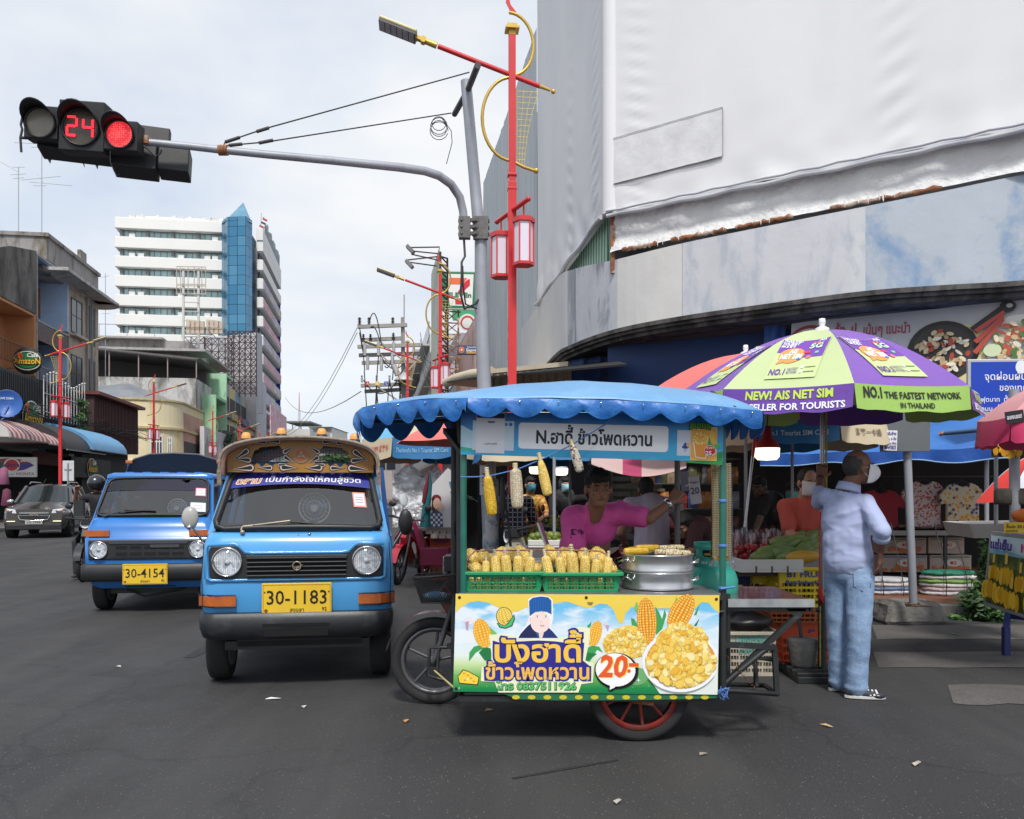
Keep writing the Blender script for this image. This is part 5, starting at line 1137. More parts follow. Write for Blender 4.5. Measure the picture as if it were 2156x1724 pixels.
def reflector():
 m,nt,b,out=NT('headlamp_reflector');v=tex(nt);sp=nn(nt,'ShaderNodeSeparateXYZ');L(nt,v,sp.inputs[0])
 w1=nn(nt,'ShaderNodeMath',operation='SINE');ml=nn(nt,'ShaderNodeMath',operation='MULTIPLY');ml.inputs[1].default_value=420;L(nt,sp.outputs[0],ml.inputs[0]);L(nt,ml.outputs[0],w1.inputs[0])
 n=nz(nt,v,22,3);c=ramp(nt,n,[(.35,(.40,.41,.43,1)),(.5,(.85,.86,.88,1)),(.62,(.55,.56,.58,1))]);c=mixc(nt,ramp(nt,w1.outputs[0],[(0,0),(1,.45)]),c,(.15,.15,.17,1));L(nt,c,b.inputs['Base Color']);b.inputs['Metallic'].default_value=.0;b.inputs['Roughness'].default_value=.25;b.inputs['Coat Weight'].default_value=.6;return m
refl=reflector()
def rrect(w_,y0,y1,r,n=5):
 pts=[]
 for cx,cy,a0 in((w_-r,y0+r,-90),(w_-r,y1-r,0),(-w_+r,y1-r,90),(-w_+r,y0+r,180)):
  for k in Q_(n+1):a=R(a0+90*k/n);pts.append((cx+r*cos(a),cy+r*sin(a)))
 return pts
def loft(b,secs,cap=1,cx=0):
 rings=[rrect(w_,y0,y1,r)for z,w_,y0,y1,r in secs];n=len(rings[0]);V=[];Fs=[]
 for(z,_,_,_,_),rg in zip(secs,rings):V+=[(x+cx,y,z)for x,y in rg]
 for i in Q_(len(secs)-1):
  for j in Q_(n):Fs.append((i*n+j,i*n+(j+1)%n,(i+1)*n+(j+1)%n,(i+1)*n+j))
 b.add(V,Fs,1)
 if cap:b.add(V[:n],[T_(Q_(n))[::-1]]);b.add(V[-n:],[T_(Q_(n))])
def wheel(parent,M,c,r,w_,axis=(1,0,0),rimr=.62,name='wheel',spoke=0,rimm=None,tread=1):
 ax=V3(axis).normalized();b=MB(rub,M);e=w_*.32
 prof=[(r*rimr,-w_/2*.85),(r*.90,-w_/2),(r*.97,-w_/2*.85),(r,-w_/2*.5),(r,w_/2*.5),(r*.97,w_/2*.85),(r*.90,w_/2),(r*rimr,w_/2*.85),(r*rimr,-w_/2*.85)]
 b.la(prof,36,c,ax)
 if tread:
  q=ax.to_track_quat('Z','Y').to_matrix()
  for k in Q_(36):
   for s_ in(-1,1):
    a=2*PI*(k+.25*s_)/36;p=q@V3((r*cos(a),r*sin(a),w_*.25*s_))+V3(c);t_=q@V3((-sin(a),cos(a),.3*s_));b.bm(p-t_*r*.045,p+t_*r*.045,w_*.2,r*.02)if 0 else None
 t=b.B('wheel',parent)
 b=MB(rimm or steelw,M);rr=r*rimr
 if spoke:
  b.la([(rr*.86,-e),(rr,-e*1.2),(rr*1.02,0),(rr,e*1.2),(rr*.86,e),(rr*.9,0),(rr*.86,-e)],36,c,ax);q=ax.to_track_quat('Z','Y').to_matrix()
  b.la([(0,-e*1.3),(rr*.17,-e*1.3),(rr*.17,e*1.3),(0,e*1.3)],14,c,ax)
  for k in Q_(spoke):
   a=2*PI*k/spoke+.2;d=q@V3((cos(a),sin(a),0));b.tu([V3(c)+d*rr*.12,V3(c)+d*rr*.92],[rr*.055,rr*.04]if spoke<12 else rr*.018,6)
 else:
  b.la([(0,-e*.4),(rr*.35,-e*.5),(rr*.5,-e*.1),(rr*.8,-e*.2),(rr,-e*1.6),(rr*1.02,0),(rr,e*1.6),(rr*.8,e*.2),(rr*.5,e*.1),(0,e*.4)],30,c,ax)
 b.B('rim',t);return t
def plate(parent,M,x,z,y,W_,H_,num,prov,code):
 Mp=M@TR((x,y,z))@RO(P2,4,'X')
 b=MB(mt('plate_yellow',(.80,.52,.03,1),.4,var=.1,sc=6));b.M=Mp;b.box(-W_/2,W_/2,-H_/2,H_/2,-.01,0);o=b.B('licence_plate',parent,bevel=.004)
 b=MB();b.M=Mp;k=(25,22,18);e=.006
 for x0,x1,y0,y1 in((-W_/2+.008,W_/2-.008,H_/2-.014,H_/2-.010),(-W_/2+.008,W_/2-.008,-H_/2+.010,-H_/2+.014),(-W_/2+.008,-W_/2+.012,-H_/2+.01,H_/2-.01),(W_/2-.012,W_/2-.008,-H_/2+.01,H_/2-.01)):b.rc(x0,x1,y0,y1,(190,140,20),.002)
 b.tt(num,0,-H_*.16,H_*.62,k,.003,w=W_*.86,off=.006,align='c');b.tt(prov,0,-H_*.40,H_*.17,k,.003,align='c',off=.005);b.tt(code,W_*.36,-H_*.38,H_*.16,k,.003,off=.01)
 b.ell(-W_*.44,-H_*.36,H_*.055,H_*.055,(120,80,20),.003,12);b.ell(-W_*.46,H_*.22,.006,.006,(90,60,20),.003,8);b.ell(W_*.46,H_*.22,.006,.006,(90,60,20),.003,8)
 b.B('lettering',o);return o
def roundlight(parent,M,x,z,y,r):
 ax=V3((0,-1,0));b=MB(refl,M);b.la([(.001,.001),(r*.5,.005),(r*.95,.014)],28,(x,y,z),ax);b.la([(.001,.012),(r*.2,.012),(r*.2,.0)],12,(x,y,z),ax);o=b.B('headlight',parent)
 b=MB(chrome,M);b.la([(r*.93,.0),(r*.95,.022),(r*1.05,.022),(r*1.1,-.01)],32,(x,y,z),ax);b.B('chrome_ring',o)
 b=MB(headglass,M);b.la([(.001,.046),(r*.4,.042),(r*.75,.032),(r*.96,.016)],28,(x,y,z),ax);b.B('lens',o);return o
def fan(parent,M,c,r):
 b=MB(mt('fan_grey',(.55,.55,.55,1),.4),M)
 for rr in(r,r*.75,r*.5):b.tu([(c[0]+rr*cos(2*PI*k/24),c[1]-.02*(1-rr/r),c[2]+rr*sin(2*PI*k/24))for k in Q_(24)],.004 if rr<r else.007,5,closed=1)
 for k in Q_(20):a=2*PI*k/20;b.cyl((c[0]+r*.2*cos(a),c[1]-.03,c[2]+r*.2*sin(a)),(c[0]+r*cos(a),c[1],c[2]+r*sin(a)),.0018,n=4)
 b.cyl((c[0],c[1]-.05,c[2]),(c[0],c[1]+.05,c[2]),r*.24,n=14);b.cyl((c[0],c[1]+.02,c[2]),(c[0],c[1]+.1,c[2]-r*1.5),.012,n=6);b.B('fan_cage',parent)
 b=MB(mt('fan_blue',(.04,.12,.45,1),.4),M)
 for k in Q_(3):
  a=2*PI*k/3+.4;b.art([(0,0)],(0,0,0))if 0 else b.fc([(c[0]+r*.2*cos(a),c[1]+.01,c[2]+r*.2*sin(a)),(c[0]+r*.9*cos(a-.3),c[1]+.0,c[2]+r*.9*sin(a-.3)),(c[0]+r*.92*cos(a+.5),c[1]+.03,c[2]+r*.92*sin(a+.5)),(c[0]+r*.25*cos(a+.9),c[1]+.02,c[2]+r*.25*sin(a+.9))])
 b.B('fan_blades',parent)
def songthaew(kind,loc,label,grp):
 M=TR(loc)@RO(TH,4,'Z');t=TH_('songthaew',label,'minibus truck',loc,TH,grp)
 v1=kind==1
 pc=mt('van_sky_blue',(.075,.34,.70,1),.32,var=.10,sc=1.5,coat=.5,di=(.05,.24,.5,1),dth=(.62,.8),dsc=2)if v1 else mt('van_deep_blue',(.018,.17,.52,1),.3,var=.10,sc=1.5,coat=.5)
 W_=.685 if v1 else.725
 b=MB(pc,M)
 if v1:secs=[(.42,.62,.07,1.5,.08),(.50,.655,.03,1.5,.11),(.58,.675,.01,1.5,.12),(.70,.685,.0,1.5,.13),(.78,.682,.004,1.5,.13),(.95,.672,.012,1.5,.13),(1.04,.66,.025,1.5,.13),(1.095,.642,.06,1.5,.13),(1.115,.62,.095,1.5,.13)]
 else:secs=[(.28,.58,.08,1.6,.06),(.33,.66,.03,1.6,.08),(.40,.70,.02,1.6,.08),(.60,.722,.0,1.6,.09),(.86,.722,.0,1.6,.09),(.875,.718,.02,1.6,.09),(.98,.706,.035,1.6,.10),(1.06,.685,.08,1.6,.12),(1.10,.66,.13,1.6,.12)]
 loft(b,secs)
 zb=secs[-1][0];wb=.645 if v1 else.68;yb=.11 if v1 else.15;zt=1.575 if v1 else 1.575;wt_=.535 if v1 else.60;yt=.44 if v1 else.50
 for s_ in(-1,1):
  b.pr([(s_*(wb-.055),yb+.005,zb-.02),(s_*(wb+.0),yb+.05,zb-.02),(s_*(wt_+.015),yt+.05,zt),(s_*(wt_-.045),yt+.005,zt)],(0,.045,0))
  b.pr([(s_*(wb),.95,zb-.02),(s_*(wb-.04),.95,zb-.02),(s_*(wt_-.03),.97,zt),(s_*(wt_+.01),.97,zt)],(0,.08,0))
  b.pr([(s_*(wb),1.42,zb-.02),(s_*(wb-.04),1.42,zb-.02),(s_*(wt_-.03),1.42,zt),(s_*(wt_+.01),1.42,zt)],(0,.08,0))
 loft(b,[(zt-.015,wt_+.02,yt-.01,1.52,.06),(zt+.03,wt_+.015,yt-.02,1.52,.08),(zt+.055,wt_-.03,yt+.05,1.5,.1)])
 if not v1:
  for k in Q_(5):b.box(-.42+k*.2,-.32+k*.2,yt+.08,1.4,zt+.05,zt+.066)
 b.B('body',t)
 b=MB(mt('cab_dark',(.018,.018,.02,1),.8),M);b.box(-wt_-.02,wt_+.02,1.40,1.415,zb-.3,zt-.02);b.box(-.6,.6,.16,.4,zb-.0,zb+.05);b.box(-.6,.6,.3,1.4,zb-.03,zb+.0);b.box(-wt_,wt_,yt+.1,1.4,zt-.035,zt-.018);b.B('dashboard',t)
 b=MB(mt('seat_vinyl',(.05,.05,.055,1),.6),M)
 for x in(-.32,.32):loft(b,[(zb-.0,.2,.92,1.1,.05),(zb+.32,.19,1.0,1.14,.05)],cx=x);loft(b,[(zb+.32,.10,1.02,1.12,.04),(zb+.42,.09,1.03,1.12,.04)],cx=x)
 b.B('seat',t)
 b=MB(bp_,M);c_=V3((.30,.52,zb+.07));q=V3((0,-.8,.6)).to_track_quat('Z','Y').to_matrix();b.tu([c_+q@V3((.17*cos(a*PI/10),.17*sin(a*PI/10),0))for a in Q_(20)],.012,6,closed=1);b.bm(c_+q@V3((-.17,0,0)),c_+q@V3((.17,0,0)),.03,.015);b.B('steering_wheel',t)
 if v1:fan(t,M,(.09,.42,zb+.16),.115)
 else:fan(t,M,(.22,.42,zb+.10),.11)
 q0=[(-(wb-.05),yb,zb+.005),(wb-.05,yb,zb+.005),(wt_-.03,yt-.0,zt-.03),(-(wt_-.03),yt-.0,zt-.03)]
 q0=[V3(p)for p in q0];nrm=(q0[1]-q0[0]).cross(q0[3]-q0[0]).normalized()
 if nrm.y>0:nrm=-nrm
 def ws(u,v,o=0):a=q0[0].lerp(q0[1],u);c=q0[3].lerp(q0[2],u);p=a.lerp(c,v);return p+nrm*(o+.03*sin(PI*u)**.6)
 b=MB(wsglass,M);b.gd(lambda u,v:T_(ws(u,v,.004)),14,6);gl=b.B('windscreen',t)
 def ring(o,w0,mm,nm,par):
  b=MB(mm,M);pts=[]
  rr=.07
  for u,v in[(rr,0)]+[(.25*k,0)for k in(1,2,3)]+[(1-rr,0),(1-.02,.04),(1,.14),(1,.5),(1,.86),(1-.02,.96),(1-rr,1)]+[(.75,1),(.5,1),(.25,1)]+[(rr,1),(.02,.96),(0,.86),(0,.5),(0,.14),(.02,.04)]:pts.append(ws(u,v,o))
  b.tu(pts,w0,6,closed=1);b.B(nm,par)
 ring(.012,.024 if v1 else.016,bp_,'gasket',gl)
 if v1:
  b=MB(mt('visor_blue',(.03,.035,.30,1),.35,var=.2,sc=3),M);b.gd(lambda u,v:T_(ws(.015+.97*u,1-.31*(1-v)+.05*sin(PI*u)*(1-v),.010)),14,2);vb=b.B('sun_strip',gl)
  def wtext(s,u0,u1,v0,vs,col,off=.012,sh=0):
   V,Fa=textgeo(s,off,sh);x0=min(p[0]for p in V);x1=max(p[0]for p in V);b=MB(flat(col),M);b.add([ws(u0+(u1-u0)*(p[0]-x0)/(x1-x0),v0+p[1]*vs,.0135 if col!=(205,130,70)else.0155)for p in V],Fa);return b.B('lettering',vb)
  wtext('ฉลาม',.045,.225,.755,.15,(235,225,210),.06,.2);wtext('ฉลาม',.05,.22,.76,.14,(205,130,70),.015,.2);wtext('เป็นกำลังใจให้คนสู้ชีวิต',.25,.92,.775,.125,(228,228,232),.014,.1)
  st_=[(.89,.35,.085,.26,(225,140,130))]
 else:
  b=MB(gm_('tint_purple',(.35,.30,.62,1),.03),M);b.gd(lambda u,v:T_(ws(.02+.96*u,.66+.32*v,.008)),14,2);b.B('sun_strip',gl);st_=[(.925,.52,.10,.22,(225,120,140)),(.905,.10,.14,.24,(200,210,225))]
 for u,v,du,dv,c in st_:
  b=MB(flat(c),M);b.gd(lambda a,e:T_(ws(u-du/2+du*a,v+dv*e,.009)),2,2);b.m(flat((228,222,220)));b.gd(lambda a,e:T_(ws(u-du*.4+du*.8*a,v+dv*(.1+.8*e),.0105)),2,2)
  b.m(flat((120,120,170)))
  for k in Q_(3):b.gd(lambda a,e:T_(ws(u-du*.3+du*.6*a,v+dv*(.3+.17*k+.05*e),.0115)),1,1)
  b.B('sticker',gl)
 b=MB(bp_,M)
 if v1:
  b.tu([ws(.45,.075,.02),ws(.66,.03,.02)],.008,5);b.tu([ws(.50,.082,.02),ws(.72,.02,.02)],.006,5);b.B('wiper',t);b=MB(mt('worn_wiper_arm',(.4,.33,.25,1),.4,metal=.5),M);b.tu([ws(.17,-.06,.03),ws(.175,.0,.03),ws(.45,.085,.025)],.008,5);b.sph(ws(.18,-.08,.02),.018,8,6);b.B('wiper_arm',t)
  b=MB(chrome,M);b.sph((.08,.055,1.095),.012,8,6);b.sph((.0,.06,1.09),.009,8,6);b.B('washer_nozzle',t)
 else:b.tu([ws(.08,-.05,.03),ws(.2,.07,.02),ws(.5,.11,.02)],.008,5);b.tu([ws(.25,.12,.02),ws(.53,.09,.02)],.010,5);b.B('wiper',t)
 for s_ in(-1,1):
  b=MB(gm_('side_glass',(.25,.28,.30,1),.12),M);b.fc([(s_*(wb-.025),.18,zb),(s_*(wb-.025),1.42,zb),(s_*(wt_-.005),1.42,zt-.01),(s_*(wt_-.005),.5,zt-.01)]);b.B('side_window',t)
 if v1:
  def gz(x):return 0
  out_=[(-.60,.80),(-.57,.785),(.57,.785),(.60,.80),(.605,.98),(.59,1.015),(.42,1.02),(.385,1.005),(.345,.965),(.30,.96),(-.30,.96),(-.345,.965),(-.385,1.005),(-.42,1.02),(-.59,1.015),(-.605,.98)]
  b=MB(mt('rim_blue',(.075,.34,.70,1),.3,coat=.4),M);pts=[]
  b.tu([(x*1.035,-.008+.02*abs(x),.90+(z-.90)*1.10)for x,z in out_],.016,6,closed=1);b.B('grille_rim',t)
  b=MB(bp_,M);b.pr([(x,.012+.0*abs(x),z)for x,z in out_],(0,-.022,0));gr=b.B('grille',t,bevel=.006)
  b=MB(mt('grille_deep',(.008,.008,.009,1),.9),M);b.box(-.345,.345,-.014,-.0105,.80,.945);b.B('grille_recess',gr)
  b=MB(mt('grille_bar',(.055,.057,.062,1),.4),M)
  for k in Q_(5):b.box(-.345,.345,-.032,-.0145,.803+k*.031,.811+k*.031)
  b.box(-.35,.35,-.034,-.014,.938,.950);b.B('grille_bars',gr,bevel=.002)
  b=MB(mt('emblem_gold',(.38,.32,.24,1),.35,metal=.6),M);b.tu([(.028*cos(a*PI/8),-.036,.873+.030*sin(a*PI/8))for a in Q_(16)],.005,5,closed=1);b.pr([(-.046,-.034,.885),(-.01,-.034,.862),(.046,-.034,.885),(.0,-.034,.850)],(0,-.006,0));b.B('emblem',gr)
  for x in(-.480,.488):roundlight(t,M,x,.905,-.012,.098)
  for s_ in(-1,1):
   b=MB(amber,M);x0,x1=(-.69,-.42)if s_<0 else(.43,.69);b.gd(lambda u,v:(x0+(x1-x0)*u,-.022+.11*max(0,(abs(x0+(x1-x0)*u)-.56)/.13)**2,.595+.068*v),8,2);b.box(x0+(.10 if s_<0 else 0),x1-(.10 if s_>0 else 0),-.021,.02,.595,.663);o=b.B('turn_signal',t)
   b=MB(bp_,M);b.tu([(x0,-.02+(.10 if s_<0 else 0),.59),(x0+.13 if s_<0 else x1-.13,-.024,.588),(x1,-.02+(.10 if s_>0 else 0),.59)],.005,5);b.tu([(x0,-.02+(.10 if s_<0 else 0),.67),(x0+.13 if s_<0 else x1-.13,-.024,.67),(x1,-.02+(.10 if s_>0 else 0),.67)],.005,5);b.B('signal_trim',o)
  plate(t,M,.0,.640,-.035,.482,.225,'30-1183','สงขลา','92')
  bp=mt('bumper_black',(.020,.021,.025,1),.42,var=.35,sc=3,bu=.15,di=(.06,.06,.065,1),dth=(.55,.75),dsc=4);b=MB(bp,M)
  loft(b,[(.355,.60,-.02,.4,.10),(.375,.655,-.065,.4,.12),(.44,.675,-.085,.4,.13),(.51,.68,-.085,.4,.13),(.545,.672,-.06,.4,.12)]);bo=b.B('bumper',t)
  b=MB(mt('slot_black',(.004,.004,.004,1),.9),M);b.box(-.23,.23,-.089,-.0,.455,.475);b.box(-.22,.22,-.088,-.0,.385,.43);b.B('bumper_slot',bo)
  b=MB(bp_,M);b.bm((-.5,.05,.31),(.5,.05,.31),.06);b.box(-.42,.45,.02,.3,.30,.36);b.cyl((-.45,.45,.27),(.45,.45,.27),.04);b.B('underbody',t)
  b=MB(mt('seam_dark',(.01,.03,.06,1),.8),M)
  for s_ in(-1,1):b.tu([(s_*.655,.035,.56),(s_*.66,.033,.80),(s_*.648,.045,1.03)],.003,4);b.tu([(s_*.60,.105,1.112),(s_*.30,.088,1.118)],.003,4)
  b.tu([(-.60,-.003,.772),(-.2,-.012,.768),(.2,-.012,.768),(.60,-.003,.772)],.0025,4);b.B('panel_gap',t)
  b=MB(mt('mirror_white',(.42,.42,.40,1),.35,var=.2),M);b.sph((-.735,.02,1.215),(.058,.035,.082),14,10);mo=b.B('mirror',t);tag(mo,'white mirror on a bent steel stalk');b=MB(chrome,M);b.tu([(-.735,.02,1.17),(-.70,.03,1.12),(-.66,.06,1.05)],.009,6);b.sph((-.735,-.0,1.15),.02,8,6);b.B('mirror_stalk',mo)
  b=MB(bp_,M);b.sph((.765,-.05,1.18),(.052,.03,.095),14,10);mo=b.B('mirror',t);tag(mo,'black mirror on a long chrome stalk');b=MB(chrome,M);b.tu([(.765,-.02,1.15),(.70,.0,1.04),(.675,.03,.99)],.010,6);b.B('mirror_stalk',mo)
 else:
  b=MB(bp_,M);b.box(-.66,.66,-.018,.01,.615,.845);gr=b.B('grille',t,bevel=.015)
  b=MB(mt('grille_deep',(.008,.008,.009,1),.9),M)
  for j in Q_(2):
   for k in Q_(5):b.box(-.36+k*.155,-.36+k*.155+.125,-.022,-.0185,.665+j*.075,.70+j*.075)
  b.box(-.42,.42,-.0215,-.0185,.64,.645);b.B('grille_recess',gr)
  b=MB(mt('grille_bar',(.055,.057,.062,1),.4),M);b.box(-.43,.43,-.03,-.0186,.80,.825);b.box(.02,.34,-.032,-.0205,.755,.79)
  b.B('grille_bars',gr)
  for x in(-.545,.545):roundlight(t,M,x,.73,-.022,.095)
  for s_ in(-1,1):b=MB(amber,M);b.gd(lambda u,v:(s_*(.44+.27*u),-.005+.12*max(0,u-.55)**1.5,.885+.07*v),6,2);b.box(min(s_*.44,s_*.66),max(s_*.44,s_*.66),-.004,.05,.885,.955);b.B('turn_signal',t)
  plate(t,M,-.02,.455,-.10,.49,.235,'30-4154','สงขลา','92')
  b=MB(bp_,M);loft(b,[(.37,.70,-.05,.3,.06),(.40,.735,-.085,.3,.07),(.55,.735,-.085,.3,.07),(.57,.715,-.06,.3,.06)]);b.B('bumper',t)
  b=MB(mt('vent_black',(.01,.01,.012,1),.9),M)
  for k in Q_(5):b.box(-.28,.28,.05+.0,.066,.295+k*.014,.300+k*.014)
  b.B('lower_vent',t)
  b=MB(bp_,M);b.box(-.5,.5,.25,.5,.20,.28);b.cyl((-.5,.5,.25),(.5,.5,.25),.035);b.tu([(-.3,.2,.25),(-.1,.2,.17),(.1,.2,.20),(.35,.2,.26)],.012,5);b.B('underbody',t)
  b=MB(bp_,M);loft(b,[(1.12,.06,.10,.16,.02),(1.30,.06,.10,.16,.02)],cx=-.80);b.bm((-.8,.13,1.15),(-.67,.15,1.1),.02);b.B('mirror',t)
 wx=.585 if v1 else.60;wy=.42;r_=.265 if v1 else.27
 for s_ in(-1,1):
  wheel(t,M,(s_*wx,wy,r_),r_,.155);wheel(t,M,(s_*wx,2.5,r_),r_,.155)
 cage=mt('cage_blue',(.02,.09,.30,1),.4,coat=.2);b=MB(cage,M)
 b.box(-.68,.68,1.53,1.56,.45,1.0)
 for s_ in(-1,1):
  b.box(s_*.68-.015,s_*.68+.015,1.56,3.3,.5,1.0)
  for y in(1.62,1.78,2.2,2.75,3.25):b.bm((s_*.665,y,1.0),(s_*.60 if v1 else s_*.66,y,1.62 if v1 else 1.8),.035)
  for z in(1.12,1.24):b.bm((s_*.66,1.6,z),(s_*.66,3.25,z),.02)
 b.box(-.68,.68,1.56,3.3,.45,.5);b.B('passenger_cage',t)
 b=MB(mt('bench_vinyl',(.04,.04,.05,1),.6),M)
 for s_ in(-1,1):b.box(min(s_*.35,s_*.62),max(s_*.35,s_*.62),1.7,3.2,.78,.84)
 b.B('bench',t)
 if v1:
  hw=.575
  def arch(u):
   a=PI*u;x=-hw*cos(a);return(x if abs(x)<hw else x,1.545+.265*sin(a)**.45 if 0<a<PI else 1.545)
  prof=[arch(k/28)for k in Q_(29)]
  y0,y1=.22,2.6
  art_=mt('roof_art',(.55,.33,.26,1),.5,var=.25,sc=3,di=(.5,.42,.40,1),dth=(.5,.6),dsc=3,dst=(1,.5,1));b=MB(art_,M);V=[];Fs=[];n=len(prof)
  for y in(y0,y1):
   for x,z in prof:V.append((x,y,z))
   for x,z in prof:V.append((x*.975,y,z-.022))
  for k in Q_(n-1):Fs+=[(k,k+1,2*n+k+1,2*n+k),(n+k,3*n+k,3*n+k+1,n+k+1),(k,n+k,n+k+1,k+1),(2*n+k,2*n+k+1,3*n+k+1,3*n+k)]
  b.add(V,Fs,1);b.B('roof',t)
  b=MB(mt('chipped_white_trim',(.34,.27,.21,1),.6,var=.5,sc=30),M);b.tu([(x,y0,z-.006)for x,z in prof],.013,6);b.bm((-hw,y0,1.56),(-hw,y0+.02,1.45),.03,.02);b.bm((hw,y0,1.56),(hw,y0+.02,1.45),.03,.02);b.B('roof_trim',t)
  org=mt('orange_board',(.42,.20,.03,1),.45,var=.35,sc=3,di=(.18,.10,.04,1),dth=(.55,.75),dsc=2)
  yb_=.33;ins_=[(x*.965,z-.03)for x,z in prof]
  b=MB(org,M)
  def topz(x):
   for(xa,za),(xb_,zb_)in zip(ins_[:-1],ins_[1:]):
    if xa<=x<=xb_:return za+(zb_-za)*(x-xa)/(xb_-xa+1e-9)
   return 1.55
  zbot=1.545
  def piece(xs,lo,hi):
   V=[];n=len(xs)
   for x in xs:V.append((x,yb_,lo(x)))
   top=[(x,yb_,hi(x))for x in xs][::-1];b.pr(V+top,(0,.012,0))
  xsL=[-.54+.29*k/12 for k in Q_(13)]
  jag=lambda x:1
  def open_lo(x):u=(abs(x)-.10)/.27;return 1.60+.012*sin(u*25)
  def open_hi(x):
   u=(abs(x)-.10)/.27;h=topz(x)-.03;return min(h,1.60+.165*max(0,sin(PI*min(1,max(0,u*.9+.08))))**.55+.010*sin(u*30))
  N=40
  for s_ in(-1,1):
   xs=[s_*(.37+.165*k/10)for k in Q_(11)];xs.sort();piece(xs,lambda x:zbot,topz)
   xs=[s_*(.10+.27*k/N)for k in Q_(N+1)];xs.sort();piece(xs,lambda x:zbot,open_lo);piece(xs,open_hi,topz)
  piece([-.10+.2*k/10 for k in Q_(11)],lambda x:zbot,topz);hb=b.B('headboard',t)
  b=MB(mt('mesh_wire',(.02,.02,.02,1),.6),M)
  for s_ in(-1,1):
   for k in Q_(12):x=s_*(.115+k*.0225);b.bm((x,yb_+.02,open_lo(x)),(x,yb_+.02,open_hi(x)),.0022)
   for k in Q_(7):z=1.62+k*.023;b.bm((s_*.1,yb_+.02,z),(s_*.36,yb_+.02,z),.0022)
  b.B('wire_mesh',hb)
  b=MB(None,M@TR((0,yb_-.002,0))@RO(P2,4,'X'))
  def flame(pts,c,s_,ly):b.art([(s_*x,z)for x,z in(pts if s_>0 else pts[::-1])],c,ly)
  def curl(x,z,dx,dz,L_,w_,s_):
   d=V3((dx,dz)).normalized();n_=V3((-d.y,d.x));base_=[]
   for cc,ww,ly in(((95,25,25),1.35,.001),((205,195,185),1.0,.002),((22,22,24),.62,.003)):
    pts=[]
    for k in Q_(13):
     a=-PI*.75+PI*1.5*k/12;p=V3((x,z))+d*(-cos(a)*0)+(n_*sin(a)-d*cos(a)*.8)*w_*ww*(-1);pts.append((p.x,p.y))
    tip=V3((x,z))-d*(-L_*(.8+.2*ww));pts2=[]
    for k in Q_(13):
     a=P2+PI*k/12;p=V3((x,z))+d*cos(a)*w_*ww+n_*sin(a)*w_*ww;pts2.append((p.x,p.y))
    pts2.append((tip.x,tip.y));flame(pts2,cc,s_,ly)
  for s_ in(-1,1):
   curl(.40,1.70,1,-.75,.12,.022,s_);curl(.385,1.635,1,.12,.11,.02,s_);curl(.37,1.578,1,-.1,.13,.024,s_);curl(.13,1.582,-1,-.05,.10,.024,s_);curl(.16,1.60,-.8,.1,.07,.012,s_)
   curl(.115,1.655,-.9,-.6,.07,.018,s_);curl(.118,1.70,-.9,.6,.08,.018,s_);curl(.27,1.770,1,-.05,.12,.018,s_);curl(.17,1.775,1,.05,.11,.018,s_);curl(.23,1.578,1,.0,.09,.018,s_)
  for rr,c in((.062,(120,120,118)),(.056,(170,95,30)),(.050,(130,130,125)),(.046,(165,90,25))):b.ell(0,1.675,rr,rr,c,.004-rr*.02,28)
  for k in Q_(3):a=P2+k*2*PI/3;b.art([(.012*cos(a+1.05),1.675+.012*sin(a+1.05)),(.042*cos(a),1.675+.042*sin(a)),(.012*cos(a-1.05),1.675+.012*sin(a-1.05))][::-1],(150,150,145),.006)
  b.B('painted_flames',hb)
  for k,x in E_((-.40,-.145,.15,.395)):
   z=topz(x)+.045;b=MB(bp_,M);b.la([(0,0),(.044,0),(.040,.03),(0,.03)],14,(x,y0+.10,z-.02));lo_=b.B('roof_lamp',t);b=MB(mt('amber_cap',(.75,.36,.10,1),.35,var=.15),M);b.la([(.036,.03),(.034,.055),(.022,.075),(0,.078)],14,(x,y0+.10,z-.02));b.B('lens',lo_)
 else:
  b=MB(mt('black_canvas',(.035,.036,.04,1),.5,var=.3,sc=3,bu=.4,bsc=6),M);hw=.63
  prof=[(-hw,1.66),(-hw+.05,1.75),(-hw+.12,1.82),(-.3,1.885),(0,1.90),(.3,1.885),(hw-.12,1.82),(hw-.05,1.75),(hw,1.66)]
  b.pr([(x,1.25+.15*(1-(z-1.66)/.24),z)for x,z in prof],(0,2.1,0));b.B('roof',t)
  b=MB(mt('canvas_edge',(.09,.09,.10,1),.5),M);b.tu([(x,1.25+.15*(1-(z-1.66)/.24)-.01,z)for x,z in prof],.012,5);b.B('roof_trim',t)
  for x in(-.57,-.14,.10,.56):b=MB(amber,M);b.bx((x,1.30,1.885-.10*(abs(x)/.57)**4-.0),(.085,.05,.045));b.B('roof_lamp',t,bevel=.012)
 return t,M
T1,M1=songthaew(1,(PX(626,6.1),6.1,0),'light blue songthaew with painted orange flame headboard and plate 30-1183','blue songthaew minibus trucks')
T2,M2=songthaew(2,(PX(314,9.9),9.9,0),'darker blue songthaew with black canvas roof and plate 30-4154','blue songthaew minibus trucks')
def hull(b,st,mats,M):
 V=[];n=len(st[0][1])
 for y,pts in st:
  full=[(x,z)for x,z in pts]+[(-x,z)for x,z in pts[::-1]]
  V+=[(x,y,z)for x,z in full]
 m=2*n;Fs=[]
 by={}
 for i in Q_(len(st)-1):
  for j in Q_(m-1):
   jj=j if j<n-1 else m-2-j
   by.setdefault(mats(i,jj),[]).append((i*m+j,i*m+j+1,(i+1)*m+j+1,(i+1)*m+j))
 b.M=M
 for k,fs in by.items():
  if k is None:continue
  b.m(k);b.add(V,fs,1)
 b.m(mats(0,0));b.add(V[:m],[T_(Q_(m))[::-1]]);b.add(V[-m:],[T_(Q_(m))])
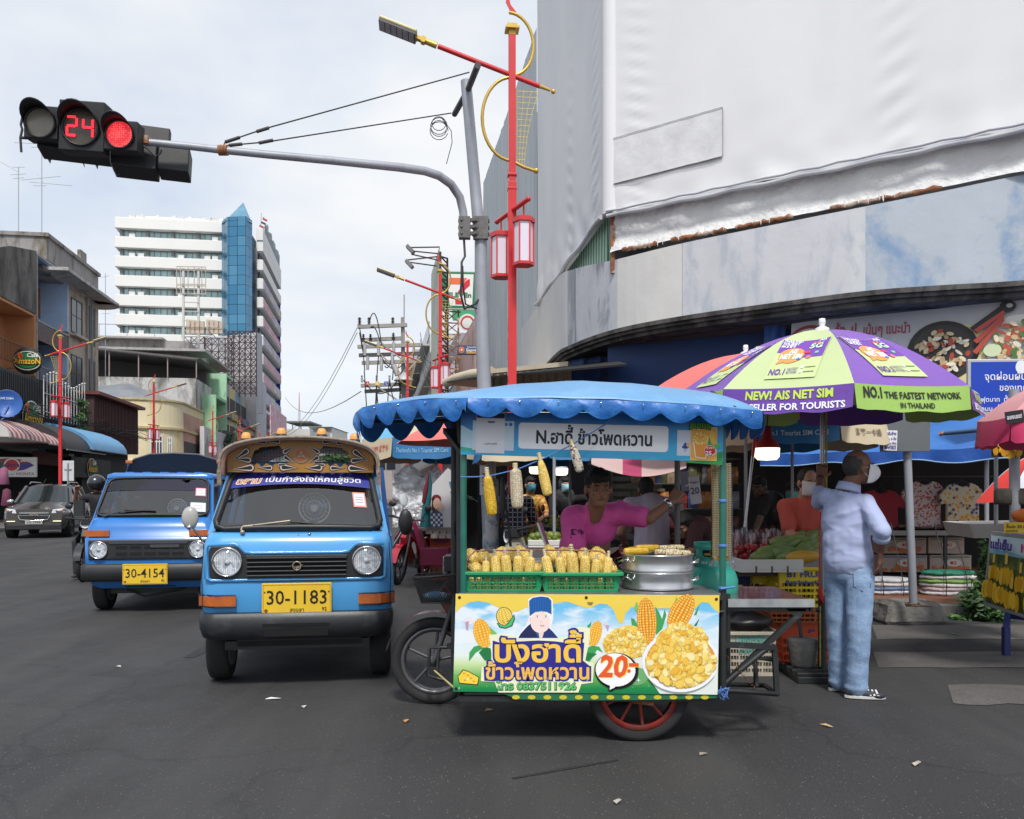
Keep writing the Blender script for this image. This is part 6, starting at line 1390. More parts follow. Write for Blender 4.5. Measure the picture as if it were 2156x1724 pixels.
def suv(loc,yaw,label,paint,sc=1):
 M=TR(loc)@RO(yaw,4,'Z')@Matrix.Scale(sc,4);t=TH_('parked_suv'if 0 else 'suv',label,'car',loc,yaw)
 def sec(wb,zb,ws_,zs,wt_,zt):return[(wb-.08,zb),(wb,zb+.12),(wb+.02,.62),(ws_,zs),(wt_,zt-.07),(wt_-.14,zt),(0,zt+.02)]
 st=[(0,sec(.78,.34,.78,.86,.70,.93)),(.12,sec(.88,.30,.87,.95,.78,1.01)),(.6,sec(.91,.28,.90,1.02,.80,1.08)),(1.15,sec(.92,.28,.91,1.06,.82,1.13)),(1.3,sec(.92,.28,.91,1.07,.83,1.15)),(2.05,sec(.92,.28,.91,1.08,.66,1.70)),(2.9,sec(.92,.28,.91,1.10,.66,1.76)),(3.9,sec(.92,.28,.91,1.12,.64,1.73)),(4.4,sec(.91,.3,.89,1.14,.68,1.60)),(4.7,sec(.86,.35,.84,1.1,.74,1.2))]
 g=mt('car_glass',(.03,.04,.045,1),.06,var=.4,sc=.8,spec=.9)
 def mats(i,j):
  if i==4 and j>=4:return g
  if j==3 and 4<=i<=7:return g
  return paint
 b=MB(paint);hull(b,st,mats,M);b.B('body',t)
 b=MB(paint,M)
 for s_ in(-1,1):
  for y in(2.15,3.05,3.95):b.bm((s_*.915,y,1.08),(s_*.67,y+.03,1.68),.07)
  b.bm((s_*.84,1.28,1.12),(s_*.67,2.05,1.68),.08);b.tu([(s_*.6,2.1,1.76),(s_*.6,2.3,1.83),(s_*.6,3.7,1.83),(s_*.6,3.95,1.76)],.025,6)
 b.B('pillar',t)
 b=MB(chrome,M);b.box(-.42,.42,-.03,.03,.80,.84);b.tu([(-.46,-.02,.74),(-.40,-.03,.60),(0,-.05,.57),(.40,-.03,.60),(.46,-.02,.74)],.022,6);b.box(-.44,.44,-.03,.0,.735,.75);b.B('grille_chrome',t)
 b=MB(bp_,M);b.box(-.42,.42,-.025,.02,.75,.80);b.box(-.40,.40,-.03,.02,.61,.73);b.box(-.8,.8,-.03,.3,.30,.42);b.box(-.93,.93,.5,4.0,.26,.36);b.B('grille',t)
 b=MB(mt('emblem_gold',(.38,.32,.24,1),.35,metal=.6),M);b.box(-.12,.12,-.05,-.03,.755,.785);b.box(-.05,.05,-.05,-.03,.735,.81);b.B('emblem',t)
 for s_ in(-1,1):
  b=MB(mt('suv_lamp',(.72,.74,.76,1),.12,metal=.3),M);b.pr([(s_*.50,-.005,.80),(s_*.86,.10,.84),(s_*.89,.30,.97),(s_*.78,.16,.96),(s_*.54,.02,.93)],(0,-.04,0));hl=b.B('headlight',t,bevel=.01);b=MB(mt('amber_cap',(.75,.36,.10,1),.35),M);b.box(min(s_*.74,s_*.82),max(s_*.74,s_*.82),.04,.07,.88,.92);b.B('indicator',hl)
  b=MB(mt('drl',(.7,.8,.5,1),.2,emit=1.2),M);b.box(min(s_*.55,s_*.78),max(s_*.55,s_*.78),-.04,.0,.545,.565);b.B('daytime_light',t)
  b=MB(chrome,M);b.sph((s_*1.02,1.45,1.17),(.12,.07,.085),12,8);b.B('mirror',t)
  for y in(.85,3.75):
   b=MB(mt('arch_black',(.008,.008,.008,1),.9),M);b.cyl((s_*.70,y,.40),(s_*.937,y,.40),.43,n=24);b.B('wheel_arch',t)
   w_=wheel(t,M,(s_*.85,y,.38),.38,.24,rimr=.62,spoke=6,rimm=mt('alloy_dark',(.15,.15,.16,1),.3,metal=.7))
 b=MB(mt('mirror_white',(.42,.42,.40,1),.35),M);b.box(-.25,.25,-.06,-.045,.46,.58);pl=b.B('licence_plate',t);b=MB(None,M@TR((0,-.062,.52))@RO(P2,4,'X'));b.tt('ขฉ 1988',0,-.03,.1,(60,60,70),0,w=.4,align='c');b.B('lettering',pl)
 b=MB(bp_,M);b.tu([(-.2,2.2,1.76),(-.15,2.4,1.95)],.008,5);b.B('aerial',t)
 return t
paintS=mt('suv_brown_grey',(.085,.075,.073,1),.22,coat=.8,var=.2,metal=.3)
suv((PX(72,25.6),25.6,0),R(17),'dark brown-grey suv parked at the left kerb with chrome grille facing us',paintS,.93)
suv((PX(205,34.5),34.5,0),R(14),'beige car half hidden between the dark suv and the darker blue songthaew',mt('car_beige',(.30,.27,.22,1),.3,coat=.5),.8)
def motorbike(loc,yaw,label,paint,lean=.1,scale=1,basket=0,group=None,cut=0):
 M=TR(loc)@RO(yaw,4,'Z')@RO(lean,4,'Y')@Matrix.Scale(scale,4);t=TH_('motorcycle',label,'motorcycle',loc,yaw,group)
 r=.285;fy,ry=0,1.22
 f=wheel(t,M,(0,fy,r),r,.075,rimr=.78,spoke=5,rimm=mt('alloy_grey',(.14,.14,.15,1),.4,metal=.6));wheel(t,M,(0,ry,r),r,.085,rimr=.78,spoke=14,rimm=chrome)
 b=MB(galv_d,M)
 for s_ in(-1,1):b.tu([(s_*.07,fy,r),(s_*.07,.10,.58),(s_*.06,.18,.80)],.018,8);b.tu([(s_*.09,ry,r),(s_*.10,.95,.62)],.02,8)
 b.tu([(0,.18,.82),(0,.35,.55),(0,.6,.36),(0,.85,.40)],.04,8);b.tu([(s_*.1,ry,r)for s_ in(-1,1)],.012);b.B('fork',t)
 b=MB(paint,M)
 b.gd(lambda u,v:((v-.5)*.11,-.0-.325*cos(u*2.2-.15+0.35),r+.325*sin(u*2.2-.15+.35)),14,3);b.B('fender',t)
 b=MB(paint,M)
 b.pr([(-.05,.10,.86),(-.05,.02,.70),(-.05,.20,.42),(-.05,.42,.28),(-.05,.52,.34),(-.05,.34,.55),(-.05,.26,.88)],(.10,0,0))
 for s_ in(-1,1):b.pr([(s_*.055,.06,.80),(s_*.17,.16,.66),(s_*.19,.28,.46),(s_*.15,.50,.26),(s_*.12,.44,.40),(s_*.12,.26,.60)],(s_*.02,.01,0));b.pr([(s_*.10,.55,.50),(s_*.13,1.35,.66),(s_*.11,1.5,.74),(s_*.12,1.0,.70),(s_*.12,.6,.66)],(s_*.03,0,0))
 b.B('fairing',t,bevel=.012)
 b=MB(mt('seat_black',(.02,.02,.02,1),.5),M);loft(b,[(.68,.11,.62,1.42,.08),(.75,.13,.60,1.45,.09),(.78,.10,.64,1.42,.08)]);b.B('seat',t)
 b=MB(mt('engine_grey',(.16,.16,.16,1),.5,metal=.5),M);b.cyl((-.12,.68,.30),(.12,.68,.30),.11,n=14);b.box(-.10,.10,.45,.75,.22,.36);b.tu([(.10,.5,.25),(.13,.8,.20),(.14,1.3,.28)],.035,8);b.B('engine',t)
 b=MB(bp_,M);b.tu([(-.33,.24,.98),(-.15,.17,.97),(0,.15,.94),(.15,.17,.97),(.33,.24,.98)],.014,8);b.cyl((-.34,.25,.98),(-.24,.21,.98),.02);b.cyl((.24,.21,.98),(.34,.25,.98),.02);b.bx((0,.14,.93),(.2,.14,.10));b.B('handlebar',t,bevel=.004)
 b=MB(refl,M);b.la([(.001,.0),(.06,.01),(.075,.04)],16,(0,.10,.90),V3((0,-1,0)));b.B('headlight',t)
 for s_ in(-1,1):b=MB(bp_,M);b.tu([(s_*.2,.19,.98),(s_*.24,.18,1.08),(s_*.27,.18,1.13)],.006,5);b.sph((s_*.28,.18,1.17),(.06,.02,.045),12,8);b.B('mirror',t)
 b=MB(mt('tail_red',(.5,.02,.02,1),.3),M);b.bx((0,1.52,.70),(.14,.05,.07));b.B('tail_light',t)
 return t,M
YB=4.70;SB_=F/YB
cgreen=mt('post_green',(.012,.15,.11,1),.35,coat=.4,var=.25,sc=12);bs_=mt('black_steel',(.025,.027,.028,1),.45,var=.4,sc=10,di=(.10,.09,.085,1),dth=(.62,.8),dsc=14)
cart=TH_('corn_cart','motorcycle sidecar food cart with blue scalloped canopy, sweetcorn banner and spoked red wheel','food cart',(.45,4.75,0))
def zpl(x0,y0,sc,Y):
 o=P(x0/1.9,y0/1.9,Y);k=sc/1.9/(F/Y)
 return TR(o)@RO(P2,4,'X')@Matrix.Diagonal((k,k,k,1))
def bannermat():
 m,nt,b,out=NT('banner_print_sky');tc=nn(nt,'ShaderNodeTexCoord');sp=nn(nt,'ShaderNodeSeparateXYZ');L(nt,tc.outputs['Object'],sp.inputs[0])
 r_=nn(nt,'ShaderNodeMapRange');r_.inputs[1].default_value=.26;r_.inputs[2].default_value=.84;L(nt,sp.outputs[2],r_.inputs[0])
 c=ramp(nt,r_.outputs[0],[(0,C(10,105,60)),(.10,C(25,135,75)),(.22,C(110,180,90)),(.33,C(200,222,160)),(.42,C(228,236,232)),(.62,C(205,228,242)),(.85,C(110,190,232)),(1,C(100,185,230))])
 v=tex(nt,(1,1,2.6));n=nz(nt,v,5.5,5,.5,.2);f=nn(nt,'ShaderNodeMath',operation='MULTIPLY');L(nt,ramp(nt,n,[(.45,0),(.6,1)]),f.inputs[0]);L(nt,ramp(nt,r_.outputs[0],[(.35,0),(.55,.9)]),f.inputs[1])
 c=mixc(nt,f.outputs[0],c,C(232,238,242));L(nt,c,b.inputs['Base Color']);b.inputs['Roughness'].default_value=.38;bumpit(nt,b,nz(nt,tex(nt,(1,1,5)),3,3),.15,.01);return m
BM=zpl(1600,2200,.7885,YB)
b=MB(bannermat());q=[BM@V3(p)for p in((283,-222,0),(1620,-229,0),(1612,-735,0),(270,-718,0))]
b.pr([q[3],q[2],q[1],q[0]],(0,.006,0));ban=b.B('banner',cart)
A_=MB();A_.M=BM
def ba(pts,c,l):A_.art([(x,-y)for x,y in pts],c,l)
def be(x,y,rx,ry,c,l,n=20,rot=0):A_.ell(x,-y,rx,ry,c,l,n,-rot)
yl=(238,208,82)
ba([(283,222),(283,318),(310,290),(350,266),(400,259),(450,268),(500,293),(560,318),(600,310),(640,292),(700,300),(760,282),(800,266),(850,262),(900,280),(955,295),(985,285),(1010,272),(1050,275),(1080,300),(1100,345),(1112,372),(1130,370),(1145,320),(1175,288),(1240,288),(1300,296),(1400,296),(1495,300),(1530,264),(1565,268),(1595,300),(1620,318),(1620,229)],yl,.6)
def kern(cx,cy,rx,ry,rot,l,c1=(236,160,40),c2=(248,205,85),nr=6,nc=11):
 be(cx,cy,rx,ry,c1,l,24,rot)
 cr,sr=cos(rot),sin(rot)
 for j in Q_(nc):
  v=-1+2*(j+.5)/nc;wv=math.sqrt(max(0,1-v*v))*rx*.93
  for i in Q_(nr):
   u=-1+2*(i+.5)/nr;uu=sin(u*1.35)/sin(1.35)*wv;kx=wv/nr*.8*cos(u*1.1)+.3;ky=ry/nc*.82
   x,y=uu,v*ry*.97;be(cx+x*cr-y*sr,cy+x*sr+y*cr,max(kx,.8),ky,c2 if(i+j)%3 else(250,220,110),l+.4,7,rot)
lf=(60,160,85);lf2=(120,190,100);lf3=(25,120,65)
def leaf(p,c,l):ba(p,c,l)
leaf([(350,565),(352,520),(375,490),(410,480),(455,500),(420,500),(385,520)],lf,1.0);leaf([(400,520),(430,560),(462,560),(465,500),(430,490)],lf3,1.2);leaf([(425,355),(450,385),(490,420),(495,450),(455,468),(440,420)],lf2,.9)
kern(418,422,44,76,-.25,1.6);be(352,358,26,18,(232,225,230),1.0,14,.5);leaf([(330,365),(350,360),(346,408),(336,405)],(200,150,180),1.1)
kern(990,425,32,68,.25,1.2);leaf([(950,385),(972,362),(968,385),(955,402)],lf,1.0);leaf([(940,500),(975,485),(1010,490),(1030,520),(1000,505),(960,570),(942,570)],lf,1.6);leaf([(945,520),(1000,525),(942,572)],lf3,1.8);be(1045,375,16,10,(225,215,225),1,10);leaf([(1040,380),(1062,382),(1055,415)],(200,160,190),1.1)
be(530,338,42,50,(60,50,30),1.0,26,-.25);kern(530,338,39,47,-.25,1.4,(225,190,70),(245,222,120),5,9);ba([(490,368),(530,382),(545,372),(580,325),(583,350),(570,385),(535,398),(505,392)],(40,40,30),2.3);ba([(494,371),(530,385),(548,375),(577,333),(578,352),(566,382),(535,394),(508,389)],(70,190,120),2.7)
for x in(520,546):ba([(x-5,358),(x,362),(x+5,356),(x,359)],(40,30,20),3.0)
be(527,368,4,3,(225,110,60),3.0,8);be(552,357,4,3,(225,110,60),3.0,8)
ba([(590,450),(600,425),(640,380),(655,340),(650,250),(670,238),(715,230),(755,236),(775,252),(778,345),(765,395),(790,430),(812,450)],(236,240,245),1.0)
ba([(600,446),(612,425),(645,388),(668,368),(690,400),(712,446)],(25,35,85),1.6);ba([(715,446),(735,408),(752,392),(772,410),(803,446)],(30,50,115),1.6);ba([(665,368),(675,385),(702,446),(716,446),(740,400),(728,420),(715,432),(700,410)],(45,95,150),1.8)
be(712,366,50,54,(246,220,214),2.2,26);be(664,352,7,12,(240,205,200),2.1,12);ba([(700,400),(735,400),(722,446),(708,446)],(240,212,205),1.9)
ba([(658,334),(655,258),(672,242),(715,235),(752,240),(768,256),(769,325),(745,312),(715,308),(685,314)],(20,85,160),2.8)
for j in Q_(7):
 for i in Q_(9):be(664+i*12.4,254+j*9.6-(i-4)**2*.1,3,2,(45,125,195),3.1,6)
for x in(697,740):be(x,338,8,3.6,(235,238,240),2.8,10);be(x,338,3.4,3.4,(70,85,110),3.1,8);ba([(x-9,333),(x,329),(x+9,333),(x,331)],(150,115,105),3.0)
be(722,382,11,5,(210,120,120),2.8,12);be(722,380,7,2.4,(245,240,238),3.1,10);be(716,362,5,3,(235,195,188),2.7,10)
rnd=RND(21)
def heap(cx,cy,rx,ry,n,s,l,cols):
 for k in Q_(n):
  a=ru(0,2*PI);r=rnd.random()**.5;x,y=cx+rx*r*cos(a),cy+ry*r*sin(a)
  if x>1598:continue
  q=rnd.choice(cols);ss=s*ru(.7,1.25);be(x+1.5,y+2,ss,ss*.72,T_(int(v*.86)for v in q),l+k*.012,8,ru(0,3));be(x,y,ss*.9,ss*.62,q,l+.006+k*.012,8,ru(0,3))
kc=[(244,205,90),(240,190,70),(248,222,130),(250,232,165),(236,180,60),(246,214,105)]
ba([(1030,520),(1255,520),(1240,600),(1205,632),(1150,640)],(225,232,225),1.0);be(1145,500,112,46,(232,190,80),1.2,26);be(1160,440,78,60,(240,205,100),1.3,24);heap(1145,475,108,80,170,13,1.6,kc)
be(1200,640,60,45,(110,175,110),1.1,18)
leaf([(1195,455),(1178,395),(1172,345),(1190,350),(1215,400),(1250,470),(1235,490)],lf,1.0);leaf([(1188,300),(1195,270),(1205,262),(1210,330)],lf2,.9);leaf([(1300,430),(1290,380),(1300,330),(1295,285),(1312,310),(1330,350),(1342,300),(1352,330),(1330,400)],lf,1.0);leaf([(1360,320),(1395,260),(1400,235),(1408,250),(1395,320)],lf2,.9);leaf([(1490,330),(1522,270),(1505,330),(1560,330)],lf,.9);leaf([(1490,385),(1520,345),(1505,385)],lf3,1.0)
kern(1252,358,50,116,-.06,2.2,(222,130,30),(247,200,72),7,17);kern(1425,318,56,104,.50,2.2,(225,135,30),(248,203,75),7,15)
ba([(1228,520),(1235,600),(1270,660),(1318,728),(1611,733),(1613,520)],(225,232,226),3.2)
A_.art([(min(1612,1420+192*cos(a*PI/24)),-(565+153*sin(a*PI/24)))for a in Q_(48)][::-1],(242,243,246),3.6)
A_.art([(min(1611,1425+176*cos(a*PI/24)),-(560+135*sin(a*PI/24)))for a in Q_(48)][::-1],(225,150,70),4.0)
be(1430,470,135,92,(242,205,95),4.2,28);heap(1435,470,120,98,170,17,4.5,kc);heap(1425,565,172,120,300,19,6.7,kc)
heap(1440,600,140,85,60,23,10.5,kc)
A_.art([(min(1612,1420+192*cos(a*PI/24)),-(565+153*sin(a*PI/24)))for a in Q_(3,21)]+[(min(1610,1420+178*cos(a*PI/24)),-(565+138*sin(a*PI/24)))for a in Q_(20,2,-1)],(243,244,247),13)
cr_=(236,238,200);nv=(42,36,140)
ba([(452,430),(520,425),(575,432),(600,452),(860,445),(880,415),(905,388),(965,395),(962,455),(940,560),(985,575),(978,672),(920,680),(905,722),(500,722),(480,668),(410,665),(415,595),(470,575)],cr_,3)
ba([(470,458),(510,470),(560,465),(625,462),(700,458),(780,462),(850,470),(880,458),(935,470),(928,560),(968,592),(965,655),(900,652),(700,640),(560,645),(480,665),(428,662),(425,602),(480,585)],nv,4)
or1=(240,150,60)
A_.tt('บังฮาดี้',470,-568,158,nv,5,w=462,off=.075);A_.tt('บังฮาดี้',480,-565,152,(243,196,72),6,w=442,off=.028)
A_.tt('ข้าวโพดหวาน',424,-656,110,nv,5,w=546,off=.075);A_.tt('ข้าวโพดหวาน',434,-653,104,(240,188,74),6,w=526,off=.026)
A_.tt('โทร 0837511926',488,-708,52,(22,100,60),5,w=410,off=.07);A_.tt('โทร 0837511926',490,-706,50,(95,190,110),6,w=404,off=.02)
be(1098,612,112,92,(25,22,24),4.0,30,.12);ba([(1060,690),(1110,690),(1075,716),(1055,712)],(25,22,24),4.0);be(1092,605,101,84,(245,245,243),14,30,.12);ba([(1058,672),(1098,676),(1088,694),(1062,706),(1064,690)],(245,245,243),14.2)
A_.tt('20',1010,-640,150,(245,214,60),15,w=150,off=.03,sh=.15);A_.tt('20',1004,-637,150,(232,88,38),16,w=150,off=.03,sh=.15);A_.rc(1166,1212,-592,-572,(245,214,60),15);A_.rc(1160,1208,-588,-570,(232,88,38),16);be(1160,610,9,9,(232,88,38),16,12)
ba([(292,640),(320,605),(350,615),(403,645),(395,686),(300,678)],(40,35,20),1.0);ba([(296,641),(322,610),(350,619),(399,647),(391,681),(303,673)],(242,208,70),1.6)
for x,y in((325,625),(360,650),(330,660),(375,665),(345,635)):be(x,y,7,4,(225,150,50),2,10)
for x,y,s in((345,655,8),(300,700,7),(1210,660,14),(410,560,3),(440,690,3),(370,590,3),(1260,690,4),(1180,695,3)):
 ba([(x-s,y),(x-s*.15,y-s*.15),(x,y-s),(x+s*.15,y-s*.15),(x+s,y),(x+s*.15,y+s*.15),(x,y+s),(x-s*.15,y+s*.15)],(250,252,250),2.5)
for x,y in((302,240),(945,241),(1605,249),(285,703),(1590,705)):be(x,y,8,8,(45,30,22),3,14)
for k in Q_(5):be(955+k*5,268+(k%2)*8,7,5,(150,135,80),1.2,7)
A_.B('banner_print',ban)
b=MB(mt('skirt_green',(.02,.17,.07,1),.6,var=.3));b.M=BM
V=lambda x:-(735+(735-735)+(765-735)*0)
n=12
b.pr([(500,-722,-8),(1612,-735,-8),(1612,-752,-8),(1300,-762,-8),(800,-764,-8),(600,-758,-8)],(0,0,3))
b.m(flat((205,190,45)))
for k in Q_(13):x=570+k*80;b.ell(x+18,-748,20,11,(205,190,45),-4.5,12)
b.B('fringe',cart)
b=MB(bs_)
X0,X1=PX(964,4.76),PX(1519,4.76)
b.box(X0,X1,4.725,4.755,.24,.27);b.box(X0,X1,4.725,4.755,.80,.825);b.box(X0,X1,5.42,5.45,.24,.27)
for x in(X0,X1-.03):b.box(x,x+.03,4.755,5.42,.245,.268);b.box(x,x+.03,4.757,5.42,.803,.823)
for x in(X0+.3,X0+.75,X0+1.1):b.bm((x,4.75,.26),(x,5.43,.26),.03)
b.B('frame',cart)
b=MB(mt('counter_metal',(.30,.30,.31,1),.35,metal=.6,var=.3,sc=8));b.box(X0+.01,X1-.01,4.735,5.44,.826,.838);b.B('counter',cart)
b=MB(mt('cart_side_dark',(.03,.03,.03,1),.7));b.box(X0+.005,X0+.012,4.76,5.42,.27,.80);b.box(X1-.012,X1-.005,4.76,5.42,.27,.80);b.box(X0+.02,X1-.02,5.40,5.415,.27,.80);b.box(X0+.03,X1-.03,4.80,5.38,.27,.285);b.B('side_panel',cart)
for i,(x,y,za,zb_,m_)in E_(((PX(976,4.76),4.765,.30,1.86,cgreen),(PX(1522,4.76),4.765,.24,1.86,cgreen),(PX(967,4.9)-.0,4.93,.30,1.86,bs_),(PX(1428,5.4),5.43,.26,1.93,mt('post_grey',(.13,.13,.12,1),.5,metal=.3,var=.3)),(PX(985,5.4)-.09,5.43,.26,1.93,bs_))):
 b=MB(m_);b.cyl((x,y,za),(x,y,zb_),.0185,n=12)
 if i==1:b.m(bs_);b.cyl((x,y,.24),(x,y,.86),.021,n=12);b.cyl((x-.05,y-.03,.735),(x+.0,y-.03,.735),.008,n=6);b.sph((x-.05,y-.03,.735),.014,8,6)
 b.B('post',cart)
b=MB(mt('blue_string',(.09,.22,.55,1),.6));c_=V3((PX(1522,4.76),4.765,0))
for z in(.865,1.10,1.35):b.la([(.024,-.008),(.027,0),(.024,.008)],12,(c_.x,c_.y,z))
for z in(.862,):b.tu([(c_.x-.02,4.73,z),(c_.x+.06,4.74,z+.01)],.006,5)
p0=P(1512,1452,4.70);rnd=RND(4)
for k in Q_(9):b.tu([p0+V3((0,-.01,0)),p0+V3((ru(-.01,.06),-.03,ru(-.05,.03))),p0+V3((ru(.0,.05),-.02,ru(-.06,.03)))],.003,4)
b.B('string_ties',cart)
wheel(cart,Matrix.Identity(4),(PX(1345,4.80),4.815,.285),.285,.075,axis=(0,1,0),rimr=.80,spoke=10,rimm=mt('red_rim',(.30,.035,.025,1),.45,metal=.2,var=.35,sc=9,di=(.08,.06,.05,1),dth=(.55,.75),dsc=8))
b=MB(rust);b.cyl((PX(1345,4.8),4.78,.285),(PX(1345,4.8),5.3,.285),.02);b.cyl(P(1330,1474,4.79),P(1375,1480,4.79),.018);b.B('axle',cart)
can=mt('canopy_blue',(.14,.34,.60,1),.42,var=.22,sc=1.6,bu=.35,bsc=5,bd=.02,di=(.22,.42,.66,1),dth=(.5,.75),dsc=2);canv=mt('valance_blue',(.02,.15,.50,1),.38,var=.35,sc=3,bu=.6,bsc=9,bd=.02,di=(.05,.22,.55,1),dth=(.5,.7),dsc=5)
outl=[(1.345,4.60,1.835),(1.0,4.56,1.862),(.55,4.54,1.885),(.1,4.54,1.895),(-.235,4.56,1.90),(-.42,4.66,1.905),(-.58,4.76,1.905),(-.74,4.86,1.90),(-.87,4.97,1.885),(-.93,5.10,1.87),(-.97,5.55,1.86),(-.5,5.68,1.90),(.0,5.72,1.93),(.7,5.72,1.93),(1.38,5.65,1.87),(1.44,5.1,1.84)]
ridge=[(-.25,5.18,2.035),(.15,5.12,2.05),(.75,5.12,2.05),(1.05,5.14,2.015)]
def ridgept(x,y):
 x=max(-.3,min(1.05,x*.82+.05));return V3((x,5.14,2.055-.05*((x-.4)/.6)**2))
NO=len(outl);V=[];Fs=[];K=6;per=[]
for i in Q_(NO):
 a=V3(outl[i]);c=V3(outl[(i+1)%NO])
 for k in Q_(4):per.append(a.lerp(c,k/4))
n=len(per)
for j in Q_(K+1):
 v=j/K
 for p in per:
  q_=ridgept(p.x,p.y);r_=p.lerp(q_,v);r_.z=p.z+(q_.z-p.z)*(1-(1-v)**1.7)*1.0+.008*NZ_(r_*4);V.append(r_)
for j in Q_(K):
 for i in Q_(n):Fs.append((j*n+i,j*n+(i+1)%n,(j+1)*n+(i+1)%n,(j+1)*n+i))
b=MB(can);b.add(V,Fs,1);top=b.B('canopy',cart);md=top.modifiers.new('t','SOLIDIFY');md.thickness=.004
def valance(mb,pts,L_,drop,scal,phase=0,fold=.012):
 pts=[V3(p)for p in pts];seg=[(pts[i+1]-pts[i]).length for i in Q_(len(pts)-1)];tot=sum(seg);N=int(tot/.012)
 V=[];Fs=[];acc=0
 for k in Q_(N+1):
  s=tot*k/N;d=s;i=0
  while i<len(seg)-1 and d>seg[i]:d-=seg[i];i+=1
  p=pts[i].lerp(pts[i+1],d/seg[i]);t_=(pts[i+1]-pts[i]).normalized();nr=V3((t_.y,-t_.x,0))
  f=abs(sin(PI*(s/L_+phase)));h=drop+scal*(f**.9);w_=fold*sin(2*PI*(s/L_+phase)*1.0+1)+.006*NZ_(V3((s*9,1,0)))
  for j in Q_(6):v=j/5;V.append(p+V3((0,0,-h*v))+nr*(w_*v+.005+.03*v*(1-v)+.008*NZ_(V3((s*14,v*3,2)))*v))
 for k in Q_(N):
  for j in Q_(5):Fs.append((k*6+j,(k+1)*6+j,(k+1)*6+j+1,k*6+j+1))
 mb.add(V,Fs,1)
b=MB(canv);o4=outl+[outl[0]]
valance(b,[outl[0],outl[1],outl[2],outl[3],outl[4]][::-1],.205,.052,.050,0)
b.B('valance',cart);b=MB(canv);valance(b,outl[4:10][::-1],.150,.05,.075,.1);b.B('valance',cart);b=MB(canv);valance(b,outl[9:15][::-1],.19,.045,.10,.3);b.B('valance',cart)
b=MB(canv);valance(b,[outl[14],outl[15],outl[0]][::-1],.16,.05,.08,.2);b.B('valance',cart)
for i,(a,c)in E_(zip(outl[0:9],outl[1:10])):
 m_=2 if i<4 else 1
 for k in Q_(m_):
  p=V3(a).lerp(V3(c),(k+.35)/m_);b=MB(chrome);b.sph(p+V3((-.0,-.022,-.018)),.0055,8,6);b.B('snap_button',cart)
b=MB(bs_)
b.tu([(-.25,4.60,1.86),(1.30,4.62,1.83)],.012,6);b.tu([(-.25,4.60,1.86),(-.88,5.0,1.86)],.012,6);b.tu([(-.88,5.0,1.86),(-.92,5.5,1.85)],.012,6);b.tu([(-.92,5.5,1.85),(1.33,5.6,1.88)],.012,6);b.tu([(1.30,4.62,1.83),(1.33,5.6,1.88)],.012,6)
for x in(-.2,.3,.8,1.2):b.tu([(x,4.6,1.85),(x,5.13,2.0),(x,5.58,1.9)],.010,6)
b.pr([(-.29,4.85,1.60),(-.27,4.85,1.60),(-.20,5.3,1.74),(-.40,4.95,1.74)],(0,0,.03));b.B('canopy_frame',cart)
TM=zpl(1400,1500,.7885,4.725)@RO(0,4,'Z')
def panelmat():
 m,nt,b,out=NT('panel_blue_print');tc=nn(nt,'ShaderNodeTexCoord');sp=nn(nt,'ShaderNodeSeparateXYZ');L(nt,tc.outputs['Object'],sp.inputs[0])
 r_=nn(nt,'ShaderNodeMapRange');r_.inputs[1].default_value=1.57;r_.inputs[2].default_value=1.82;L(nt,sp.outputs[2],r_.inputs[0])
 c=ramp(nt,r_.outputs[0],[(0,C(60,180,225)),(.4,C(50,160,215)),(1,C(25,105,185))]);L(nt,c,b.inputs['Base Color']);b.inputs['Roughness'].default_value=.4;return m
b=MB(panelmat());b.M=TM;b.pr([(563,-403,0),(1893,-440,0),(1893,-205,0),(563,-190,0)],(0,0,-6));pn=b.B('sign_panel',cart)
A_=MB();A_.M=TM@TR((1235,-315,0))@RO(-.0255,4,'Z')@TR((-1235,315,0))
A_.art([(563,-270),(640,-310),(640,-402),(563,-400)],(185,215,232),.8);A_.art([(563,-380),(640,-390),(640,-402),(563,-400)],(60,180,150),1.0)
A_.rc(855,1615,-382,-250,(240,241,245),1,18);A_.tt('N.ฮาดี้ ข้าวโพดหวาน',945,-352,92,(30,34,44),2,w=588,off=.028)
A_.rc(622,832,-395,-245,(205,222,235),1.2);A_.rc(640,785,-410,-205,(228,228,234),2.4);A_.rc(642,783,-232,-206,(50,40,90),3.0);A_.rc(680,695,-228,-212,(215,215,225),3.4,3);A_.rc(698,733,-256,-248,(70,80,150),3.2);A_.tt('น.ส.สุทิสา หมัดอุโซ๊ะ',682,-366,12,(60,60,80),3.2,w=66);A_.ell(790,-262,9,9,(60,130,200),2,14);A_.ell(814,-262,9,9,(40,110,190),2,14)
A_.rc(1660,1735,-398,-268,(214,220,236),1.2);A_.rc(1692,1712,-368,-338,(25,70,160),2.0,3);A_.ell(1702,-335,5,5,(25,70,160),2,10);A_.ell(1702,-372,5,5,(25,70,160),2,10);A_.ell(1689,-353,5,5,(25,70,160),2,10);A_.ell(1715,-353,5,5,(25,70,160),2,10);A_.tt('50',1692,-374,18,(230,235,245),3,off=.03);A_.ell(1716,-342,9,11,(235,180,110),2.4,12)
A_.art([(1700,-432),(1760,-410),(1893,-370),(1893,-440)],(40,140,70),1.2)
A_.rc(1728,1862,-420,-250,(238,205,120),3.5);A_.rc(1732,1858,-416,-262,(240,170,70),4.0)
A_.art([(1740,-325),(1752,-405),(1805,-412),(1820,-330)],(245,235,220),4.6);A_.art([(1746,-328),(1757,-400),(1802,-406),(1814,-332)],(232,150,50),5.0)
sv=A_.M.copy();rnd=RND(3)
for k in Q_(46):a=ru(0,6.3);r=rnd.random()**.5;A_.ell(1778+40*r*cos(a),-308+30*r*sin(a),6,4.5,rnd.choice(kc),5.4+k*.02,7,ru(0,3))
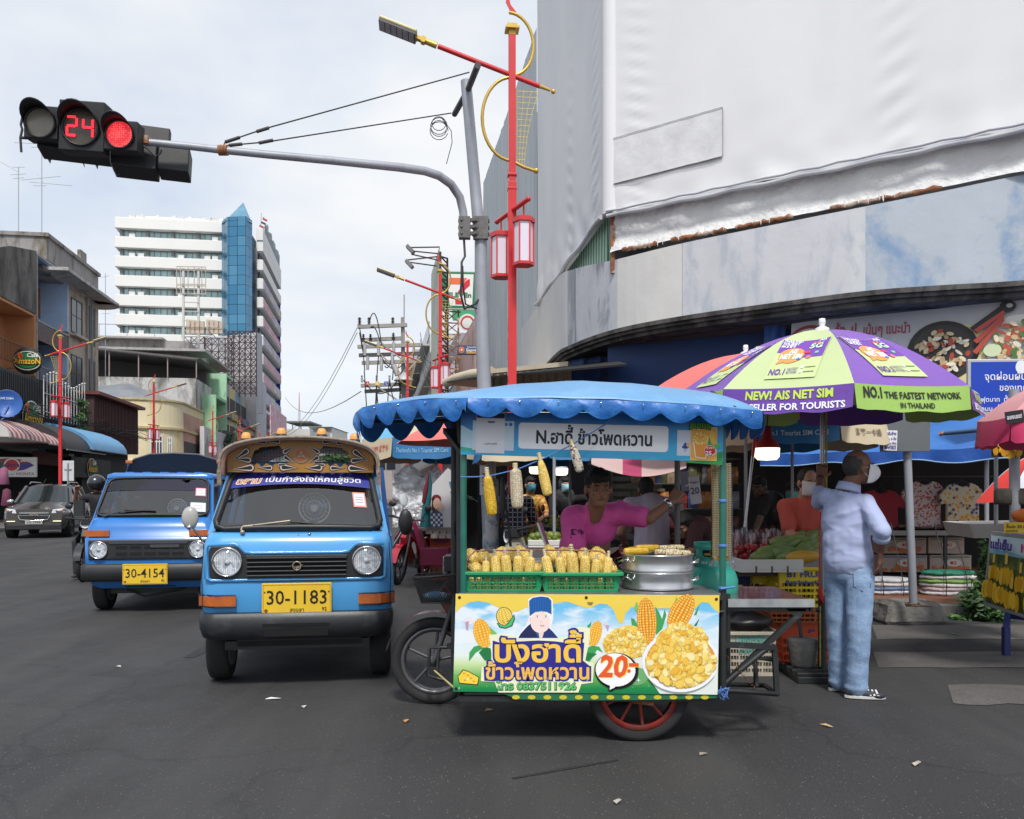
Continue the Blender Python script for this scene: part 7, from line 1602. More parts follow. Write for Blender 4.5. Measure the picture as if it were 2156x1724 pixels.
A_.ell(1836,-300,15,30,(240,180,60),5.2,16,-.3)
for j in Q_(7):
 for i in Q_(3):A_.ell(1828+i*8+(3-j)*1.2,-322+j*8,3,3,(250,215,110),6.4,6)
A_.art([(1820,-300),(1812,-345),(1830,-372),(1850,-345),(1836,-335)],(60,160,70),6.6);A_.art([(1838,-340),(1870,-330),(1878,-352),(1858,-358)],(90,180,90),6.8)
A_.tt('อบเนย',1718,-264,44,(20,60,25),7,w=112,off=.09,arc=8);A_.tt('อบเนย',1721,-262,42,(105,175,40),8,w=106,off=.03,arc=8)
A_.ell(1826,-370,29,29,(245,240,238),8,22);A_.ell(1826,-370,27,27,(205,30,38),8.6,22);A_.tt('ราคา',1808,-360,17,(245,240,240),9.2,w=36);A_.tt('25.-',1803,-392,30,(245,240,240),9.2,w=50,off=.03)
A_.B('sign_print',pn)
def cobm(name,c1,c2,fleck=None):
 m,nt,b,out=NT(name);v=tex(nt,(1,1,1.25));vo=nn(nt,'ShaderNodeTexVoronoi');vo.inputs['Scale'].default_value=88;vo.inputs['Randomness'].default_value=.5;L(nt,v,vo.inputs['Vector'])
 wn=nn(nt,'ShaderNodeTexWhiteNoise');L(nt,vo.outputs['Position'],wn.inputs['Vector'])
 c=mixc(nt,wn.outputs['Value'],c1,c2)
 c=mixc(nt,ramp(nt,vo.outputs['Distance'],[(.3,0),(.55,.75)]),c,T_(x*.55 for x in c1[:3])+(1,))
 if fleck:c=mixc(nt,ramp(nt,wn.outputs['Value'],[(.80,0),(.84,1)]),c,fleck)
 L(nt,c,b.inputs['Base Color']);b.inputs['Roughness'].default_value=.38;b.inputs['Subsurface Weight'].default_value=.0;return m
c_y=cobm('corn_yellow',(.90,.60,.12,1),(.95,.74,.28,1));c_w=cobm('corn_pale',(.62,.52,.36,1),(.70,.62,.48,1));c_p=cobm('corn_flecked',(.66,.58,.46,1),(.72,.66,.54,1),(.09,.03,.06,1));c_s=cobm('corn_strong_yellow',(.72,.42,.02,1),(.80,.55,.06,1));c_d=cobm('corn_cooked_flecked',(.62,.52,.28,1),(.68,.60,.36,1),(.12,.05,.08,1))
stemm=mt('corn_stem',(.66,.55,.34,1),.6,var=.2,sc=20)
def corn_mesh(Lc,r,rows,m,taper=.55):
 b=MB(m);nu=rows*4;nv=int(Lc/.0042)
 def f(u,v):
  z=v*Lc;e=(1-(abs(v-.35)/.65)**2.6*(1-taper))if v>.35 else(1-((.35-v)/.35)**3*.25)
  tip=min(1,((1-v)/.06))**.5 if v>.94 else 1;bt=min(1,v/.04)**.5 if v<.04 else 1
  a=2*PI*u;rr=r*e*tip*bt*(1-.10*(1-abs(sin(a*rows/2))**.6)-.07*(1-abs(sin(z*PI/.0085+(P2 if int(u*rows)%2 else 0)))**.6));return(rr*cos(a),rr*sin(a),z)
 b.gd(f,nu,nv,closeu=1);return b
def corn_proto(Lc,r,m,stem=.05,taper=.6):
 t=ON_('corn_cob',None);LK(t);b=corn_mesh(Lc,r,14,m,taper);b.B('kernels',t)
 if stem:b=MB(stemm);b.tu([(0,0,Lc-.006),(0.002,0,Lc+stem*.5),(0,0,Lc+stem)],[.011,.0085,.0075],8)
 if stem:
  for k in Q_(3):b.la([(.009,0),(.0125,.004),(.009,.008)],8,(0,0,Lc+stem*(.2+.28*k)))
 if stem:b.B('stem',t)
 return t
pr_u=corn_proto(.135,.0325,c_y,.040,.74);pr_end=corn_proto(.165,.036,c_y,.0,.75);pr_h=corn_proto(.185,.026,c_s,.035,.62);pr_w=corn_proto(.17,.028,c_w,.02,.8);pr_w2=corn_proto(.185,.026,c_y,.03,.35);pr_p=corn_proto(.150,.024,c_p,.02,.35);pr_t=corn_proto(.19,.028,c_s,.0,.8);pr_d=corn_proto(.20,.026,c_d,.0,.85)
used=set()
def putcorn(pr,loc,rot,label,group,sc=1):
 if pr.name in used:o=dup(pr,loc,rot=rot,scale=sc)
 else:o=pr;used.add(pr.name);o.location=loc;o.rotation_euler=rot;o.scale=(sc,)*3
 tag(o,label,'corn cob',group);return o
def bx_(zx):return 1000+.2197*zx
def by_(zy):return 947.4+.2197*zy
for gi,(lst,bn)in E_((([(105,1010,0),(210,950,0),(310,940,0),(412,945,0),(515,960,0)],'left'),([(715,945,-.20),(835,965,-.12),(945,900,0),(1052,940,0),(1145,990,0),(1265,965,0)],'right'))):
 for k,(zx,zt_,ln)in E_(lst):
  Y=4.80;s_=F/Y;h=(1172-zt_)*.2197/s_;z0=PZ(by_(1172),Y)-.03;sc=(h+.03)/.175
  putcorn(pr_u,(PX(bx_(zx),Y),Y,z0),(R(-6),ln,k*1.1),'%s upright yellow corn cob, counted from the left in the %s green basket'%(ORD[k],bn),'upright corn cobs at the front of the green baskets',sc)
rnd=RND(17);kk=[0,0]
for gi,zx,zy in((0,8,1010),(0,95,1005),(0,195,1000),(0,290,995),(0,390,1000),(0,503,1005),(0,30,1105),(0,585,1110),(0,160,1090),(0,430,1095),(1,660,1110),(1,770,1000),(1,840,1010),(1,905,985),(1,1035,990),(1,1138,1005),(1,1215,1010),(1,1325,1110),(1,1190,1100),(1,880,1100)):
 Y=4.93 if zy<1060 else 4.86
 putcorn(pr_end,(PX(bx_(zx),Y),Y,PZ(by_(zy+45),Y)),(R(-78+ru(-8,8)),ru(-.2,.2),ru(-.35,.35)),'yellow corn cob lying end-on behind the upright ones, %s in the %s basket'%(ORD[kk[gi]],('left','right')[gi]),'corn cobs lying in the green baskets');kk[gi]+=1
for gi,xs in((0,[992,1010,1028,1046,1064,1082,1100,1118]),(1,[1157,1175,1193,1211,1229,1247,1265,1283])):
 for k,px in E_(xs):
  putcorn(pr_u,(PX(px,4.82),4.825,.835),(R(-4),0,k),'corn cob seen through the mesh of the %s green basket, %s along'%(('left','right')[gi],ORD[k]),'corn cobs inside the basket mesh',.62)
bgreen=mt('basket_green',(.012,.30,.11,1),.4,var=.12,coat=.2)
def basket(xa,xb,ya,yb,zb_,zt_,label):
 t=TH_('plastic_basket',label,'basket',((xa+xb)/2,(ya+yb)/2,zb_),group='green plastic baskets of corn')
 b=MB(bgreen);ins=.018
 def side(p0,p1,n,nrm):
  p0=V3(p0);p1=V3(p1);nrm=V3(nrm);H_=zt_-zb_
  def pt(u,v):return p0.lerp(p1,u)+V3((0,0,H_*v))+nrm*(.022*v)
  rows=[.10,.32,.50,.66,.80]
  for v in[.0]+rows:b.bm(pt(0,v),pt(1,v),.004,.005 if v not in(0,)else.012)
  b.pr([pt(0,.80),pt(1,.80),pt(1,1),pt(0,1)],nrm*.004);b.pr([pt(0,0),pt(1,0),pt(1,.1),pt(0,.1)],nrm*.004)
  for k in Q_(n+1):u=k/n;b.bm(pt(u,0),pt(u,.82),.0045 if k%n else.02,.004)
 side((xa,ya,zb_),(xb,ya,zb_),22,(0,-1,0));side((xb,ya,zb_),(xb,yb,zb_),12,(1,0,0));side((xb,yb,zb_),(xa,yb,zb_),22,(0,1,0));side((xa,yb,zb_),(xa,ya,zb_),12,(-1,0,0));b.B('basket_wall',t)
 b=MB(bgreen);e=.028;q=[(xa-e,ya-e),(xb+e,ya-e),(xb+e,yb+e),(xa-e,yb+e)]
 for i in Q_(4):a=q[i];c=q[(i+1)%4];b.bm((*a,zt_),(*c,zt_),.026,.02)
 b.B('rim',t,bevel=.004);b=MB(bgreen);b.box(xa,xb,ya,yb,zb_,zb_+.006);b.B('base',t)
basket(PX(985,4.78),PX(1133,4.78),4.79,5.06,.842,.945,'left green plastic basket of peeled corn on the cart counter')
basket(PX(1150,4.78),PX(1297,4.78),4.79,5.06,.842,.940,'right green plastic basket of peeled corn, next to the steamer')
b=MB(mt('candy_rope',(.5,.2,.14,1),.7,var=.7,sc=60));b.tu([P(976,1215,4.78),P(984,1175,4.85),P(1000,1160,4.9),P(1040,1159,4.88),P(1140,1158,4.86),P(1200,1158,4.86),P(1262,1160,4.86),P(1278,1168,4.84),P(1295,1190,4.80)],.0045,6);one(b,'striped_rope','thin red and blue striped rope stretched over the corn cobs','rope',T_(P(1100,1160,4.86)))
def onstr(px):
 pts=[(970,1004),(1000,1004),(1035,1001),(1090,988),(1140,967),(1205,936),(1275,893),(1290,875)]
 for(a,ya),(c,yc)in zip(pts[:-1],pts[1:]):
  if a<=px<=c:return ya+(yc-ya)*(px-a)/(c-a)
b=MB(mt('blue_string',(.09,.22,.55,1),.6));b.tu([P(x,onstr(x),4.66)for x in Q_(970,1291,16)],.0038,6);b.tu([P(1136,957,4.655),P(1138,966,4.655)],.006,5)
one(b,'blue_string','thin blue nylon string sagging from the left cart post up to the canopy','string',T_(P(1100,985,4.66)))
for pr,x0,y0,x1,y1,lb,r0 in((pr_h,1026,1000,1037,1086,'deep yellow corn cob hanging lowest at the left end of the blue string',.027),(pr_w,1085,986,1090,1071,'pale cream corn cob hanging second from the left on the blue string',.028),(pr_w2,1137,966,1154,1044,'slim pointed yellow corn cob hanging third on the blue string',.026),(pr_p,1204,934,1222,994,'white corn cob flecked with purple hanging nearest the canopy',.024)):
 a=P(x0,y0,4.64);c=P(x1,y1,4.64);d=(a-c);Lc={pr_h:.185,pr_w:.17,pr_w2:.185,pr_p:.15}[pr];sc=d.length/Lc;q=d.to_track_quat('Z','Y').to_euler()
 putcorn(pr,T_(c),T_(q),lb,'corn cobs hanging on the blue string',sc)
alu=mt('brushed_aluminium',(.62,.62,.63,1),.30,metal=.9,var=.12,sc=6);cx,cy=PX(1384,5.0),5.0;r=.208
t=TH_('steamer_pot','two-tier aluminium steamer pot full of boiled corn on the cart counter','pot',(cx,cy,.84))
for k in Q_(2):
 z=.842+k*.1;b=MB(alu);b.la([(0,z),(r*.985,z),(r*1.012,z+.008),(r*.985,z+.016),(r*.985,z+.085),(r*1.02,z+.093),(r*1.02,z+.1-.001),(r*.965,z+.1-.001),(r*.955,z+.02),(0,z+.02)],48,(cx,cy,0));o=b.B('pot_tier',t)
 for s_ in(-1,1):
  b=MB(chrome);a=PI+.45 if s_<0 else-.45;e=V3((cos(a),sin(a),0));p=V3((cx,cy,z+.055))+e*r;t_=V3((-e.y,e.x,0));b.tu([p-t_*.04,p-t_*.045+e*.035,p+t_*.045+e*.035+V3((0,0,.02)),p+t_*.04],.006,6);b.B('handle',o)
for i,(px,zz,yy,ry,lb)in E_(((1338,1.055,4.93,.15,'cooked deep yellow corn cob at the front left of the steamer'),(1362,1.066,5.03,.10,'cooked yellow corn cob on top, left half of the steamer'),(1345,1.05,5.10,.05,'cooked yellow corn cob at the back left of the steamer'))):putcorn(pr_t,(PX(px,yy)-.07,yy,zz),(0,R(88)+ry*.2,ry),lb,'boiled corn in the steamer',.8)
for i,(px,zz,yy,ry,lb)in E_(((1388,1.05,4.91,-.1,'purple-flecked boiled cob lowest at the front of the steamer'),(1398,1.068,4.98,.12,'purple-flecked boiled cob on top, right half of the steamer'),(1392,1.062,5.06,0,'purple-flecked boiled cob behind the top one'),(1410,1.045,4.86,.05,'purple-flecked boiled cob against the right rim of the steamer'))):putcorn(pr_d,(PX(px,yy)-.03,yy,zz),(0,R(88),ry),lb,'boiled corn in the steamer',.78)
teal=mt('teal_enamel',(.03,.33,.25,1),.4,var=.15,sc=4,di=(.04,.03,.02,1),dth=(.70,.74),dsc=14);cx,cy=PX(1500,5.25),5.27
t=TH_('gas_cylinder','teal cooking gas cylinder with chipped paint behind the right cart post','gas cylinder',(cx,cy,.70))
b=MB(teal);b.la([(0,.70),(.10,.70),(.15,.74),(.158,.80),(.158,.86),(.14,.915),(.10,.945),(.03,.955),(0,.955)],36,(cx,cy,0));b.B('tank',t)
b=MB(teal);b.la([(.108,.93),(.108,.955),(.104,1.0),(.100,1.0),(.102,.95)],30,(cx,cy,0));b.la([(.104,1.045),(.108,1.05),(.108,1.09),(.100,1.09),(.100,1.045)],30,(cx,cy,0))
for a in(.3,2.0,3.4,5.2):b.la([(.108,.99),(.108,1.05),(.100,1.05),(.100,.99)],3,(cx,cy,0),a0=a,a1=a+.55)
b.B('collar',t);b=MB(mt('brass',(.35,.24,.08,1),.35,metal=.8));b.cyl((cx,cy,.95),(cx,cy,1.03),.018);b.cyl((cx-.05,cy-.01,1.01),(cx+.02,cy-.01,1.01),.012);b.B('valve',t);b=MB();b.M=TR((cx-.085,cy-.105,.965))@RO(P2,4,'X')@RO(-.55,4,'Y');b.tt('16.0',0,0,.022,(220,225,220),.0);b.B('lettering',t)
def cupm():
 m,nt,b,out=NT('cup_print');v=tex(nt);vo=nn(nt,'ShaderNodeTexVoronoi');vo.inputs['Scale'].default_value=110;L(nt,v,vo.inputs['Vector']);c=ramp(nt,vo.outputs['Color'],[(.3,C(232,205,80)),(.5,C(222,175,40)),(.55,C(190,50,40)),(.72,C(150,120,40)),(.8,C(240,215,140))]);L(nt,c,b.inputs['Base Color']);b.inputs['Roughness'].default_value=.5;return m
cupp=cupm();cupw=mt('cup_rim_white',(.80,.78,.72,1),.4,var=.03)
t0=None
for col,(px,Y,lb)in E_(((1510,4.86,'left column'),(1529,4.90,'right column'))):
 n=40 if col==0 else 40
 for k in Q_(n):
  z=PZ(1180,Y)+k*(PZ(985,Y)-PZ(1180,Y))/n;x=PX(px-(3 if k>20 and col==0 else 0)*(k-20)/20,Y)
  if t0 is None:
   t0=ON_('paper_cup',None);LK(t0)
   b=MB(cupp);b.la([(0,0),(.021,0),(.0275,.036),(.026,.036),(.02,.002),(0,.002)],18);b.B('cup_wall',t0);b=MB(cupw);b.la([(.0270,.0365),(.0288,.0375),(.0286,.0392),(.0268,.040),(.0262,.037)],18);b.B('rim',t0);o=t0
  else:o=dup(t0)
  o.location=(x,Y,z);tag(o,'%s patterned paper cup nested in the tall %s stack beside the right cart post'%(('bottom'if k==0 else 'top'if k==n-1 else 'stacked'),lb.split()[0]),'paper cup','stacked paper cups, '+lb)
pf=gm_('clear_film',(.96,.96,.97,1),.0,.15)
b=MB(pf);b.la([(.045,0),(.036,.05),(.034,.3),(.035,.55),(.02,.57)],14,(PX(1510,4.86),4.86,PZ(1192,4.86)));b.la([(.050,-.01),(.037,.05),(.034,.3),(.034,.56),(.02,.58)],14,(PX(1530,4.90),4.90,PZ(1190,4.9)));one(b,'plastic_sleeve','clear plastic sleeves holding the two tall cup stacks','plastic bag',(PX(1520,4.88),4.88,PZ(1190,4.88)))
b=MB(mt('tray_grey',(.28,.30,.33,1),.3));b.box(PX(1120,5.15),PX(1218,5.15),5.12,5.3,.88,.99);one(b,'storage_tub','grey translucent tub on the counter behind the right basket','tub',(PX(1170,5.2),5.2,.88),bevel=.01)
b=MB(alu);b.bm(P(1135,1100,5.15),P(1158,1165,5.12),.05,.012);b.M=Matrix.Identity(4);one(b,'metal_scoop','silver metal ladle handle leaning up from the cart counter by the vendor','scoop',T_(P(1158,1165,5.12)))
t=TH_('side_shelf','folding side shelf with a maroon plastic-covered top and black angle-iron brace','shelf',(1.45,5.1,0))
m_=mt('maroon_vinyl',(.16,.05,.065,1),.18,var=.5,sc=5,bu=.3,bsc=8,di=(.4,.36,.36,1),dth=(.6,.72),dsc=6,dst=(.4,2,1),coat=.6);b=MB(m_);b.box(1.225,1.70,4.87,5.55,.775,.785);b.B('shelf_top',t)
b=MB(mt('alu_edge',(.5,.52,.52,1),.35,metal=.6,var=.3,sc=14));b.box(1.225,1.715,4.845,4.868,.745,.79);b.B('edge_strip',t);b=MB(bs_);b.box(1.225,1.70,4.87,4.90,.72,.742);b.box(1.69,1.715,4.87,5.5,.72,.742)
b.pr([P(1655,1281,4.87),P(1700,1281,4.87),P(1680,1305,4.87)],(0,.01,0));b.bm(P(1512,1452,4.84),P(1684,1290,4.88),.03);b.tu([P(1512,1452,4.83),P(1545,1422,4.84),P(1625,1357,4.86)],.017,8);b.B('brace',t)
b=MB(bs_);b.bm(P(1525,1357,4.84),P(1632,1362,4.86),.03);b.bm(P(1630,1360,4.87),P(1636,1462,4.87),.028);b.tu([P(1515,1453,4.80),P(1560,1455,4.83),P(1636,1461,4.86),P(1610,1443,5.1),P(1520,1440,5.2)],.015,8);b.tu([P(1592,1445,5.0),P(1590,1385,5.05),P(1640,1390,5.0)],.016,8);b.tu([P(1532,1250,4.9),P(1532,1450,4.9)],.016,8);b.B('lower_frame',t)
b=MB(mt('rusty_chain',(.18,.08,.04,1),.6,metal=.4))
for k in Q_(14):p=P(1528+k*4.6,1380+k*5.2-(k*.02)**2,4.83);b.la([(.006,-.002),(.010,0),(.006,.002)],8,T_(p),V3((1 if k%2 else 0,.3,0 if k%2 else 1)))
one(b,'chain','rusty chain dangling in front of the white crate under the side shelf','chain',T_(P(1550,1400,4.83)))
from mathutils.bvhtree import BVHTree
def hframe(f,up=(0,0,1)):
 f=V3(f).normalized();r=f.cross(V3(up)).normalized();u=r.cross(f).normalized()
 return Matrix(((r.x,f.x,u.x),(r.y,f.y,u.y),(r.z,f.z,u.z))),r,f,u
def headcaps(c,f,up=(0,0,1),s=1,neck=None):
 Rm,r,f,u=hframe(f,up);c=V3(c);o=[]
 o.append(('e',c+u*.025*s-f*.012*s,(.076*s,.094*s,.098*s),Rm));o.append(('e',c-u*.030*s+f*.022*s,(.064*s,.070*s,.075*s),Rm));o.append(('e',c-u*.075*s+f*.045*s,(.044*s,.040*s,.034*s),Rm))
 o.append((c+f*.080*s+u*.012*s,.010*s,c+f*.100*s-u*.020*s,.0135*s));o.append(('e',c+f*.080*s+u*.030*s,(.050*s,.016*s,.010*s),Rm))
 for k in(-1,1):o.append(('e',c+r*k*.080*s-u*.008*s-f*.006*s,(.010*s,.020*s,.031*s),Rm));o.append(('e',c+f*.070*s+r*k*.040*s-u*.012*s,(.020*s,.020*s,.016*s),Rm))
 o.append(('e',c+f*.088*s-u*.048*s,(.024*s,.010*s,.009*s),Rm))
 if neck is not None:o.append((V3(neck)-u*.02,.062*s,c-u*.06*s-f*.02*s,.052*s))
 return o
def hand(w,d,n,curl=.5,side=1,s=1,grip=None,spread=.06):
 """palm from wrist w along d, n = back of the hand normal, side = +1 thumb towards d x n"""
 w=V3(w);d=V3(d).normalized();n=(V3(n)-d*V3(n).dot(d)).normalized();t=d.cross(n)*side;o=[]
 for k in Q_(4):o.append((w+t*(.018-.012*k)*s,.014*s,w+d*.082*s+t*(.027-.018*k)*s,.0125*s))
 L_=(.040,.045,.041,.032)
 for k in Q_(4):
  p=w+d*.085*s+t*(.029-.0190*k)*s;a=0;dd=(d+t*(spread*(1.5-k)/1.5)).normalized()
  for j in Q_(3):
   a+=curl*(.75,1.1,.8)[j]*(1+.06*k);v=dd*cos(a)-n*sin(a);q=p+v*L_[k]*s*(1,.62,.5)[j];r0=.0095-.0012*j-(.001 if k==3 else 0);o.append((p,r0*s,q,(r0-.001)*s));p=q
 p=w+d*.022*s+t*.026*s;v=(t*.75+d*.6-n*.25).normalized();q=p+v*.042*s;o.append((p,.0135*s,q,.011*s));v=(t*.25+d*.75-n*(.3+curl*.5)).normalized();q2=q+v*.032*s;o.append((q,.011*s,q2,.0095*s));o.append((q2,.0095*s,q2+v*.018*s,.008*s))
 return o
def face(parent,c,f,up=(0,0,1),s=1,mask=None,brow=(.02,.015,.012,1),glasses=0,lip=(.20,.08,.07,1),hair=None,style='short',hairc=(.012,.010,.010,1)):
 Rm,r,f,u=hframe(f,up);c=V3(c)
 if mask is None or 1:
  ew=mt('eye_white',(.26,.23,.20,1),.3,var=.02);ei=mt('eye_iris',(.015,.01,.008,1),.2,var=.02)
  for k in(-1,1):
   e=c+r*k*.031*s+f*.079*s+u*.008*s;b=MB(ew);b.sph(e,(.0125*s,.010*s,.0062*s),10,8,Rm);b.m(ei);b.sph(e+f*.0065*s,(.0055*s,.005*s,.0056*s),8,6,Rm);b.B('eye',parent)
   b=MB(mt('brow',brow,.8,var=.1));b.tu([c+r*k*.014*s+f*.094*s+u*.026*s,c+r*k*.032*s+f*.092*s+u*.033*s,c+r*k*.050*s+f*.078*s+u*.026*s],[.003*s,.0042*s,.002*s],6);b.B('eyebrow',parent)
 if not mask:
  b=MB(mt('lips',lip,.5));b.tu([c-r*.022*s+f*.084*s-u*.046*s,c+f*.099*s-u*.044*s,c+r*.022*s+f*.084*s-u*.046*s],[.003*s,.0055*s,.003*s],6);b.tu([c-r*.018*s+f*.085*s-u*.050*s,c+f*.098*s-u*.052*s,c+r*.018*s+f*.085*s-u*.050*s],[.003*s,.006*s,.003*s],6);b.B('mouth',parent)
 if mask:
  mm=mt('mask_%d_%d_%d'%mask,C(*mask),.75,var=.05,sc=20,bu=.2,bsc=30);b=MB(mm)
  def mf(a,v):
   th=(a-.5)*2.7;z=.024-.125*v;ex=.062*cos((v-.5)*1.9)**.8;rr=.070+.064*cos(th*.9)**1.5*sin(PI*min(1,v*.92+.08))**.7*(1 if abs(th)<1.5 else 0)
   return T_(c+s*(r*sin(th)*.076*(1-.15*v)+f*(cos(th)*rr+.028-.012*v)+u*z))
  b.gd(mf,16,10);o=b.B('face_mask',parent);o.modifiers.new('t','SOLIDIFY').thickness=.002
  b=MB(mm)
  for k in(-1,1):
   for zz in(.008,-.060):b.tu([c+s*(r*k*.068+f*.035+u*zz),c+s*(r*k*.083+f*.0-u*(.004 if zz>0 else.03)),c+s*(r*k*.084-f*.018-u*.006)],.0016*s,5)
  b.B('ear_loop',o)
 if glasses:
  b=MB(mt('glasses_wire',(.2,.15,.1,1),.3,metal=.7))
  for k in(-1,1):b.tu([c+s*(r*(k*.032+.023*cos(a*PI/7))+f*(.104-.02*abs(cos(a*PI/7)*.5+k*.3))+u*(.006+.016*sin(a*PI/7)))for a in Q_(14)],.0014*s,5,closed=1);b.tu([c+s*(r*k*.055+f*.09+u*.01),c+s*(r*k*.08-f*.01+u*.005)],.0014*s,5)
  b.B('glasses',parent)
 hm=mt('hair_%d'%(int(hairc[0]*1000)),hairc,.7,var=.3,sc=30,bu=.8,bsc=90,bd=.006)
 if style=='short':
  caps=[('e',c+s*(u*.040-f*.022),(.082*s,.094*s,.094*s),Rm),('e',c+s*(u*.080+f*.020),(.070*s,.074*s,.042*s),Rm),('e',c+s*(-u*.01-f*.05),(.074*s,.062*s,.075*s),Rm)]
  blobpart(caps,.008,hm,'hair',parent,sm=2,fold=.006,fsc=40)
 elif style=='buzz':
  V,Fs=blob([('e',c+s*(u*.020-f*.018),(.0775*s,.0930*s,.0955*s),Rm)],.006,sm=2);keep=[]
  for q in Fs:
   p=sum((V[i]for i in q),V3())/len(q)-c;a=p.dot(f);z=p.dot(u)
   if(z>-.005*s-a*.0 and a<.035*s and z<.105)and not(a>.0 and z>.088*s)or(a<-.035*s and z>-.06*s):keep.append(q)
  b=MB(hm);b.add(V,keep,1);b.B('hair',parent)
 elif style=='bun':
  caps=[('e',c+s*(u*.030-f*.022),(.083*s,.095*s,.100*s),Rm),('e',c+s*(u*.02-f*.11),(.04*s,.035*s,.04*s),Rm)];blobpart(caps,.009,hm,'hair',parent,sm=3)
def legs(J,r=(.088,.062,.052,.045)):
 o=[]
 for s_ in 'LR':h,k,a=V3(J['hip'+s_]),V3(J['kn'+s_]),V3(J['an'+s_]);o+=[(h,r[0],k,r[1]),(k,r[1]*.98,a,r[3])]
 return o
def shoe(parent,heel,toe,m,sole,name='shoe'):
 heel=V3(heel);toe=V3(toe);d=(toe-heel).normalized();n=V3((-d.y,d.x,0));Lf=(toe-heel).length
 Rm=Matrix(((n.x,d.x,0),(n.y,d.y,0),(0,0,1)))
 c=[('e',heel+d*.05+V3((0,0,.045)),(.036,.055,.045),Rm),('e',heel+d*Lf*.55+V3((0,0,.035)),(.040,.09,.032),Rm),('e',toe-d*.055+V3((0,0,.028)),(.042,.06,.028),Rm)]
 o=blobpart(c,.006,m,name,parent,sm=3)
 b=MB(sole);pts=[]
 for k in Q_(20):
  a=2*PI*k/20;pts.append(heel+d*(Lf/2+Lf/2*1.02*sin(a))+n*cos(a)*(.043-.006*cos(2*a)))
 b.pr([V3((p.x,p.y,.004))for p in pts],(0,0,.022));b.B('sole',o,bevel=.004)
 return o
def bvhof(o):
 me=o.data;m=wm(o);return BVHTree.FromPolygons([m@v.co for v in me.vertices],[T_(p.vertices)for p in me.polygons])
def decal(target,parent,fn,M,name,lift=.0025):
 """fn draws flat art on an MB whose frame is M; it is then wrapped onto the target surface"""
 b=MB();b.M=M;fn(b);t=bvhof(target);z=M.to_3x3()@V3((0,0,1));z.normalize();keep=[];hit=[]
 for i,p in E_(b.v):
  lay=(M.inverted()@p).z;q=t.ray_cast(p+z*.25,-z)
  if q[0]is None or q[3]>.5:hit.append(0)
  else:b.v[i]=q[0]+z*(lift+lay);hit.append(1)
 k=[i for i,f in E_(b.f)if all(hit[j]for j in f)]
 b.f=[b.f[i]for i in k];b.mi=[b.mi[i]for i in k];b.sm=[0]*len(k)
 return b.B(name,parent)if k else None
def skinm(name,c):
 return mt(name,c,.55,var=.18,sc=8,bu=.1,bsc=60)
sk=skinm('skin_dark',(.19,.085,.05,1))
man=TH_('person','balding man in a light blue shirt, jeans and white mask holding the umbrella pole','person',(2.32,5.86,0))
hc=V3((2.350,5.80,1.560));hf=(.99,.10,-.03)
ya=R(-32);Ry=RO(ya,3,'Z')
caps=headcaps(hc,hf,neck=(2.275,5.83,1.42))
shR,elR,wrR=V3((2.385,5.76,1.325)),V3((2.415,5.58,1.140)),V3((2.448,5.68,1.005));shL,elL,wrL=V3((2.180,5.92,1.365)),V3((2.185,6.09,1.325)),V3((2.262,6.27,1.50))
caps+=[(elR,.040,wrR,.027),(shR,.04,elR,.040),(elL,.040,wrL,.027),(shL,.04,elL,.040),('e',(2.28,5.84,1.2),(.12,.07,.16),Ry)]
caps+=hand(wrR,(.02,.10,-.95),(.75,-.6,.0),.28,side=-1,s=1.0)
caps+=hand(wrL,(.25,.25,.95),(-.1,-1,.15),1.15,side=1,s=1.05)
body=blobpart(caps,.0055,sk,'body',man,sm=3)
face(man,hc,hf,mask=(228,228,232),style='buzz',hairc=(.045,.040,.038,1))
def shirtm():
 m,nt,b,out=NT('striped_shirt');v=tex(nt);sp=nn(nt,'ShaderNodeSeparateXYZ');L(nt,v,sp.inputs[0]);ml=nn(nt,'ShaderNodeMath',operation='MULTIPLY');ml.inputs[1].default_value=900;L(nt,sp.outputs[2],ml.inputs[0]);sn=nn(nt,'ShaderNodeMath',operation='SINE');L(nt,ml.outputs[0],sn.inputs[0])
 c=ramp(nt,sn.outputs[0],[(.0,C(150,162,202)),(.6,C(186,194,222))]);L(nt,c,b.inputs['Base Color']);b.inputs['Roughness'].default_value=.7
 bumpit(nt,b,nz(nt,tex(nt,(1.2,1.2,.5)),6,4,.5,1.2),.30,.02);return m
sm_=shirtm()
tors=[('e',(2.285,5.84,1.20),(.168,.108,.22),Ry),('e',(2.285,5.835,1.06),(.160,.112,.24),Ry),('e',(2.295,5.84,.95),(.168,.122,.17),Ry),(shL+V3((0,0,-.015)),.060,V3((2.27,5.84,1.355)),.066),(V3((2.27,5.84,1.355)),.066,shR+V3((0,0,-.015)),.060),(V3((2.272,5.835,1.37)),.072,V3((2.284,5.832,1.41)),.064),(shL.lerp(shR,.5)+V3((0,0,.0)),.085,V3((2.28,5.84,1.25)),.11)]
slv=[(shR,.060,elR,.056),(elR,.056,elR+(wrR-elR)*.28,.050),(shL,.060,elL,.053),(elL,.052,elL+(wrL-elL)*.42,.043)]
shirt=blobpart(tors+slv,.0085,sm_,'shirt',man,sm=6,fold=.0045,fsc=6,fs=(1,1,1.7))
b=MB(sm_)
for e,w_,r0 in((elR,wrR,.051),(elL,wrL,.044)):
 d=(w_-e).normalized();p=e+(w_-e)*(.30 if e is elR else.42);b.la([(r0-.006,-.028),(r0+.003,-.02),(r0+.004,.015),(r0-.006,.025)],18,T_(p),d)
b.B('rolled_cuff',shirt)
b=MB(sm_);b.la([(.066,.045),(.072,.048),(.082,.0),(.080,-.012),(.068,.0),(.066,.045)],24,(2.292,5.828,1.412),V3((.22,.0,.97)));b.B('collar',shirt)
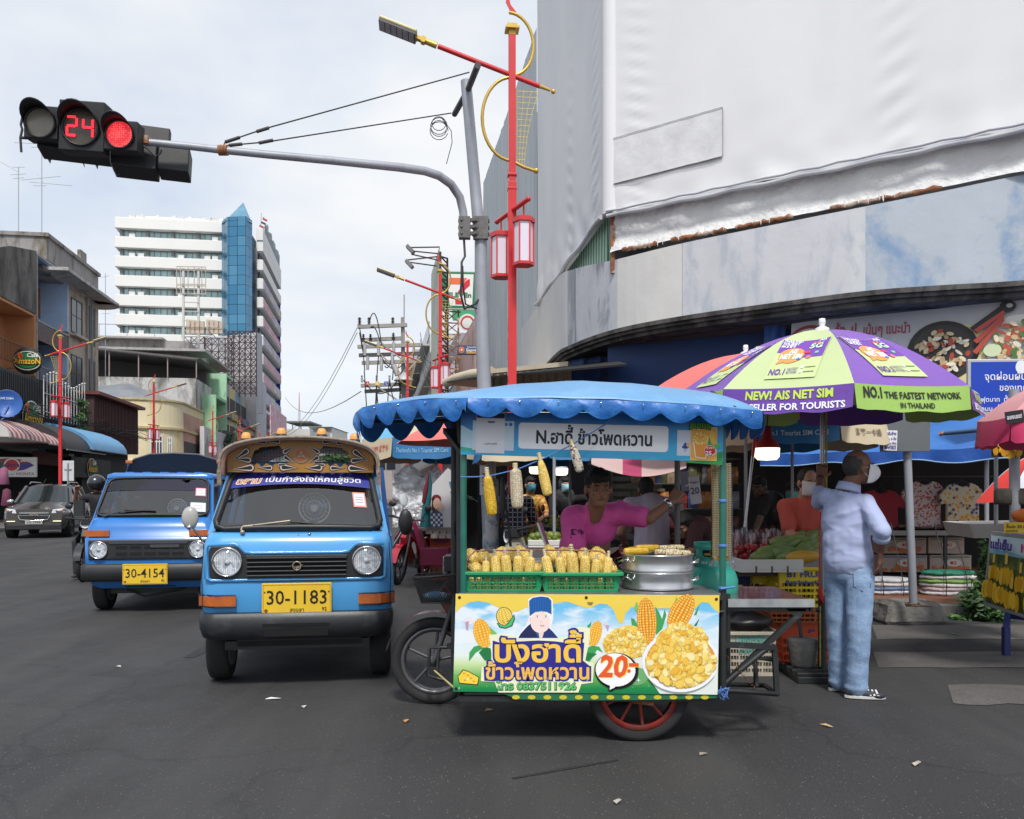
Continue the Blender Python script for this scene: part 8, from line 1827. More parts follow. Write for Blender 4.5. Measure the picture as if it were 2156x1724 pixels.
def denim():
 m,nt,b,out=NT('light_denim');v=tex(nt);n=nz(nt,v,4,5,.6,.3);c=ramp(nt,n,[(.3,C(92,120,160)),(.7,C(150,176,208))]);n2=nz(nt,v,140,3,.6);c=mixc(nt,ramp(nt,n2,[(.4,0),(.6,.35)]),c,C(175,195,218));L(nt,c,b.inputs['Base Color']);b.inputs['Roughness'].default_value=.8;bumpit(nt,b,nz(nt,tex(nt,(1,1,2.2)),5,5,.5,1.2),.35,.02);return m
dn=denim();J=dict(hipL=(2.255,5.915,.86),hipR=(2.36,5.80,.86),knL=(2.265,5.95,.46),knR=(2.345,5.775,.46),anL=(2.29,5.985,.075),anR=(2.335,5.80,.075))
tr=[('e',(2.305,5.85,.88),(.155,.112,.13),Ry),(V3(J['hipL']),.092,V3(J['knL']),.072),(V3(J['knL']),.071,V3(J['anL']),.066),(V3(J['hipR']),.096,V3(J['knR']),.076),(V3(J['knR']),.075,V3(J['anR']),.070),('e',V3(J['anR'])+V3((.0,0,.0)),(.078,.074,.042)),('e',V3(J['anL']),(.074,.07,.042))]
jn=blobpart(tr,.0085,dn,'jeans',man,sm=6,fold=.0045,fsc=5,fs=(1,1,1.2))
b=MB(mt('denim_seam',C(80,105,145),.8));p0=V3((2.33,5.735,.875));decal(jn,man,lambda q:[q.art([(-.06,.0),(-.055,-.10),(.0,-.13),(.055,-.10),(.06,.0),(.055,-.0),(.05,-.095),(0,-.122),(-.05,-.095),(-.055,0)],(70,95,135),0)],frame((2.30,5.60,.86),(1,-.35,0),(0,0,1)),'jeans_pocket')
dark=mt('shoe_dark',(.03,.028,.04,1),.6,var=.2);solem=mt('shoe_sole',(.62,.61,.60,1),.6)
s1=shoe(man,(2.255,5.80,0),(2.515,5.755,0),dark,solem);s2=shoe(man,(2.225,6.0,0),(2.46,6.06,0),dark,solem)
b=MB(mt('shoe_sole',(.62,.61,.60,1),.6))
for k in Q_(3):x=2.40+k*.024;b.pr([(x,5.7385-.17*(x-2.40),.030),(x+.012,5.7365-.17*(x-2.40),.030),(x+.004,5.765-.15*(x-2.4),.066),(x-.008,5.765-.15*(x-2.4),.066)],(0,-.006,.002))
b.B('shoe_stripes',s1)
b=MB(mt('bracelet',(.03,.02,.02,1),.5));b.la([(.029,-.008),(.033,0),(.029,.008)],16,T_(wrL+(wrL-elL)*-.05),(wrL-elL).normalized());b.B('bracelet',man)
skv=skinm('skin_tan',(.27,.125,.075,1));pink=mt('pink_tshirt',C(218,84,160),.75,var=.15,sc=3,bu=.5,bsc=8,bd=.015)
ven=TH_('person','corn vendor in a pink t-shirt leaning over the cart and gripping its rear post','person',(.42,5.66,0))
hc=V3((.535,5.29,1.415));hf=(.12,-.98,-.10)
S1,E1,W1=V3((.385,5.42,1.235)),V3((.395,5.26,1.03)),V3((.47,5.10,.93));S2,E2,W2=V3((.700,5.45,1.265)),V3((.86,5.36,1.235)),V3((1.000,5.385,1.335))
caps=headcaps(hc,hf,neck=(.52,5.40,1.26),s=1.0)
caps+=[(S1,.05,E1,.042),(E1,.041,W1,.028),(S2,.05,E2,.043),(E2,.042,W2,.029),('e',(.50,5.50,1.1),(.14,.10,.17)),(V3((.45,5.66,.86)),.13,V3((.46,5.62,.95)),.12)]
caps+=hand(W1,(.5,-.6,-.6),(0,-.5,.8),.6,side=1);caps+=hand(W2,(.62,.25,.70),(-.2,-.95,.25),1.2,side=1,s=1.02)
blobpart(caps,.0055,skv,'body',ven,sm=3);face(ven,hc,hf,style='short',hairc=(.008,.007,.007,1))
ts_=[('e',(.52,5.47,1.17),(.150,.105,.13)),('e',(.47,5.55,1.03),(.165,.13,.16)),('e',(.43,5.64,.88),(.16,.13,.15)),(V3((.525,5.42,1.25)),.085,V3((.522,5.385,1.285)),.066),(S1,.078,V3((.53,5.44,1.235)),.085),(V3((.53,5.44,1.235)),.085,S2,.078),(S1,.076,S1.lerp(E1,.78),.074),(S2,.076,S2.lerp(E2,.72),.066)]
tsh=blobpart(ts_,.0085,pink,'t_shirt',ven,sm=4,fold=.007,fsc=8)
decal(tsh,ven,lambda q:(q.tt('鶏卵',-.035,.0,.042,(45,15,50),0,off=.02),q.rc(-.035,.04,-.02,-.012,(45,15,50),0)),frame((.375,5.05,1.135),(1,-.1,0),(0,0,1)),'sleeve_print')
decal(tsh,ven,lambda q:(q.tt('Apint',-.06,-.02,.075,(40,12,45),0,off=.02,sh=.35),q.tt('yn',.06,.01,.05,(205,120,40),0,off=.02,sh=.35),[q.ell(-.02+.02*k,.045+.012*(k%2),.006,.004,(40,12,45),0,8)for k in Q_(5)],q.rc(-.04,.05,-.048,-.044,(40,12,45),0)),frame((.555,5.1,1.07),(1,.0,.22),(-.1,0,1)),'shirt_print')
blobpart([(V3((.42,5.66,.82)),.14,V3((.50,5.68,.80)),.13),(V3((.36,5.62,.80)),.09,V3((.20,5.40,.72)),.075),(V3((.20,5.42,.72)),.07,V3((.22,5.50,.25)),.055),(V3((.48,5.75,.80)),.09,V3((.30,5.95,.70)),.075),(V3((.30,5.95,.70)),.07,V3((.35,5.98,.25)),.055)],.012,mt('trouser_dark',(.03,.03,.035,1),.8),'trousers',ven)
b=MB(chrome);d_=(W2-E2).normalized();b.la([(.030,-.011),(.035,-.008),(.035,.008),(.030,.011)],16,T_(W2-d_*.02),d_);b.B('wristwatch',ven)
b=MB(mt('cigarette',(.7,.68,.62,1),.7));b.cyl(W2+V3((.085,-.03,.10)),W2+V3((.13,-.04,.115)),.004,n=6);b.B('cigarette',ven)
def simple(label,hc,hf,chest,pelvis,S,E,W,shirt,skin,hair='short',mask=None,trs=None,ank=None,kn=None,vox=.011,sleeve=.6,r=1,hands=1,glasses=0,extra=None,hairc=(.012,.010,.010,1),hdir=None,fold=.006):
 hc=V3(hc);t=TH_('person',label,'person',(pelvis[0],pelvis[1],.1 if pelvis[1]>9 else 0));chest=V3(chest);pelvis=V3(pelvis)
 caps=headcaps(hc,hf,neck=chest+V3((0,0,.17)))
 for i in Q_(2):
  s_,e_,w_=V3(S[i]),V3(E[i]),V3(W[i]);caps+=[(s_,.047*r,e_,.040*r),(e_,.040*r,w_,.027*r)]
  if hands:caps+=hand(w_,hdir[i]if hdir else(w_-e_),(0,0,1)if abs((w_-e_).normalized().z)<.8 else(0,-1,0),.45,side=1 if i else-1)
 caps+=[(chest,.10,pelvis,.10)]
 blobpart(caps,vox*.7,skin,'body',t,sm=2);face(t,hc,hf,mask=mask,glasses=glasses,style=hair,hairc=hairc)
 mid=(V3(S[0])+V3(S[1]))/2;c=[(V3(S[0]),.070*r,mid,.085*r),(mid,.085*r,V3(S[1]),.070*r),(mid-V3((0,0,.03)),.13*r,chest-V3((0,0,.04)),.145*r),(chest,.145*r,pelvis,.150*r)]
 for i in Q_(2):c.append((V3(S[i]),.068*r,V3(S[i]).lerp(V3(E[i]),sleeve),.060*r))
 sh_=blobpart(c,vox,shirt,'shirt',t,sm=3,fold=fold,fsc=8)
 if trs:
  q=[(pelvis,.145*r,pelvis-V3((0,0,.05)),.14*r)]
  for i in Q_(2):q+=[(pelvis+V3(((-.08,.08)[i],0,-.04)),.09,V3(kn[i]),.07),(V3(kn[i]),.07,V3(ank[i]),.055)]
  blobpart(q,vox*1.2,trs,'trousers',t,sm=2)
  b=MB(mt('sandal',(.05,.04,.04,1),.7))
  for i in Q_(2):a=V3(ank[i]);b.sph((a.x,a.y-.03,a.z-.06),(.05,.12,.03),10,6)
  b.B('shoes',t)
 return t,sh_
coral=mt('coral_tshirt',C(196,84,70),.8,var=.12,sc=4,bu=.4,bsc=9,bd=.012);skl=skinm('skin_light',(.50,.26,.17,1))
t,sh_=simple('woman fruit seller in a coral t-shirt, glasses and white mask behind the papayas',(2.50,7.22,1.475),(.12,-.97,-.15),(2.50,7.32,1.16),(2.50,7.42,.95),((2.33,7.30,1.27),(2.70,7.30,1.27)),((2.33,7.16,1.04),(2.74,7.16,1.04)),((2.50,6.98,.97),(2.62,6.98,.97)),coral,skl,hair='bun',mask=(225,215,218),glasses=1,vox=.009,sleeve=.72,trs=mt('trouser_dark',(.03,.03,.035,1),.8),kn=((2.42,7.4,.5),(2.6,7.4,.5)),ank=((2.42,7.45,.1),(2.6,7.45,.1)))
decal(sh_,t,lambda q:(q.tt('民族文化',-.09,0,.045,(225,200,190),0,off=.0,w=.20),q.ell(0,.07,.012,.012,(225,200,190),0,8)),frame((2.53,6.9,1.16),(1,0,0),(0,0,1)),'shirt_print')
def plaidm():
 m,nt,b,out=NT('green_plaid');v=tex(nt);sp=nn(nt,'ShaderNodeSeparateXYZ');L(nt,v,sp.inputs[0]);cs=[]
 for ax in(0,2):
  ml=nn(nt,'ShaderNodeMath',operation='MULTIPLY');ml.inputs[1].default_value=95;L(nt,sp.outputs[ax],ml.inputs[0]);sn=nn(nt,'ShaderNodeMath',operation='SINE');L(nt,ml.outputs[0],sn.inputs[0]);cs.append(sn.outputs[0])
 mx_=nn(nt,'ShaderNodeMath',operation='MAXIMUM');L(nt,cs[0],mx_.inputs[0]);L(nt,cs[1],mx_.inputs[1]);mi_=nn(nt,'ShaderNodeMath',operation='MINIMUM');L(nt,cs[0],mi_.inputs[0]);L(nt,cs[1],mi_.inputs[1])
 c=ramp(nt,mx_.outputs[0],[(.80,C(22,46,52)),(.90,C(190,175,195))]);c=mixc(nt,ramp(nt,mi_.outputs[0],[(.2,0),(.5,.5)]),c,C(50,90,80));L(nt,c,b.inputs['Base Color']);b.inputs['Roughness'].default_value=.8;return m
skm=skinm('skin_mid',(.33,.16,.10,1))
t,_=simple('shopper in a green plaid shirt and dark helmet seen from behind by the grey pole',(.02,12.4,1.42),(.1,.98,-.1),(.03,12.2,1.12),(.06,12.1,.82),((-.17,12.2,1.26),(.23,12.2,1.26)),((-.22,12.3,1.0),(.30,12.3,1.0)),((-.12,12.5,.92),(.22,12.5,.92)),plaidm(),skm,trs=mt('purple_trousers',(.06,.03,.22,1),.7),kn=((-.02,12.0,.5),(.16,12.0,.5)),ank=((-.02,12.1,.2),(.16,12.1,.2)),sleeve=1.0,vox=.012,r=1.12)
b=MB(mt('helmet_black',(.015,.016,.02,1),.25,coat=.5));b.sph((.02,12.39,1.46),(.125,.14,.125),18,12);b.B('helmet',t)
grey_t=mt('grey_tshirt',C(165,155,168),.85,var=.12,sc=4,bu=.5,bsc=7,bd=.015)
simple('stooping man in a pale grey t-shirt seen from behind through the cart',(1.42,9.05,1.42),(.1,.95,-.3),(1.44,8.80,1.10),(1.42,8.70,.78),((1.22,8.85,1.26),(1.68,8.85,1.26)),((1.12,8.85,.98),(1.80,8.95,.98)),((1.20,9.1,.85),(1.78,9.15,.80)),grey_t,skm,trs=mt('khaki_trousers',(.09,.07,.06,1),.85),kn=((1.33,8.75,.45),(1.52,8.75,.45)),ank=((1.33,8.8,.15),(1.52,8.8,.15)),sleeve=.55,vox=.011,r=1.22)
t,_=simple('seller in black hijab and pale blue mask reaching out beside the bulb lamps',(.80,12.9,1.50),(.25,-.95,-.1),(.80,13.0,1.20),(.80,13.1,.9),((.62,12.95,1.28),(.98,12.95,1.28)),((.60,12.8,1.05),(1.12,12.75,1.30)),((.75,12.6,1.0),(1.22,12.55,1.46)),mt('black_cloth',(.015,.015,.018,1),.8),skl,mask=(150,200,215),vox=.013,sleeve=1)
V_,F_=blob([('e',(.80,12.93,1.51),(.105,.115,.13)),('e',(.80,12.96,1.35),(.15,.12,.12))],.012,sm=3);b=MB(mt('hijab_grey',(.05,.048,.055,1),.85))
Fk=[q for q in F_ if not(sum((V_[i]for i in q),V3())/len(q)-V3((.82,12.83,1.49))).length<.075];b.add(V_,Fk,1);b.B('headscarf',t)
simple('seller in an orange batik dress half hidden behind the hanging yellow cob',(.28,12.9,1.50),(.3,-.9,-.1),(.28,13.0,1.2),(.28,13.1,.9),((.12,12.95,1.28),(.44,12.95,1.28)),((.08,12.8,1.05),(.52,12.8,1.05)),((.25,12.6,1.05),(.45,12.6,1.02)),mt('orange_batik',(.42,.15,.03,1),.8,di=(.6,.4,.1,1),dth=(.5,.55),dsc=14),skl,mask=(60,130,150),vox=.013,sleeve=.8)
simple('crouching person in a dark maroon top bending over trays right of the steamer',(1.62,8.05,1.08),(-.6,-.6,-.5),(1.85,8.15,.95),(2.05,8.3,.72),((1.72,8.0,1.05),(1.84,8.32,1.07)),((1.66,7.85,.86),(1.7,8.2,.85)),((1.52,7.8,.80),(1.52,8.1,.80)),mt('maroon_cloth',(.07,.025,.03,1),.85,bu=.4,bsc=7),skm,vox=.013,sleeve=.8,r=1.1)
stm=mt('dark_striped_top',(.02,.018,.02,1),.8,di=(.30,.12,.05,1),dth=(.60,.63),dsc=9,dst=(1,.1,.12));simple('shopkeeper in a dark striped top stooping in the gloom behind the red bulb lamp',(2.92,10.1,1.45),(-.6,-.7,-.2),(3.12,10.15,1.15),(3.35,10.2,.9),((2.98,10.0,1.30),(3.2,10.3,1.32)),((2.86,9.95,1.02),(3.1,10.1,1.0)),((2.76,9.9,.80),(3.0,10.0,.78)),stm,skinm('skin_shade',(.14,.07,.05,1)),vox=.013,sleeve=.5)
simple('masked shopkeeper in dark clothes and a green mask, left of the coral t-shirt seller',(3.30,10.05,1.38),(-.5,-.85,0),(3.35,10.15,1.08),(3.35,10.2,.8),((3.18,10.1,1.18),(3.52,10.1,1.18)),((3.14,10.0,.95),(3.55,10.0,.95)),((3.2,9.8,.9),(3.45,9.8,.9)),mt('black_cloth',(.015,.015,.018,1),.8),skinm('skin_shade',(.14,.07,.05,1)),mask=(80,150,140),vox=.013,sleeve=1)
def mloc(M,p):return T_(M@V3(p))
fw=T_((M2.to_3x3()@V3((0,-1,0))))
def seated(M,x,label,shirt,up=0):
 y=.98;q=lambda a,b_,c:mloc(M,(x+a,b_,c))
 return simple(label,q(0,y-.05,1.38),fw,q(0,y,1.08),q(0,y+.02,.98),(q(-.18,y-.02,1.2),q(.18,y-.02,1.2)),(q(-.22,y-.15,1.07),q(.22,y-.15,1.07)),((q(-.13,y-.42,1.28)if up else q(-.1,y-.38,1.17)),(q(.15,y-.42,1.28)if up else q(.2,y-.38,1.17))),shirt,skm,vox=.012,sleeve=.7)
seated(M2,.28,'driver in a white shirt behind the windscreen of the darker blue songthaew',mt('white_shirt',(.65,.65,.68,1),.8))
seated(M2,-.36,'passenger in a red printed shirt in the cab of the darker blue songthaew',mt('red_shirt',(.50,.03,.05,1),.8,di=(.02,.02,.03,1),dth=(.52,.55),dsc=9),1)
mb_,_=motorbike((PX(196,13.6),13.3,0),R(8),'dark motorcycle with raised-arm rider, left of the darker songthaew',mt('bike_black',(.02,.02,.022,1),.3,coat=.5),lean=0,scale=1.0)
X=PX(200,13.9);t,_=simple('motorcycle rider in a black helmet waving beside the darker songthaew',(X+.05,13.85,1.50),(.1,-.98,0),(X+.05,13.95,1.15),(X+.05,14.0,.85),((X-.13,13.9,1.3),(X+.23,13.9,1.3)),((X-.22,13.7,1.25),(X+.28,13.7,1.05)),((X-.12,13.55,1.42),(X+.25,13.5,1.0)),mt('black_cloth',(.015,.015,.018,1),.8),skm,vox=.012,trs=mt('trouser_dark',(.03,.03,.035,1),.8),kn=((X-.15,13.6,.6),(X+.2,13.6,.6)),ank=((X-.17,13.65,.12),(X+.2,13.7,.2)))
b=MB(mt('helmet_black',(.015,.016,.02,1),.25,coat=.5));b.sph((X+.05,13.85,1.54),(.14,.155,.14),18,12);b.B('helmet',t)
cb,_=motorbike((PX(915,5.66),5.66,0),R(-90),'dark red motorcycle powering the corn cart, its front wheel and fender showing at the left',mt('dark_red_paint',(.20,.012,.03,1),.3,coat=.6,var=.2),lean=0,scale=1.0)
b=MB(mt('wire_black',(.018,.018,.02,1),.5));Yk=5.50;x0,x1,z0,z1=PX(872,Yk),PX(968,Yk),PZ(1266,Yk),PZ(1209,Yk)
def bk(u,v,w_):
 xx=x0+(x1-x0)*u;cx_=(x0+x1)/2;k_=.72+.28*w_;return V3((cx_+(xx-cx_)*k_+.012*(1-w_),Yk+(v-.5)*.22*k_,z0+(z1-z0)*w_+(.02*(u-.5)if w_>.9 else 0)))
for face_ in(0,1,2,3):
 def g_(a,w_):return bk(a,0,w_)if face_==0 else bk(a,1,w_)if face_==1 else bk(0,a,w_)if face_==2 else bk(1,a,w_)
 n=16 if face_<2 else 11;m_=8
 for i in Q_(-m_,n+1):
  for sgn in(1,-1):
   pts=[]
   for j in Q_(m_+1):
    a=(i+j)/n if sgn>0 else 1-(i+j)/n
    if-.001<=a<=1.001:pts.append(g_(min(1,max(0,a)),j/m_))
   if len(pts)>1:b.tu(pts,.0022,4,cap=0)
b.tu([bk(0,0,1),bk(1,0,1),bk(1,1,1),bk(0,1,1)],.006,6,closed=1);b.tu([bk(0,0,0),bk(1,0,0),bk(1,1,0),bk(0,1,0)],.005,6,closed=1)
for i in Q_(8):b.tu([bk(0,i/7,0),bk(1,i/7,0)],.002,4)
b.B('wire_basket',cb);b=MB(mt('blue_towel',(.08,.25,.45,1),.9,di=(.5,.55,.6,1),dth=(.5,.6),dsc=20));b.sph(T_(bk(.45,.4,.22)),(.09,.05,.028),12,8);b.B('basket_cloth',cb)
b=MB(bs_);b.tu([(PX(945,5.5),5.5,.40),(PX(905,5.5),5.48,.40),(PX(902,5.5),5.48,.22),(PX(935,5.5),5.45,.20)],.013,8);b.tu([(PX(925,5.5),5.48,.40),(PX(922,5.5),5.46,.25)],.011,6);b.B('crash_bar',cb)
b=MB(mt('yellow_tie',(.55,.5,.2,1),.8));b.tu([P(915,1412,5.42),P(930,1425,5.3),P(956,1448,4.72)],.006,5);b.B('yellow_tie',cb)
b=MB(bs_);b.bm((PX(945,5.5),5.45,.42),(.2,4.95,.30),.03);b.bm((.6,5.45,.40),(.6,5.3,.30),.03);b.B('sidecar_link',cb)
b=MB(bp_);b.tu([P(1075,1150,5.4),P(1068,1080,5.4),P(1056,1020,5.38)],.010,6);b.sph(T_(P(1058,1050,5.36)),(.018,.02,.14),10,8);b.B('mirror',cb)
def umbrella(name,label,cx,cy,Rr,zr,za,a0,cols,vcols,vh,pole_to=0,n=8,tilt=(0,0),sag=.03,mtop=None,pole=1,polem=None,vfl=.04,under=None,cat='umbrella'):
 t=TH_('market_umbrella'if not name else name,label,cat,(cx,cy,pole_to))
 def pt(k,x,v):
  a1=R(a0+360/n*k);a2=R(a0+360/n*(k+1));vv=min(v,1)
  p1=V3((sin(a1),-cos(a1)));p2=V3((sin(a2),-cos(a2)));c=p1.lerp(p2,(x+1)/2)*Rr*vv
  ed=abs(x)
  z=za-(za-zr)*(vv**1.75)-sag*(1-ed*ed)*sin(PI*min(1,vv))*.8-(.012*(1-ed*ed)if vv>=.98 else 0)
  z+=tilt[0]*c.x+tilt[1]*c.y
  if v>1:w=(v-1);nrm=(p1+p2).normalized();c=c+nrm*(vfl*w*(1-ed**4));c=c*(1+.02*w);z-=vh*w*(1-.0*ed)
  return V3((cx+c.x,cy+c.y,z))
 for k in Q_(n):
  b=MB(cols[k%len(cols)]);b.gd(lambda u,v:T_(pt(k,u*2-1,max(.001,v))),8,10);o=b.B('canopy_panel',t)
  if vh>0:
   b=MB(vcols[k%len(vcols)]);r_=.93
   def vf(u,v):
    x=(u*2-1);q=pt(k,x*(1-.03*v),1+v*(1-.10*abs(x)**8));return T_(q+V3((0,0,.006*sin(x*9+k)*v)))
   b.gd(vf,14,5);b.B('valance',t)
 b=MB(polem or steelg)
 if pole:b.cyl((cx,cy,pole_to),(cx,cy,za-.02),.016,n=10);b.B('pole',t)
 b=MB(mt('umbrella_rib',(.4,.4,.42,1),.4,metal=.5))
 for k in Q_(n):p=pt(k,-1,1);q=pt(k,-1,.5);b.tu([pt(k,-1,.03)-V3((0,0,.02)),q-V3((0,0,.015)),p-V3((0,0,.01))],.005,4);b.tu([q-V3((0,0,.02)),(cx,cy,zr+.06)],.004,4)
 b.B('ribs',t);b=MB(mt('finial_white',(.75,.75,.76,1),.4));b.la([(0,.09),(.022,.085),(.026,.05),(.018,.03),(.05,.012),(.055,-.02)],12,(cx,cy,za));b.B('finial',t)
 return t,pt
pu=mt('umb_purple',C(120,78,170),.5,var=.10,sc=2,bu=.2,bsc=6,bd=.02,coat=.15);gr=mt('umb_lime',C(186,200,146),.5,var=.08,sc=2,bu=.2,bsc=6,bd=.02,coat=.15);puv=mt('val_purple',C(98,52,155),.45,var=.1,bu=.3,bsc=6,bd=.02,coat=.3);grv=mt('val_green',C(148,184,84),.45,var=.08,bu=.3,bsc=6,bd=.02,coat=.3)
ux,uy=PX(1731,6.4),6.4
U,pt=umbrella('market_umbrella','big purple and lime advertising umbrella held by the standing man',ux,uy,1.09,2.115,2.61,-55,[gr,pu],[puv,grv],.168,.05,tilt=(0,.035),polem=mt('steel_pole',(.35,.33,.32,1),.3,metal=.8),vfl=.03)
def onval(b,k,s_,x0,w,y0,h,col,off=.02,lift=.006):
 V,Fa=textgeo(s_,off,0);xa=min(p[0]for p in V);xb=max(p[0]for p in V);b.m(flat(col));out=[]
 for p in V:
  x=x0+(p[0]-xa)/(xb-xa)*w;v=1+(1-(y0+p[1]*h));q=pt(k,x,v);c=V3((q.x-ux,q.y-uy,0)).normalized();out.append(q+c*lift)
 b.add(out,Fa)
b=MB();onval(b,0,'NEW! AIS NET SIM',-.62,1.32,.56,.47,(190,215,70),.035);onval(b,0,'BEST SELLER FOR TOURISTS',-.88,1.75,.13,.36,(228,228,235),.03);b.B('valance_print',U)
b=MB();onval(b,1,'NO.1',-.86,.30,.50,.58,(28,30,20),.035);onval(b,1,'THE FASTEST NETWORK',-.52,1.32,.50,.36,(28,30,20),.025);onval(b,1,'IN THAILAND',-.28,.58,.14,.30,(28,30,20),.02);b.B('valance_print',U)
b=MB();onval(b,2,'NEW! AIS NET SIM',-.62,1.32,.56,.47,(190,215,70),.03);onval(b,2,'BEST SELLER FOR TOURISTS',-.88,1.75,.13,.36,(228,228,235),.03);onval(b,7,'NO.1 THE FASTEST NETWORK',-.86,1.7,.50,.36,(28,30,20),.02);b.B('valance_print',U)
def ongore(k,sx,cards,flip=1):
 b=MB()
 def mp(x,y,l=0):
  v=.93-.50*y;xx=(x*.50/max(v,.3)*.78);q=pt(k,xx,v);nrm=V3((q.x-ux,q.y-uy,.9)).normalized();return q+nrm*(.004+l)
 def poly(pts,c,l,sub=1):
  b.m(flat(c))
  P_=[]
  n=len(pts)
  for i in Q_(n):
   a,c2=pts[i],pts[(i+1)%n]
   m=max(1,int(4*math.hypot(a[0]-c2[0],a[1]-c2[1])))
   for j in Q_(m):P_.append((a[0]+(c2[0]-a[0])*j/m,a[1]+(c2[1]-a[1])*j/m))
  b.fc([mp(x,y,l)for x,y in P_])
 def gridp(x0,x1,y0,y1,c,l):b.m(flat(c));b.gd(lambda u,v:T_(mp(x0+(x1-x0)*u,y0+(y1-y0)*v,l)),6,6,sm=0)
 def tx(s_,x0,w,y0,h,c,l,off=.03):
  V,Fa=textgeo(s_,off,0);xa=min(p[0]for p in V);xb=max(p[0]for p in V);b.m(flat(c));b.add([mp(x0+(p[0]-xa)/(xb-xa)*w,y0+p[1]*h,l)for p in V],Fa)
 gridp(-1,1,0,1,(190,208,145),.002)
 gridp(-.98,.98,.60,.985,(112,62,165),.004);gridp(.15,.98,.45,.6,(112,62,165),.004)
 for q in Q_(18):
  pass
 c8=[(-.30+.52*cos(a*PI/9),.52+.20*sin(a*PI/9))for a in Q_(18)];gc=(238,150,80)
 b.m(flat(gc));ctr=mp(-.30,.52,.007)
 for i in Q_(18):b.fc([ctr,mp(*c8[i],.007),mp(*c8[(i+1)%18],.007)])
 poly([(-.72,.40),(-.80,.30),(-.5,.35)],gc,.007)
 tx('AIS',-.45,.34,.56,.16,(240,240,240),.010);tx('NET SIM',-.72,.86,.42,.17,(240,240,240),.010,.04)
 tx('THAILAND',-.92,.80,.90,.10,(235,235,240),.008);tx('TOURIST',-.92,.72,.81,.11,(235,235,240),.008);tx('SIM 游客卡',-.92,.6,.74,.08,(235,235,240),.008)
 tx('AIS',.55,.3,.90,.09,(230,235,225),.008);tx('5G',.30,.5,.68,.19,(190,225,190),.009,.04)
 for i,c in E_(((225,110,80),(230,130,90),(120,130,210))):x=.42+.17*i;b.m(flat(c));cc=[mp(x+.07*cos(a),.85+.028*sin(a),.008)for a in[j*PI/5 for j in Q_(10)]];b.fc(cc)
 gridp(.15,.42,.55,.61,(215,50,55),.008);gridp(.62,.76,.53,.585,(110,200,160),.008)
 for x,y,c in((.05,.42,(70,90,180)),(.42,.45,(215,110,130))):b.m(flat(c));b.fc([mp(x+.10*cos(j*PI/5),y+.04*sin(j*PI/5),.008)for j in Q_(10)])
 tx('NO.1',-.90,.62,.07,.17,(110,60,150),.008,.03);tx('FASTEST',-.2,.42,.15,.08,(110,60,150),.008,.01);tx('NETWORK',-.2,.42,.08,.08,(110,60,150),.008,.01)
 for y in(.21,.11):b.m(flat((215,215,235)));b.fc([mp(.36+.06*cos(j*PI/5),y+.028*sin(j*PI/5),.008)for j in Q_(10)]);gridp(.46,.88,y-.008,y+.008,(110,130,90),.006)
 b.B('panel_print',U)
ongore(0,0,0);ongore(1,0,0);ongore(7,0,0)
t=TH_('umbrella_base','black ribbed steel plate holding the big umbrella pole','umbrella base',(ux,6.45,0));b=MB(bs_);b.box(ux-.24,ux+.22,6.22,6.72,.0,.05)
for k in Q_(4):b.box(ux-.235+.0,ux+.215,6.25+.12*k,6.31+.12*k,.05,.075)
b.B('plate',t,bevel=.006);b=MB(bs_);b.cyl((ux+.0,6.4,.05),(ux,6.4,.62),.030,n=12);b.sph((ux-.04,6.37,.52),.02,8,6);b.B('socket',t)
b=MB(mt('red_rope',(.55,.03,.03,1),.6));b.tu([(ux-.022,6.375,1.25),(ux-.03,6.37,.9),(ux-.036,6.36,.66)],.006,5);b.tu([(ux-.03,6.36,.68),(ux-.035,6.355,.62),(ux-.015,6.355,.57),(ux-.03,6.36,.68)],.016,6);b.B('red_rope',t)
b=MB(mt('yellow_rope',(.45,.4,.05,1),.7,var=.6,sc=60));b.tu([(ux+.02,6.375,2.0),(ux+.022,6.375,1.3)],.008,5);b.tu([(ux-.03,6.36,.55),(ux-.03,6.36,.1)],.006,5);b.B('yellow_rope',t)
cb_=mt('rough_concrete',(.20,.19,.175,1),.9,var=.35,sc=9,bu=.8,bsc=22,bd=.012);X=PX(1688,6.55)
t=TH_('concrete_weight','concrete bucket-shaped weight with a steel stub next to the umbrella pole','weight',(X,6.6,.05));b=MB(cb_);b.la([(0,.05),(.088,.05),(.095,.07),(.118,.245),(.110,.262),(0,.268)],26,(X,6.52,.02));b.B('concrete_block',t);b=MB(galv_d);b.bm((X-.01,6.52,.27),(X-.045,6.52,.50),.022);b.B('stub',t)
sal=mt('umb_salmon',C(220,112,105),.6,var=.15,sc=2);redu=mt('umb_red',C(190,25,30),.6,var=.1)
umbrella('','faded salmon-red umbrella behind the blue cart canopy',PX(1570,8.2),8.2,1.12,2.22,2.72,10,[sal],[redu],0,.0,vfl=0)
bu=mt('umb_skyblue',C(100,175,215),.6,var=.12,sc=2);crm=mt('umb_cream',C(205,190,160),.65,var=.15,sc=2,di=(.3,.25,.18,1),dth=(.6,.75));buv=mt('umb_blueval',C(30,110,165),.55,var=.2,sc=3)
U2,pt2=umbrella('','worn sky-blue and cream umbrella under the big purple one, its flaps hanging low',PX(1668,9.3),9.3,1.0,2.12,2.6,8,[bu,crm],[crm,buv],.24,.1)
U3,pt3=umbrella('','sky-blue and cream phone-card umbrella over the stalls beside the light blue songthaew',PX(918,14.2),14.2,1.22,2.24,2.82,-28,[crm,bu],[buv,crm],.33,.0,n=8)
